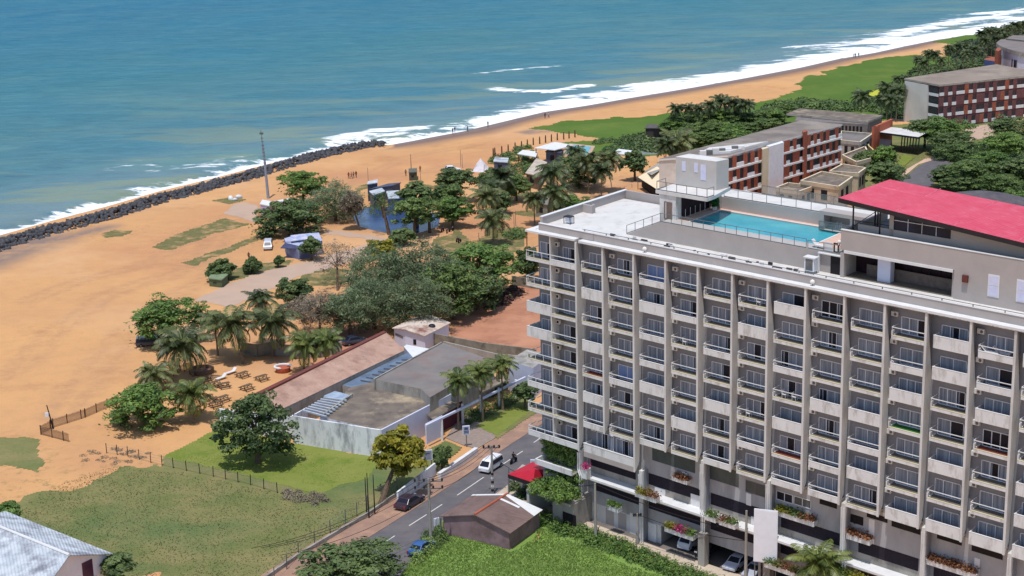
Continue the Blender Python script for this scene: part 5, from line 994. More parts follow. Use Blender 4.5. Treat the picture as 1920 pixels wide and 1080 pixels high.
# dark shell roof behind the red roof
c_ = G(1840, 372, 4); t_ = thing('dark_shingled_pavilion', 'dark grey shingled pavilion roof behind the red roof', 'pavilion', (c_[0], c_[1], 0))
b = MB(); a = Frame(c_, (.97, -.22), (.22, .97)); pr = [(1.0, 2.6), (.8, 3.9), (.45, 5.0), (0.12, 5.6)]; n_ = 22; vs = []
for k, zz in pr:
    for i in range(n_): t = 6.2832*i/n_; vs.append(a(13*k*math.cos(t), 6.5*k*math.sin(t), zz))
fs = [(j*n_+i, j*n_+(i+1) % n_, (j+1)*n_+(i+1) % n_, (j+1)*n_+i) for j in range(3) for i in range(n_)]+[tuple(3*n_+i for i in range(n_))]
b.add(vs, fs, wavemat('dark_shingles', (104, 98, 102), (80, 76, 82), 20, 1.4)); b.build('roof', t_); b = MB(); b.prism([a(12*math.cos(6.2832*i/16), 5.8*math.sin(6.2832*i/16), 0)[:2] for i in range(16)], 0, 2.8, TANC); b.build('wall', t_)
# cream sail roof
t_ = thing('cream_tent_roof', 'cream pitched tent roof over dark seating left of the stair tower', 'tent', G(1215, 365)); b = MB(); q = [G(1196, 332, 3.0), G(1232, 312, 4.6), G(1262, 330, 4.6), G(1240, 360, 2.8)]; b.slab(*q, .08, M('cream_canvas', (226, 208, 176), (216, 198, 166))); b.build('roof', t_)
b = MB(); b.slab(G(1208, 322, 3.2), G(1250, 296, 3.6), G(1262, 304, 4.9), G(1222, 328, 4.6), .08, GREY); b.build('rear_roof', t_)
b = MB(); b.prism([G(x, y)[:2] for x, y in [(1203, 350), (1234, 375), (1240, 366), (1212, 344)]], 0, 1.6, BLACK); b.build('bench_row', t_)
for p in q: MB().bar((p[0], p[1], 0), (p[0], p[1], p[2]-.05), .08, METALG).build('post', t_)
# ------------------------------------------------------------------ trees
TR = [
 ('sea_almond_tree', 'AB', 265, 770, 132, 118, 6.6, 'round bushy green tree on the sand beside the picket fence', None),
 ('sea_almond_tree', 'A', 480, 806, 146, 150, 9.5, 'dark green layered tree on the bright lawn before the stained white wall', None),
 ('flowering_tree', 'Y', 748, 852, 92, 108, 8.5, 'yellow green tree with a leaning trunk beside the road', (713, 945)),
 ('sea_almond_tree', 'AB', 312, 600, 132, 102, 8.0, 'wide green tree on the open sand left of the palm row', None),
 ('sea_almond_tree', 'AB', 567, 349, 88, 64, 8.0, 'rounded green tree right of the tall mast', None),
 ('sea_almond_tree', 'A', 545, 415, 128, 96, 8.0, 'big dark green tree over the pink kiosk at the foot of the mast', None),
 ('casuarina_tree', 'C', 628, 380, 108, 74, 8.0, 'grey green tree left of the blue pond', None),
 ('casuarina_tree', 'B', 660, 383, 42, 44, 8.0, 'small brownish tree standing at the left edge of the blue pond', (676, 432)),
 ('beach_tree', 'A', 853, 340, 76, 54, 8.0, 'round tree partly hiding the white car on the beach', None),
 ('beach_tree', 'G', 838, 368, 66, 54, 7.5, 'green tree just below the round one by the white car', None),
 ('beach_tree', 'AB', 848, 394, 68, 52, 6.5, 'bright green tree at the right end of the blue pond', None),
 ('pond_tree', 'D', 718, 388, 64, 60, 9.0, 'sparse tree with a thin trunk in front of the blue pond', (730, 440)),
 ('pond_tree', 'A', 779, 364, 60, 44, 10., 'small round crown rising behind the pond on a thin trunk', (782, 425)),
 ('pond_tree', 'G', 776, 398, 78, 62, 8.5, 'dense tree before the middle of the blue pond', None),
 ('pond_tree', 'D', 804, 394, 62, 58, 8.0, 'open crowned tree right of the middle of the pond', None),
 ('small_almond_tree', 'A', 412, 507, 46, 42, 3.8, 'small round tree on the beach hiding a green kiosk', (418, 532)),
 ('small_almond_tree', 'A', 473, 498, 28, 30, 3.0, 'smaller sapling on the grass right of the small round tree', (471, 513)),
 ('small_almond_tree', 'A', 523, 489, 17, 18, 2.2, 'smallest sapling on the grass by the concrete path', (521, 500)),
 ('sea_almond_tree', 'A', 552, 546, 62, 56, 5.5, 'dark green tree at the edge of the path above the palms', None),
 ('bare_tree', 'S', 632, 487, 92, 78, 8.5, 'sparse brownish tree with a visible trunk in front of the path', (633, 545)),
 ('casuarina_tree', 'B', 598, 585, 118, 78, 7.5, 'brown feathery tree left of the big casuarina grove', None),
 ('casuarina_tree', 'C', 655, 585, 96, 84, 8.0, 'smaller grey green feathery tree above the red earth', None),
 ('casuarina_tree', 'C', 708, 522, 130, 116, 11., 'grey green casuarina at the upper left of the grove', None),
 ('casuarina_tree', 'C', 795, 515, 150, 126, 12., 'tallest grey green casuarina in the middle of the grove', None),
 ('casuarina_tree', 'C', 700, 570, 130, 110, 9., 'grey green casuarina at the lower left of the grove', None),
 ('casuarina_tree', 'C', 780, 570, 130, 110, 9.5, 'grey green casuarina behind the rusty roofed house', None),
 ('casuarina_tree', 'G', 850, 545, 110, 112, 10., 'green tinged casuarina at the right end of the grove', None),
 ('golden_tree', 'Y', 712, 470, 56, 46, 9.0, 'bright yellow green tree peeping above the casuarina grove', None),
 ('rain_tree', 'AB', 905, 500, 140, 104, 10., 'big bright green spreading tree left of the hotel', None),
 ('rain_tree', 'A', 895, 545, 110, 84, 7.0, 'dark lower tree under the bright green spreading tree', None),
 ('shrub', 'A', 756, 444, 44, 34, 3.5, 'bushy shrub at the front edge of the blue pond', None),
 ('shrub', 'A', 583, 462, 38, 34, 4.5, 'small tree in front of the violet painted hut', None),
 ('shrub', 'A', 984, 735, 44, 40, 4.0, 'dark shrub at the end of the garden lawn beside the hotel corner', None),
 ('shrub', 'A', 828, 855, 30, 40, 3.5, 'dark shrub behind the left end of the white low wall', None),
 ('beach_tree', 'A', 1085, 325, 96, 74, 8.0, 'dark leafy tree among palms above the hotel roof corner', None),
 ('beach_tree', 'A', 1190, 307, 46, 46, 7.0, 'dark round tree left of the cream tent roof', None),
 ('beach_tree', 'AB', 1068, 385, 72, 40, 5.0, 'light green shrubby tree directly above the white roof terrace', None),
 ('beach_tree', 'G', 968, 350, 58, 46, 6.0, 'mid green tree before the sandy thatched hut', None),
 ('beach_tree', 'A', 990, 492, 42, 56, 6.0, 'dark tree squeezed between the spreading tree and the hotel corner', None),
 ('beach_tree', 'A', 935, 378, 50, 44, 5.5, 'dark bush behind the lone palm with the parked motorcycles', None),
 ('beach_tree', 'G', 925, 335, 54, 42, 5.0, 'bushy tree behind the white beach tent', None),
 ('park_tree', 'AB', 1775, 246, 86, 52, 9.0, 'yellow green tree in front of the chequered brick hotel', None),
 ('park_tree', 'A', 1735, 242, 64, 44, 8.0, 'dark tree left of the yellow green one before the brick hotel', None),
 ('park_tree', 'A', 1780, 268, 84, 48, 7.0, 'dense tree right of the white canopy', None),
 ('park_tree', 'AB', 1655, 300, 58, 56, 6.0, 'clipped bright bush below the orange wall', None),
 ('park_tree', 'A', 1655, 325, 74, 46, 7.0, 'dark tree beside the drive below the bright clipped bush', None),
 ('park_tree', 'A', 1620, 300, 42, 34, 4.5, 'small dark tree beside the concrete annexes', None),
 ('park_tree', 'G', 1792, 290, 76, 38, 7.0, 'spreading mid green tree at the bend of the drive', None),
 ('park_tree', 'A', 1772, 330, 56, 38, 5.0, 'dark low tree at the lower left of the right hand grove', None),
 ('park_tree', 'G', 1820, 322, 90, 50, 8.0, 'broad tree just above the dark shingled pavilion', None),
 ('park_tree', 'AB', 1880, 272, 90, 48, 9.0, 'bright green tree at the right edge below the brick hotel', None),
 ('park_tree', 'A', 1890, 238, 80, 34, 8.0, 'dark green tree at the right edge against the brick hotel', None),
 ('park_tree', 'AB', 1862, 305, 80, 46, 8.0, 'bright green tree in the middle of the right hand grove', None),
 ('park_tree', 'A', 1905, 320, 74, 50, 8.0, 'dark tree at the right edge of the grove', None),
 ('park_tree', 'G', 1880, 348, 80, 36, 6.0, 'tree at the right edge touching the dark pavilion', None),
 ('park_tree', 'AB', 1910, 372, 60, 34, 5.0, 'bright green tree at the right edge just above the red roof', None),
 ('park_tree', 'A', 1800, 345, 60, 30, 5.0, 'low dark bush on the left shoulder of the pavilion roof', None),
 ('shade_tree', 'A', 660, 1070, 190, 84, 5.0, 'dark round tree cut by the bottom edge beside the road', None),
 ('shade_tree', 'A', 222, 1062, 60, 56, 5.0, 'dark bush beside the white gabled house', None),
 ('shade_tree', 'AB', 12, 962, 50, 46, 5.0, 'green bush above the grey sheet roof at the left edge', None),
]
for nm, k, cx, cy, w_, h_, H, lab, base in TR:
    tree(nm, k, cx, cy, w_, h_, H, lab, {'casuarina_tree': 'casuarina grove', 'park_tree': 'trees in the hotel grounds', 'pond_tree': 'trees round the blue pond'}.get(nm), base=base)
gi = 0
BAND = [(1262, 236), (1290, 228), (1322, 222), (1352, 222), (1384, 226), (1416, 226), (1446, 220), (1300, 246), (1336, 244), (1372, 246), (1408, 244), (1440, 238), (1278, 258), (1318, 262), (1352, 262), (1388, 258), (1470, 208)]
for i, (x, y) in enumerate(BAND):
    tree('coastal_tree', 'GB'[0] if i % 3 else 'AB', x, y, 52, 34, 6.5, 'leafy tree in the dense coastal belt behind the brick panel hotel', 'dense coastal tree belt')
mass('scrub', [(1180, 262), (1260, 240), (1480, 205), (1500, 200), (1490, 215), (1400, 250), (1300, 275), (1200, 292)], LA, 'low scrub under the dense coastal trees', 260, 1.8, leaf=.45, clr=2.4, seed=21)
mass('scrub', [(1430, 205), (1500, 195), (1600, 200), (1690, 185), (1702, 200), (1690, 222), (1640, 212), (1500, 202), (1460, 218)], LG, 'green scrub between the far lawn and the louvred hall', 300, 2.2, leaf=.5, clr=2.6, seed=22)
mass('scrub', [(1712, 138), (1740, 130), (1800, 122), (1850, 118), (1880, 122), (1790, 142), (1720, 152)], LA, 'dark scrub along the far lawn behind the brick hotel roof', 240, 2.5, leaf=.6, clr=2.6, seed=23)
mass('scrub', [(1780, 100), (1830, 85), (1870, 70), (1925, 50), (1960, 50), (1960, 66), (1880, 85), (1850, 105), (1810, 120)], LPB, 'far scrub under the distant palms at the upper right', 300, 3.5, leaf=.8, clr=3.4, seed=24)
mass('garden_shrubs', [(868, 778), (905, 760), (960, 738), (985, 735), (975, 752), (930, 775), (880, 800)], LG, 'garden shrubs along the columns of the white portal', 120, .9, leaf=.14, clr=.6, seed=25)
mass('garden_shrubs', [(880, 740), (940, 712), (960, 722), (900, 756)], LA, 'dark garden plants behind the white portal beam', 70, 1.2, leaf=.16, clr=.7, seed=26)
mass('roadside_weeds', [(800, 1000), (835, 985), (860, 990), (850, 1010), (800, 1040), (780, 1050)], LG, 'weeds at the corner of the roadside house', 60, .9, leaf=.14, clr=.6, seed=27)
mass('roadside_weeds', [(772, 1045), (800, 1020), (812, 1030), (800, 1048), (780, 1060)], LLUSH, 'weeds growing over the blue car at the road edge', 30, 1.5, leaf=.14, clr=.8, seed=52)
mass('creeping_weeds', [(1640, 330), (1690, 318), (1700, 335), (1650, 360)], LA, 'bushes lining the far drive', 60, 1.4, leaf=.25, clr=1.1, seed=28)
mass('park_undergrowth', [(1785, 315), (1820, 285), (1900, 262), (1960, 262), (1960, 400), (1850, 372), (1775, 350)], LA, 'dark undergrowth under the right hand grove', 320, 2.2, leaf=.32, clr=2.0, seed=29)
mass('beach_scrub', [(920, 300), (990, 272), (1010, 290), (990, 330), (930, 340)], LG, 'scrub round the grey blue beach shed', 70, 1.4, leaf=.3, clr=1.3, seed=30)
mass('beach_scrub', [(1120, 265), (1190, 255), (1215, 262), (1180, 285), (1120, 285)], LG, 'low scrub beside the small far pool', 50, 1.2, leaf=.35, clr=1.5, seed=31)
mass('lawn_bush', [(945, 440), (985, 432), (988, 448), (950, 452)], LG, 'pale green bush below the twin posts near the hotel corner', 26, 1.3, leaf=.22, clr=1.0, seed=32)
mass('thorn_pile', [(525, 918), (600, 928), (625, 940), (600, 950), (535, 940)], LB, 'brown brushwood fence heap between the two lawns', 60, .7, leaf=.12, clr=.5, seed=33)
mass('dry_brush', [(150, 850), (205, 838), (290, 850), (285, 862), (200, 872), (150, 862)], LB, 'dry brushwood at the left end of the wire fence', 26, .22, leaf=.1, clr=.6, seed=34)
blades('tall_grass', [(745, 1095), (790, 1030), (832, 990), (880, 1003), (958, 1032), (1003, 1014), (1010, 990), (1160, 1052), (1290, 1095)], LLUSH, 18000, .2, .09, 'tall lush grass between the roadside house and the hedge', 5)
blades('field_tufts', [(0, 1090), (40, 970), (60, 930), (215, 872), (420, 900), (600, 945), (690, 930), (660, 985), (500, 1085)], LDRY, 12000, .10, .09, 'short tufts scattered over the dry grass field', 6)
blades('lawn_tufts', [(310, 858), (415, 802), (545, 842), (712, 870), (640, 918), (420, 884)], LLAWN, 3500, .06, .08, 'short tufts of the bright lawn', 7, .3)
# ------------------------------------------------------------------ palms
PL = [
 (342, 645, 118, 6.0, 'largest palm at the left end of the row by the beach tables', (362, 706), LP), (432, 606, 116, 6.5, 'full palm in the middle of the row above the shaded tables', (455, 682), LP),
 (510, 602, 108, 6.5, 'palm with a full crown right of the middle of the row', (512, 668), LP), (487, 560, 66, 8.5, 'taller dark palm rising behind the palm row', None, LPB), (400, 600, 60, 6, 'half hidden palm between the wide green tree and the palm row', None, LPB),
 (573, 645, 86, 4.8, 'yellowish palm beside the pink tiled roof', (570, 692), LPG), (612, 638, 76, 5.5, 'rightmost palm of the row before the brown trunks', (611, 684), LPG), (288, 700, 80, 3.0, 'low palm growing over the picket fence', (292, 735), LP),
 (360, 735, 92, 4.4, 'lone palm with a thin trunk on the sand near the tables', (363, 793), LPG), (925, 410, 72, 5.5, 'lone palm on the lawn by the sandy clearing', (925, 452), LP),
 (912, 368, 66, 7, 'palm over the parked motorcycles', None, LP), (940, 328, 62, 7, 'palm behind the motorcycles near the beach scrub', None, LPB), (920, 350, 56, 6, 'short palm squeezed behind the parked motorcycles', None, LPB),
 (1037, 322, 78, 12, 'tallest palm above the corner of the hotel roof', (1038, 408), LPB), (1040, 362, 74, 8, 'drooping palm below the tallest one at the hotel corner', (1044, 402), LPB), (1000, 372, 56, 6, 'palm beside the small grey cottage', None, LP),
 (1102, 300, 60, 8, 'palm behind the dark leafy tree near the small far pool', None, LP), (1142, 298, 62, 8, 'palm with a bare trunk left of the dark round tree', (1143, 335), LP), (1128, 318, 54, 7, 'lower palm between the dark leafy trees', None, LPB), (1078, 285, 48, 8, 'palm in front of the turquoise pool', None, LPB),
 (1268, 265, 86, 6, 'wide palm behind the left end of the brick panel hotel', None, LP), (1250, 270, 56, 6, 'smaller palm at the left of the wide one behind the brick panel hotel', None, LPB),
 (860, 712, 70, 7.5, 'leftmost of the three palms behind the white portal', None, LPG), (900, 697, 72, 7.5, 'middle one of the three palms behind the white portal', None, LPG), (940, 684, 64, 7.0, 'rightmost of the three palms behind the white portal', None, LPG),
 (1535, 1055, 120, 6, 'large palm in front of the hotel podium at the bottom edge', (1545, 1120), LPG), (1640, 1075, 50, 3, 'small palm frond tuft at the bottom edge right of the large palm', None, LPG),
]
for cx, cy, w_, H, lab, base, mt in PL: palm(cx, cy, w_, H, lab, None, base, mt)
FARP = [(1268, 206, 34), (1290, 204, 30), (1310, 206, 28), (1331, 200, 36), (1353, 192, 42), (1376, 196, 38), (1398, 198, 36), (1617, 182, 42), (1664, 168, 44), (1683, 150, 22), (1697, 148, 24), (1684, 172, 36), (1672, 190, 40), (1652, 188, 30)]
for i, (x, y, w_) in enumerate(FARP):
    palm(x, y-2, w_*1.15, 9 if x < 1500 else 9, 'dark palm rising from the coastal tree belt' if x < 1500 else 'dark palm in the clump left of the chequered brick hotel', 'palms in the coastal tree belt' if x < 1500 else 'palms left of the brick hotel', None, LPB)
for i, (x, y, w_) in enumerate([(1722, 112, 22), (1741, 100, 24), (1754, 102, 24), (1780, 90, 22), (1795, 88, 22), (1808, 85, 20), (1812, 100, 22), (1840, 62, 22), (1852, 58, 22), (1862, 56, 22), (1876, 60, 22), (1890, 52, 22), (1903, 48, 24), (1918, 46, 22), (1846, 76, 22), (1868, 72, 22), (1886, 66, 22), (1826, 92, 22), (1733, 118, 22), (1765, 112, 20)]):
    palm(x, y, w_*1.25, 10, 'distant dark palm along the far beach', 'distant palms along the far beach', None, LPB)
# ------------------------------------------------------------------ beach buildings
def hut(name, lab, px, h, wall, roof, cat='hut', open_=False):
    q = [G(x, y, h) for x, y in px]; c_ = np.mean([p[:2] for p in q], 0); t_ = thing(name, lab, cat, (c_[0], c_[1], 0)); sh_ = [tuple(c_+(np.array(p[:2])-c_)*.92) for p in q]
    b = MB(); b.slab(*q, .2, roof) if len(q) == 4 else b.prism([p[:2] for p in q], h-.2, h, roof); b.build('roof', t_)
    if open_:
        for p in sh_: MB().bar((p[0], p[1], 0), (p[0], p[1], h-.2), .12, WOOD).build('post', t_)
    else:
        b = MB(); b.prism(sh_, -.1, h-.2, wall); b.build('wall', t_); on_edge(sh_[0], sh_[1], .3, .6, .9, h-.9, BLACK, .06, 'window', t_)
    return t_
SLATE = M('slate_blue_paint', (84, 92, 112), (62, 70, 90), rough=.7, scale=1)
hut('lookout_cabin', 'small grey box cabin beside the dark blue shack on the beach', [(688, 345), (708, 342), (708, 336), (690, 340)], 4.2, SLATE, M('pale_sheet', (196, 200, 208)))
hut('beach_shack', 'dark blue grey shack with a patched roof behind the blue pond', [(700, 366), (722, 358), (716, 352), (692, 358)], 3.2, SLATE, GREYSHEET); hut('beach_shack', 'blue shed adjoining the patched roof shack', [(728, 372), (762, 370), (760, 356), (724, 358)], 3.2, M('blue_shed', (92, 112, 160), (72, 92, 138)), GREYSHEET)
hut('beach_shack', 'low dark lean-to behind the two blue sheds', [(692, 354), (735, 348), (752, 342), (728, 344)], 3.4, SLATE, SLATE)
t_ = hut('green_stall', 'dark green square stall on the open beach', [(766, 323), (782, 322), (782, 315), (766, 316)], 2.2, M('stall_green', (84, 88, 70), (66, 70, 58)), M('stall_roof', (104, 106, 96)), 'stall')
hut('pink_kiosk', 'pale pink kiosk with a white roof at the foot of the mast', [(487, 382), (506, 386), (512, 378), (492, 374)], 3.2, M('pale_pink', (206, 186, 208), (190, 170, 194)), WHITE, 'kiosk')
hut('long_awning', 'thin white awning stretching right of the pink kiosk', [(510, 384), (545, 376), (545, 371), (512, 377)], 3, WHITE, WHITE, 'awning', True)
VIOL = M('violet_mural', (116, 120, 156), (92, 98, 136), rough=.7, scale=.5, dirt=(150, 176, 182), dirt_amt=.8, dscale=.35)
t_ = thing('painted_hut', 'violet and blue painted hut with a pale patched roof by the beach path', 'hut', G(570, 475)); q = [G(x, y, 2.9) for x, y in [(536, 455), (560, 461), (604, 451), (598, 436), (560, 439), (533, 447)]]
b = MB(); b.prism([p[:2] for p in q], -.1, 2.9, VIOL, M('patched_roof', (150, 160, 196), (176, 182, 200), scale=.5, dirt=(200, 180, 170), dirt_amt=.7)); b.build('wall', t_); b = MB(); 
b.slab(G(545, 452, 3.4), G(590, 446, 3.4), G(582, 437, 3.9), G(545, 441, 3.9), .15, M('raised_roof', (196, 188, 200), (130, 150, 190), scale=.8)); b.build('roof', t_)
b = MB(); p = q[0]; b.slab((p[0]-1, p[1]-1.5, 2.2), (p[0]+2.5, p[1]-2.6, 2.2), (p[0]+3, p[1], 3.0), (p[0], p[1]+.4, 3.0), .1, M('navy_awning', (70, 76, 112))); b.build('awning', t_)
hut('green_kiosk', 'low green kiosk with a white edge under the small round tree', [(390, 521), (416, 524), (428, 514), (400, 508)], 1.7, M('kiosk_green', (92, 106, 76)), M('kiosk_roof', (130, 146, 112)), 'kiosk')
hut('beach_bar', 'white flat canopy of the beach bar by the fence posts', [(1002, 277), (1040, 281), (1076, 272), (1040, 266)], 4, SLATE, WHITE, 'beach bar', True)
hut('beach_bar_annex', 'blue grey block beneath the right end of the white canopy', [(1022, 284), (1052, 286), (1058, 280), (1030, 278)], 3.2, SLATE, SLATE, 'building')
hut('striped_awning', 'striped white and dark awning left of the beach bar', [(970, 288), (1005, 294), (1008, 284), (980, 281)], 2.6, WOOD, WHITE, 'awning', True)
hut('beach_shed', 'grey blue shed at the near end of the fence posts', [(925, 302), (952, 304), (954, 296), (928, 294)], 3, SLATE, GREYSHEET, 'shed')
hut('thatched_hut', 'sandy grey thatched hut under the palms behind the beach bar', [(985, 324), (1010, 330), (1026, 304), (1006, 296)], 3.6, M('hut_wall', (120, 100, 84)), M('grey_thatch', (196, 184, 168), (168, 154, 138), rough=1, scale=1, dirt=(110, 100, 92), dirt_amt=.5), 'hut')
hut('grey_cottage', 'small grey cottage with two dark windows beside the drooping palm', [(1003, 380), (1027, 384), (1036, 374), (1012, 368)], 3, M('cottage_wall', (150, 150, 138)), M('cottage_roof', (138, 132, 122)), 'cottage')
hut('poolside_pavilion', 'small white pavilion beside the far oval pool', [(1150, 286), (1176, 290), (1186, 282), (1160, 279)], 2.5, GREY, WHITE, 'pavilion', True)
hut('stone_terrace', 'dark rough stone wall behind the far oval pool', [(1208, 240), (1262, 240), (1270, 234), (1215, 232)], 4, M('dark_stone', (84, 78, 74), (52, 48, 46), scale=.5, rough=1), M('dark_stone_top', (96, 90, 86)), 'wall')
TURQ = M('turquoise_pool', (90, 170, 180), (70, 150, 166), rough=.2)
for lab_, px in (('a', [(1058, 288), (1100, 292), (1108, 276), (1070, 272)]), ('b', [(1178, 277), (1195, 270), (1225, 270), (1240, 276), (1228, 282), (1190, 282)]), ('c', [(1676, 222), (1690, 224), (1698, 214), (1684, 211)])): structure(sheet('swimming_pool', px, TURQ, .12))
structure(sheet('pool_surround', [(1050, 291), (1104, 296), (1116, 274), (1068, 269)], PATHM, .06)); structure(sheet('pool_surround', [(1140, 292), (1170, 268), (1230, 264), (1250, 278), (1230, 290)], M('wet_stone', (128, 136, 132)), .06))
structure(sheet('pool_surround', [(1668, 224), (1696, 228), (1702, 208), (1680, 206)], PATHM, .06)); structure(sheet('flower_bed', [(1630, 172), (1648, 168), (1654, 178), (1640, 186), (1630, 182)], M('yellow_bed', (190, 186, 50), (160, 166, 48)), .1))
g = G(903, 320); t_ = thing('beach_tent', 'crumpled white pyramid tent on the sand near the fence posts', 'tent', g); b = MB(); n_ = 9; vs = [(g[0]+(2.6+.5*math.sin(i*3))*math.cos(6.283*i/n_), g[1]+2.2*math.sin(6.283*i/n_), 0) for i in range(n_)]+[(g[0]+1.3*math.cos(6.283*i/n_+.3), g[1]+1.1*math.sin(6.283*i/n_+.3), 1.5+.3*math.sin(i*2.)) for i in range(n_)]+[(g[0]-.2, g[1], 3.2)]
b.add(vs, [(i, (i+1) % n_, n_+(i+1) % n_, n_+i) for i in range(n_)]+[(n_+i, n_+(i+1) % n_, 2*n_) for i in range(n_)], M('white_canvas', (214, 210, 212), (196, 192, 196), scale=2)); b.build('canvas', t_)
# tall mast
g = G(503, 372); t_ = thing('lattice_mast', 'tall grey mast standing alone on the beach above the pink kiosk', 'mast', g); top = 15.6
b = MB(); b.tube([(g[0], g[1], 0), (g[0]-.3, g[1], top*.6), (g[0]-.6, g[1], top*.85)], [.36, .26, .2], M('mast_grey', (150, 156, 168), (132, 138, 150)), 10); b.build('pole', t_)
b = MB()
for i in range(8): z = top*.55+i*.85; x = g[0]-.3-.035*i; b.box(W0, x-.28, x+.28, g[1]-.28, g[1]+.28, z, z+.12, METALG)
b.bar((g[0]-.55, g[1], top*.83), (g[0]-.75, g[1], top*1.06), .07, METALG); b.box(W0, g[0]-1.1, g[0]-.2, g[1]-.1, g[1]+.1, top*.99, top*1.02, METALG); b.build('antenna', t_)
# posts and fences
FP = [(925, 292), (928, 291), (941, 288), (953, 285), (966, 281), (978, 278.5), (989, 275.5), (1000, 272), (1012, 270), (1023, 267.5), (1034, 265.5), (1045, 263), (1057, 261.5), (1067, 259.5), (1078, 257.5)]
for x, y in FP:
    g = G(x, y); b = MB(); b.tube([g, (g[0], g[1], 1.7), (g[0], g[1], 2.1)], [.2, .17, .1], WOOD, 6); tag(b.build('fence_post', loc=g), 'brown wooden post in the line along the beach above the beach bar', 'post', 'row of wooden posts on the beach')
def postline(pts, sp, h, r, mat, lab, grp, name='fence_post', wires=(), wlab=''):
    W = [np.array(G(*p)[:2]) for p in pts]; P = []
    for a, c_ in zip(W[:-1], W[1:]):
        n_ = max(1, round(np.linalg.norm(c_-a)/sp)); P += [a+(c_-a)*i/n_ for i in range(n_)]
    P.append(W[-1])
    t_ = thing('wire_fence', lab, 'fence', (P[0][0], P[0][1], 0))
    for p in P: MB().bar((p[0], p[1], 0), (p[0]+rnd.uniform(-.05, .05), p[1], h), r, mat, 5).build('post', t_)
    b = MB()
    for z in wires:
        for a, c_ in zip(P[:-1], P[1:]): b.bar((a[0], a[1], z), (c_[0], c_[1], z), .018, METALG, 3)
    if wires: b.build('wire', t_)
    return t_
postline([(200, 850), (240, 856), (283, 868), (325, 878), (400, 894), (470, 910), (520, 925)], 2.0, 1.5, .06, DARKM, 'dark post and wire fence between the dry field and the bright lawn', '', wires=(.5, .9, 1.3))
postline([(515, 1092), (560, 1045), (648, 982), (690, 955), (745, 920)], 3.2, 1.9, .06, METALG, 'tall wire fence above the low grey roadside wall', '', wires=(.9, 1.3, 1.8))
postline([(1010, 405), (1110, 380), (1185, 352)], 3.5, 1.0, .05, WOOD, 'low post fence behind the white roof terrace', '', wires=(.9,))
def picket(pts, h, lab):
    W = [np.array(G(*p)[:2]) for p in pts]; t_ = thing('picket_fence', lab, 'fence', (W[0][0], W[0][1], 0), 'beach picket fences'); b = MB(); r = MB(); pp = MB(); PK = M('weathered_pickets', (150, 116, 88), (120, 92, 70), rough=.9, scale=3)
    for a, c_ in zip(W[:-1], W[1:]):
        L_ = np.linalg.norm(c_-a); n_ = int(L_/.16); d = (c_-a)/L_
        for i in range(n_): p = a+(c_-a)*i/n_; b.box(Frame(p, d, (-d[1], d[0])), 0, .07, 0, .025, .05, h*rnd.uniform(.93, 1.0), PK)
        for z in (.25, h*.82): r.bar((a[0], a[1], z), (c_[0], c_[1], z), .03, PK, 4)
        for i in range(int(L_/2.4)+1): p = a+d*i*2.4; pp.box(Frame(p, d, (-d[1], d[0])), -.06, .06, -.06, .06, 0, h+.1, WOOD)
    b.build('pickets', t_)['kind'] = 'stuff'; r.build('rails', t_)['kind'] = 'stuff'; pp.build('posts', t_)['kind'] = 'stuff'
picket([(77, 815), (130, 829)], 1.35, 'short near stretch of picket fence at the left corner on the sand'); picket([(77, 815), (100, 802), (160, 783), (222, 756)], 1.35, 'picket fence running from the corner to the bushy green tree'); picket([(240, 748), (290, 722), (325, 705), (365, 690)], 1.35, 'picket fence stretch behind the low palm')
g = G(100, 804); t_ = thing('leaning_post', 'leaning dark wooden post inside the picket fence corner', 'post', g); b = MB(); b.bar(g, (g[0]-.55, g[1]-.2, 3.7), .13, DARKM, 6, .08); b.build('pole', t_); b = MB(); b.box(W0, g[0]-.85, g[0]-.35, g[1]-.5, g[1]-.3, 2.0, 2.6, FRAMEW); b.build('box', t_)
# utility poles and wires
CONC = M('concrete_pole', (158, 154, 146), (138, 134, 128), rough=.9, scale=2)
def upole(x, y, H, lab, arms=1, sp=1.6, spread=True, band=False):
    g = G(x, y); t_ = thing('utility_pole', lab, 'utility pole', g); b = MB(); b.tube([g, (g[0], g[1], H)], [.2, .12], CONC, 8); b.build('pole', t_)
    if band:
        b = MB()
        for i in range(5): b.tube([(g[0], g[1], .4+i*.55), (g[0], g[1], .7+i*.55)], [.215-.01*i, .21-.01*i], DARKM if i % 2 == 0 else WHITE, 8)
        b.build('painted_bands', t_)
    for i in range(arms):
        z = H-.4-i*.9; b = MB(); b.box(W0, g[0]-sp, g[0]+sp, g[1]-.06, g[1]+.06, z, z+.12, METALG); b.build('crossarm', t_)
        for k in range(4): xx = g[0]-sp+.1+k*(2*sp-.2)/3; b = MB(); b.tube([(xx, g[1], z+.12), (xx, g[1], z+.3), (xx, g[1], z+.42)], [.11, .14, .08], DARKM, 8); b.build('insulator', t_)
    return g
g1 = upole(808, 1020, 8.3, 'tall concrete pole with many insulators in front of the road', 2, 1.7); g2 = upole(924, 926, 6.6, 'concrete pole with dark bands in front of the white van', 1, 1.1, band=True); g3 = upole(1117, 1012, 7.2, 'pale concrete pole before the magenta planter', 0); g4 = upole(1195, 1022, 4.0, 'short slim pole with a lamp head before the hotel wall', 1, .5)
g5 = upole(1398, 1092, 8.6, 'concrete pole left of the white hoarding', 0); g6 = upole(1424, 1100, 6.6, 'thinner concrete pole just under the white hoarding', 0)
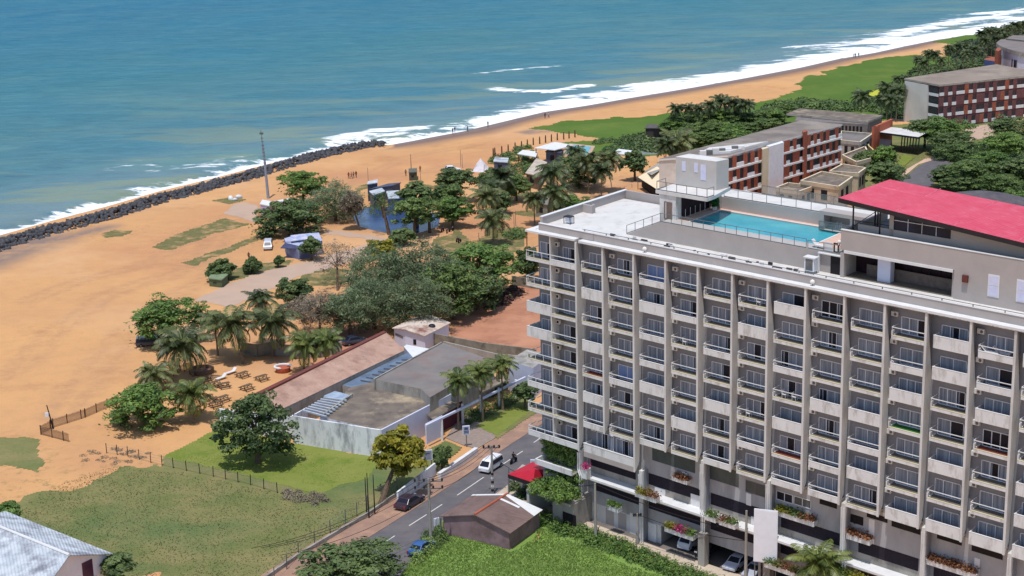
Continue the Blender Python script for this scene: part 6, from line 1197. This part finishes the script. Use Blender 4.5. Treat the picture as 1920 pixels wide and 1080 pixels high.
for x, y, H, lab in [(688, 968, 5.2, 'left one of the two dark posts by the roadside wall'), (692, 972, 6.0, 'right one of the two dark posts by the roadside wall'), (703, 965, 5.3, 'slim pale pole right of the two dark posts'), (955, 925, 3.6, 'slim pole at the tip of the red canopy'), (964, 427, 3.0, 'taller of the two thin posts on the lawn near the hotel corner'), (967, 424, 3.4, 'thinner of the two posts on the lawn near the hotel corner'), (691, 352, 5.0, 'thin flag pole behind the grey box cabin'), (771, 318, 4.0, 'thin pole at the dark green stall'), (864, 312, 4.4, 'left thin pole behind the white beach car'), (867, 315, 3.6, 'right thin pole behind the white beach car'), (789, 347, 3.0, 'thin pole on the sand right of the blue sheds'), (811, 440, 3.8, 'lamp post in front of the right end of the pond'), (898, 452, 1.8, 'short post at the lawn edge by the lone palm'), (1808, 262, 7, 'street lamp pole at the parking yard')]:
    g = G(x, y); b = MB(); b.bar(g, (g[0], g[1], H), .09 if 'dark' in lab else .06, DARKM if 'dark' in lab else METALG, 6, .05); tag(b.build('thin_pole', loc=g), lab, 'pole')
def wire(a, c_, sag=.6, lab='', r=.03):
    pts = [tuple(a[i]+(c_[i]-a[i])*t/10 for i in range(2))+(a[2]+(c_[2]-a[2])*t/10-sag*4*(t/10)*(1-t/10),) for t in range(11)]; b = MB(); b.tube(pts, r, BLACK, 4); tag(b.build('overhead_wire', loc=pts[0]), lab, 'wire', 'overhead wires along the road')
L0 = G(640, 1040); 
for i, (o_, z) in enumerate(((-1.5, 8.0), (-.5, 8.0), (.5, 8.0), (1.5, 7.1))):
    wire((g1[0]+o_, g1[1], z), (G(520, 1110)[0]+o_, G(520, 1110)[1]-6, z), 1.2, 'dark overhead wire running down left from the tall insulator pole'); wire((g1[0]+o_, g1[1], z), (g2[0]+o_*.6, g2[1], 6.6), .8, 'dark overhead wire between the two poles over the road')
wire((g2[0], g2[1], 5.6), (G(955, 925)[0], G(955, 925)[1], 3.5), .2, 'short wire from the banded pole to the red canopy'); wire((G(955, 925)[0], G(955, 925)[1], 3.4), (g3[0], g3[1], 7), 1.0, 'dark wire sagging from the red canopy to the pale pole', .04); wire((g3[0], g3[1], 7.1), (g5[0], g5[1], 6.0), .6, 'dark wire running along the hotel podium', .04); wire((g4[0], g4[1], 3.9), (g5[0], g5[1], 5.0), .5, 'lower dark wire along the hotel podium', .035)
# signs
def board(name, lab, base, w_, h, z, ang, mat, legs=2, cat='sign', writing=None):
    g = G(*base); F = frame_ang(g, ang); t_ = thing(name, lab, cat, g); b = MB(); b.box(F, -w_/2, w_/2, -.08, .08, z, z+h, FRAMEW); b.build('panel', t_); b = MB(); b.box(F, -w_/2+.1, w_/2-.1, -.1, -.081, z+.1, z+h-.1, mat); b.build('face', t_)
    for x in ((-w_/2+.15, w_/2-.15) if legs == 2 else (0,)): MB().bar(F(x, 0, 0), F(x, 0, z), .07, METALG).build('post', t_)
    if writing:
        b = MB()
        for (x0, x1, z0, z1) in writing: b.box(F, x0, x1, -.115, -.101, z0, z1, M('sign_ink', (70, 84, 110)))
        b.build('lettering', t_)
    return t_
board('hoarding', 'large blank white hoarding in front of the hotel podium', (1434, 1108), 2.6, 6.2, 3.4, -20, FRAMEW)
board('entrance_sign', 'pale blue sign board on a post beside the driveway', (875, 838), 1.0, 1.3, 1.8, 10, M('sign_blue', (160, 174, 206)), 1, writing=[(-.25, .25, 2.55, 2.9), (-.35, .35, 2.3, 2.38), (-.3, .3, 2.1, 2.18)])
board('notice_board', 'framed grey notice board above the roadside wall', (803, 892), 1.3, 1.4, 2.2, 12, M('board_grey', (150, 156, 172)), 2, writing=[(-.3, .3, 3.1, 3.2)])
board('small_sign', 'small white sign leaning at the foot of the insulator pole', (819, 990), .7, 1.0, .3, 30, FRAMEW, 2)
board('banner', 'blue white banner on posts by the hotel canopy', (1002, 905), .9, .9, 2.3, -10, M('banner_face', (190, 200, 220)), 2)
# ------------------------------------------------------------------ vehicles
TYRE = M('tyre', (28, 28, 30), rough=.9); LAMP = M('headlight', (220, 222, 225), rough=.2)
def car(name, lab, px, deg, L_=4.3, W_=1.7, H=1.45, col=(225, 225, 228), van=False, z=0., cat='car', group=None, cargo=False, truck=False):
    g = G(*px) if len(px) == 2 else px; F = frame_ang(g, deg); paint = M('car_paint_%d_%d_%d' % col, col, tuple(x*.94 for x in col), rough=.3, coat=.6, spec=.5); t_ = thing(name, lab, cat, (g[0], g[1], z), group)
    hw = W_/2; zb = .3
    if van: prof = [(-L_/2, .35), (-L_/2, H*.55), (-L_/2+.12, H*.93), (-L_/2+.4, H), (L_/2-1.1, H*.99), (L_/2-.75, H*.9), (L_/2-.18, H*.56), (L_/2, H*.46), (L_/2+.02, .35)]; gl = [(-L_/2+.15, H*.58), (-L_/2+.25, H*.88), (L_/2-1.05, H*.88), (L_/2-.55, H*.58)]
    else: prof = [(-L_/2, .35), (-L_/2, .82), (-L_/2+.55, .95), (-L_/2+1.15, H-.04), (-.3, H), (.35, H-.06), (1.1, .92), (L_/2-.25, .78), (L_/2, .6), (L_/2, .35)]; gl = [(-L_/2+.75, .96), (-L_/2+1.25, H-.1), (.3, H-.12), (.98, .96)]
    def side(p, inset): return [F(a, -hw+inset(c_), c_+z) for a, c_ in p], [F(a, hw-inset(c_), c_+z) for a, c_ in p]
    ins = lambda c_: .0 if c_ < H*.6 else .16*(c_-H*.6)/(H*.4)
    l, r = side(prof, ins); n_ = len(prof); b = MB(); b.add(l+r, [tuple(range(n_)), tuple(range(n_, 2*n_))[::-1]]+[(i, i+n_, (i+1) % n_+n_, (i+1) % n_) for i in range(n_)], paint); o = b.build('body', t_, bevel=.05)
    l, r = side(gl, lambda c_: ins(c_)-.012); b = MB(); b.add(l, [tuple(range(4))], GLASS).add(r, [tuple(range(4))[::-1]], GLASS); b.build('side_windows', t_)
    fw = [(gl[3][0]+.03, gl[3][1]+.02), (gl[2][0]+.08, gl[2][1]+.04)]; rw = [(prof[1][0]+(.0 if van else .62), H*.6 if van else 1.0), ((prof[2][0]) if van else prof[3][0]-.05, H*.9 if van else H-.1)]
    b = MB()
    if van: fw = [(L_/2-.2+.02, H*.58), (L_/2-.74+.03, H*.89)]
    for (a, c_), (a2, c2), s_ in ((fw[0], fw[1], 1), (rw[0], rw[1], -1)): b = MB(); b.quad(F(a+.015*s_, -hw+.14, c_+z+.01), F(a+.015*s_, hw-.14, c_+z+.01), F(a2+.015*s_, hw-.24, c2+z+.01), F(a2+.015*s_, -hw+.24, c2+z+.01), GLASS); b.build('windscreen' if s_ > 0 else 'rear_window', t_)
    
    for x in (-L_*.3, L_*.31):
        for s_ in (-1, 1):
            b = MB(); c_ = F(x, s_*(hw-.08), .32+z); ax = np.array([F.v[0], F.v[1], 0])*.11; b.tube([tuple(np.array(c_)-ax), tuple(np.array(c_)+ax)], .32, TYRE, 14); w_ = b.build('wheel', t_); b = MB(); b.tube([tuple(np.array(c_)-ax*1.05), tuple(np.array(c_)+ax*1.05)], .17, METALG, 10); b.build('rim', w_)
    for s_ in (-1, 1): MB().box(F, L_/2-.06, L_/2+.03, s_*hw*.75-.18, s_*hw*.75+.18, .56+z, .72+z, LAMP).build('headlight', t_); MB().box(F, -L_/2-.02, -L_/2+.03, s_*hw*.85-.08, s_*hw*.85+.08, .6+z, .85+z, RED2).build('tail_light', t_)
    return t_
rd = math.degrees(math.atan2(*(np.array(G(860, 885)[:2])-np.array(G(700, 985)[:2]))[::-1]))
car('white_van', 'white minivan driving down the road past the driveway', (921, 880), rd+180, 4.0, 1.6, 1.75, (232, 232, 235), True, cat='van')
pf = lambda u_, v_: FH(u_, v_, .03)
car('parked_van', 'pale minivan parked in the open ground floor of the hotel', pf(15.3, 3.6), math.degrees(math.atan2(-FH.v[1], -FH.v[0])), 4.2, 1.65, 1.9, (205, 208, 218), True, cat='van'); car('parked_car', 'silver hatchback parked in the open ground floor right of the pillar', pf(22.6, 2.4), math.degrees(math.atan2(-FH.v[1], -FH.v[0])), 4.0, 1.65, 1.45, (190, 192, 205)); car('dark_parked_car', 'dark car parked behind the pillar in the open ground floor', pf(17.9, 3.4), math.degrees(math.atan2(-FH.v[1], -FH.v[0])), 4.0, 1.6, 1.45, (46, 44, 50)); car('dark_parked_car', 'second silver car half hidden at the bottom edge by the poles', pf(25.4, 2.2), math.degrees(math.atan2(-FH.v[1], -FH.v[0])), 4.0, 1.65, 1.45, (176, 180, 192))
car('beach_car', 'white car parked on the beach behind a round tree', (847, 322), 10, 4.6, 1.8, 1.6, (235, 235, 238)); car('jeep', 'white jeep parked under the tree beside the violet painted hut', (503, 466), 95+180, 4.2, 1.75, 1.85, (205, 210, 218), True, cat='jeep')
car('dark_car', 'dark car parked under the yellow green tree by the road', (768, 948), rd, 4.6, 1.8, 1.5, (62, 48, 60)); car('blue_car', 'blue car partly hidden by weeds at the bottom of the road', (790, 1035), rd+2, 4.0, 1.6, 1.4, (52, 92, 150))
car('drive_car', 'white car standing at the end of the far parking drive', (1817, 285), 20, 4.4, 1.8, 1.5, (230, 230, 232)); car('dark_beach_van', 'dark van parked at the edge of the wide green tree', (280, 648), 10, 4.4, 1.8, 1.6, (52, 56, 72), True, cat='van')
car('palm_row_car', 'dark blue car parked behind the ridge of the tiled shed', (664, 645), 30, 4.2, 1.7, 1.5, (44, 52, 72))
# people: one continuous skinned body per pose
def person_mesh(pose, shirt, legs_):
    k = {'walk': .28, 'stand': .1, 'ride': .2}[pose]; sit = pose == 'ride'
    V = [(0, 0, .92 if not sit else .78), (0, 0, 1.15 if not sit else 1.0), (0, .0, 1.42 if not sit else 1.28), (0, 0, 1.52 if not sit else 1.38), (0, .02, 1.66 if not sit else 1.52), (0, .02, 1.76 if not sit else 1.62)]; R = [(.15, .11), (.13, .1), (.17, .11), (.06, .06), (.1, .11), (.07, .08)]; E = [(0, 1), (1, 2), (2, 3), (3, 4), (4, 5)]
    for s_ in (-1, 1):
        i = len(V); zz = V[2][2]
        V += [(s_*.2, 0, zz-.02), (s_*.25, s_*k*.5+(.15 if sit else 0), zz-.3), (s_*.24, s_*k+(.42 if sit else .05), zz-.52+(.12 if sit else 0))]; R += [(.06, .06), (.048, .048), (.04, .05)]; E += [(2, i), (i, i+1), (i+1, i+2)]
        i = len(V)
        if sit: V += [(s_*.12, .05, .75), (s_*.2, .45, .72), (s_*.2, .4, .3), (s_*.2, .52, .26)]
        else: V += [(s_*.1, 0, .85), (s_*.11, s_*k*.6+.03, .48), (s_*.11, s_*k, .08), (s_*.12, s_*k+.16, .04)]
        R += [(.09, .09), (.065, .065), (.045, .045), (.045, .03)]; E += [(0, i), (i, i+1), (i+1, i+2), (i+2, i+3)]
    me = bpy.data.meshes.new('body'); me.from_pydata(V, E, []); o = link(bpy.data.objects.new('body', me)); sm = o.modifiers.new('skin', 'SKIN')
    for j, r_ in enumerate(R): me.skin_vertices[0].data[j].radius = r_
    me.skin_vertices[0].data[0].use_root = True; ss_ = o.modifiers.new('sub', 'SUBSURF'); ss_.levels = 1; ss_.render_levels = 1
    dg = bpy.context.evaluated_depsgraph_get(); m2 = bpy.data.meshes.new_from_object(o.evaluated_get(dg)); bpy.data.objects.remove(o)
    zt = V[2][2]; m2.materials.clear(); [m2.materials.append(x) for x in (shirt, legs_, M('skin_tone', (120, 78, 56)), M('hair_black', (26, 22, 20)))]
    for p in m2.polygons:
        c_ = p.center; p.material_index = 3 if c_.z > zt+.27 or (c_.z > zt+.18 and c_.y < .0) else 2 if c_.z > zt+.06 or (abs(c_.x) > .2 and c_.z < zt-.22 and c_.z > .7) or c_.z < .1 else 0 if c_.z > V[0][2]+.03 else 1
        p.use_smooth = True
    return m2
PMS = {}
def person(px, shirt, legs_, lab, deg=0, pose='walk', group=None, z=0):
    key = (pose, shirt, legs_)
    if key not in PMS: PMS[key] = person_mesh(pose, M('cloth_%d_%d_%d' % shirt, shirt, rough=.9), M('cloth_%d_%d_%d' % legs_, legs_, rough=.9))
    g = G(*px) if len(px) == 2 else px; o = link(bpy.data.objects.new('person', PMS[key])); o.location = (g[0], g[1], z); o.rotation_euler = (0, 0, math.radians(deg)); return tag(o, lab, 'person', group)
RD = (150, 40, 40); BK = (40, 38, 44); BL = (60, 80, 130); WT = (215, 212, 205); TN = (150, 120, 90)
for x, y, s_, l_, lab, a in [(654, 335, RD, BK, 'leftmost of the four people standing on the beach, in red', 0), (659, 335, RD, BK, 'second from the left of the four people on the beach', 90), (663, 334, TN, BK, 'third from the left of the four people on the beach, in tan', 180), (668, 333, BK, BK, 'rightmost of the four people on the beach, in black', 20), (849, 251, BK, BK, 'left one of the pair at the water line', 0), (853, 249, BK, BL, 'right one of the pair at the water line', 30), (877, 247, RD, BK, 'person in red crouching close to the wet sand', 40), (915, 238, BK, BK, 'lone walker in black near the surf', 0), (1022, 222, BK, BK, 'dark walker on the wet sand above the striped shadow', 0), (1029, 221, WT, BL, 'pale walker beside the dark one near the surf', 60), (1601, 108, WT, BL, 'leftmost far walker at the surf of the far beach', 0), (1604, 108, BK, BK, 'middle far walker at the surf of the far beach', 0), (1610, 107, BK, BL, 'rightmost far walker at the surf of the far beach', 0),
                        (467, 488, BK, BK, 'person in black standing behind the sapling on the beach', 0), (761, 330, TN, BK, 'person standing left of the dark green stall', 0), (771, 331, RD, TN, 'person in red in front of the dark green stall', 90), (788, 323, RD, BK, 'person in red right of the dark green stall', 0)]:
    person((x, y), s_, l_, lab, a, 'stand' if 'stand' in lab else 'walk')
r_ = random.Random(5)
for i in range(26): # dark vents and scraps on the walkway behind the parapet
    u_ = r_.uniform(3, 30); v_ = r_.uniform(1.5, 2.8)
    if i == 0: b = MB()
    b.box(FH, u_, u_+r_.uniform(.2, .9), v_, v_+r_.uniform(.1, .3), 36.0, 36.0+r_.uniform(.08, .35), DARKM if i % 3 else WHITE)
b.build('roof_vents', hotel)['kind'] = 'stuff'
# motorcycles
def moto(px, deg, lab, col=(50, 40, 44), group=None, rider=None):
    g = G(*px); F = frame_ang(g, deg); t_ = thing('motorcycle', lab, 'motorcycle', g, group); P_ = M('moto_paint_%d' % col[0], col, rough=.35, coat=.4)
    for x in (-.62, .62):
        b = MB(); vs = []; n_ = 14; ax = np.array([F.v[0], F.v[1], 0])*.06; c_ = np.array(F(x, 0, .3)); b.tube([tuple(c_-ax), tuple(c_+ax)], .3, TYRE, n_); b.build('wheel', t_)
    b = MB(); b.tube([F(-.6, 0, .62), F(-.2, 0, .55), F(.15, 0, .72), (F(.42, 0, .8))], [.12, .17, .16, .07], P_, 8); b.tube([F(.62, 0, .3), F(.42, 0, .85), F(.36, 0, 1.05)], .045, DARKM, 6); b.tube([F(-.62, 0, .3), F(-.1, 0, .42), F(.1, 0, .55)], .06, DARKM, 6); b.build('body', t_)
    b = MB(); b.box(F, -.62, .02, -.12, .12, .7, .78, DARKM); b.build('seat', t_); b = MB(); b.bar(F(.36, -.34, 1.05), F(.36, .34, 1.05), .025, DARKM, 5); b.build('handlebar', t_); b = MB(); b.box(F, .46, .54, -.09, .09, .82, .98, LAMP); b.build('headlight', t_)
    return g
gm_ = moto((963, 868), rd, 'motorcycle with a rider on the road behind the white van'); person((gm_[0], gm_[1]), BK, BK, 'rider in dark clothes on the motorcycle on the road', rd-90, 'ride')if False else person((gm_[0], gm_[1], 0), BK, BK, 'rider in dark clothes on the motorcycle on the road', rd-90, 'ride')
for i, (x, y) in enumerate([(884, 399), (889, 400), (894, 401), (899, 401), (904, 400), (830, 434), (838, 437), (846, 434), (858, 453), (862, 455), (498, 396)]): moto((x, y), 70+rnd.uniform(-20, 20), 'parked motorcycle in the cluster under the palms' if i < 5 else 'parked motorcycle on the grass near the right end of the pond' if i < 10 else 'motorcycle parked beside the pink kiosk', (60, 44, 50) if i % 2 else (120, 40, 44), 'motorcycles parked by the palms' if i < 5 else 'motorcycles parked by the pond' if i < 10 else None)
# beach tables and loungers
TW = M('bleached_table_wood', (120, 98, 74), (92, 74, 56), rough=.85, scale=3)
def table(px, deg, lab, group=None):
    g = G(*px); F = frame_ang(g, deg); t_ = thing('picnic_table', lab, 'picnic table', g, group); b = MB(); [b.box(F, -.95, .95, -.4+.2*i, -.23+.2*i, .74, .79, TW) for i in range(4)]; b.build('tabletop', t_)
    for s_ in (-1, 1): b = MB(); b.box(F, -.95, .95, s_*.85-.16, s_*.85+.16, .42, .47, TW); b.build('bench', t_)
    for x in (-.7, .7): b = MB(); b.slab(F(x-.05, -.8, 0), F(x+.05, -.8, 0), F(x+.05, -.25, .74), F(x-.05, -.25, .74), .08, WOOD); b.slab(F(x-.05, .8, 0.08), F(x+.05, .8, 0.08), F(x+.05, .25, .78), F(x-.05, .25, .78), .08, WOOD); b.box(F, x-.04, x+.04, -.95, .95, .34, .42, WOOD); b.build('leg', t_)
def lounger(px, deg, lab):
    g = G(*px); F = frame_ang(g, deg); t_ = thing('beach_lounger', lab, 'lounger', g); b = MB(); b.box(F, -.9, .5, -.33, .33, .32, .4, WHITE); b.build('seat', t_); b = MB(); b.slab(F(.5, -.33, .4), F(.5, .33, .4), F(1.05, .33, .85), F(1.05, -.33, .85), .07, WHITE); b.build('backrest', t_)
    for x, y in ((-.8, -.28), (-.8, .28), (.45, -.28), (.45, .28)): MB().box(F, x-.03, x+.03, y-.03, y+.03, 0, .32, WOOD).build('leg', t_)
for x, y, a, lab in [(455, 707, 50, 'brown picnic table right of the two white loungers'), (491, 713, 45, 'brown picnic table nearest the end of the tiled roof edge'), (420, 727, 30, 'brown picnic table in the middle of the sandy yard'), (404, 724, 60, 'small brown table left of the middle picnic table'), (463, 731, 50, 'picnic table half hidden above the dark green layered tree'), (391, 751, 70, 'picnic table right of the lone thin trunked palm'), (366, 773, 40, 'picnic table at the foot of the lone palm'), (404, 763, 40, 'picnic table touching the white shed wall'), (330, 757, 35, 'picnic table beside the bushy green tree'), (345, 750, 60, 'picnic table behind the one beside the bushy green tree'), (418, 752, 50, 'picnic table at the corner of the white shed wall'), (386, 716, 40, 'dark table in the shade left of the loungers')]: table((x, y), a, lab)
lounger((414, 712), 50, 'left one of the two white loungers on the sandy yard'); lounger((433, 701), 50, 'right one of the two white loungers on the sandy yard')
g = G(531, 697); t_ = thing('white_boat_planter', 'curved white planter ring on an orange base near the tiled roof', 'planter', g); b = MB()
pts = [(g[0]+1.3*math.cos(t), g[1]+1.1*math.sin(t), .9) for t in np.linspace(.2, 4.6, 16)]; b.tube(pts, [.08]+[.2]*14+[.08], WHITE, 8); b.build('rim', t_); b = MB(); b.rev(g, [(1.0, 0), (1.15, .4), (1.2, .8)], ORANGE, 16); b.build('base', t_)
g = G(378, 698); t_ = thing('round_sandpit_wall', 'round brown walled pit beside the largest palm', 'low wall', g); b = MB(); b.rev(g, [(2.0, 0), (2.0, .7), (1.8, .7), (1.8, .15), (.01, .15)], M('pit_brown', (128, 98, 78), (100, 78, 64)), 24); b.build('wall', t_)
# pile of dark soil, timber in the red lot
mass('rubble_heap', [(925, 555), (965, 540), (985, 550), (950, 572), (920, 575)], M('rubble_dark', (92, 62, 54), (60, 44, 40)), 'heap of dark rubble and timber on the red earth lot', 40, 1.0, leaf=.3, clr=.9, seed=41, cat='rubble')
def wst(V, Fc, g):
    o = link(bpy.data.objects.new('white_stone', npmesh('white_stone', V-np.array(g), Fc, WHITE))); o.location = g; return o
# leaning branch props, white stones on the beach grass
for i, (x, y) in enumerate([(433, 375), (441, 376), (449, 371)]): g = G(x, y); V, Fc = rock_mesh([(g[0], g[1], .2, .7)], 50+i); tag(wst(V, Fc, g), 'white painted stone on the grass patch above the breakwater path', 'stone', 'white painted stones')


# topiary by the pool
g = FH(12.2, 13.0, 38.2); t_ = thing('topiary_bush', 'round green potted bush at the far left corner of the roof pool', 'potted plant', g); b = MB(); b.rev(g, [(.28, 0), (.36, .35), (.3, .4)], WHITE, 12); b.build('pot', t_)
r_ = np.random.default_rng(4); q = r_.normal(size=(700, 3)); q /= np.linalg.norm(q, axis=1)[:, None]; V, Fq, ti = cards(np.array([0, 0, 1.05])+q*np.array([.62, .62, .85])*r_.uniform(.6, 1, (700, 1)), .12, r_, q); o = link(bpy.data.objects.new('foliage', npmesh('foliage', V, Fq, GB, ti))); o.parent = t_
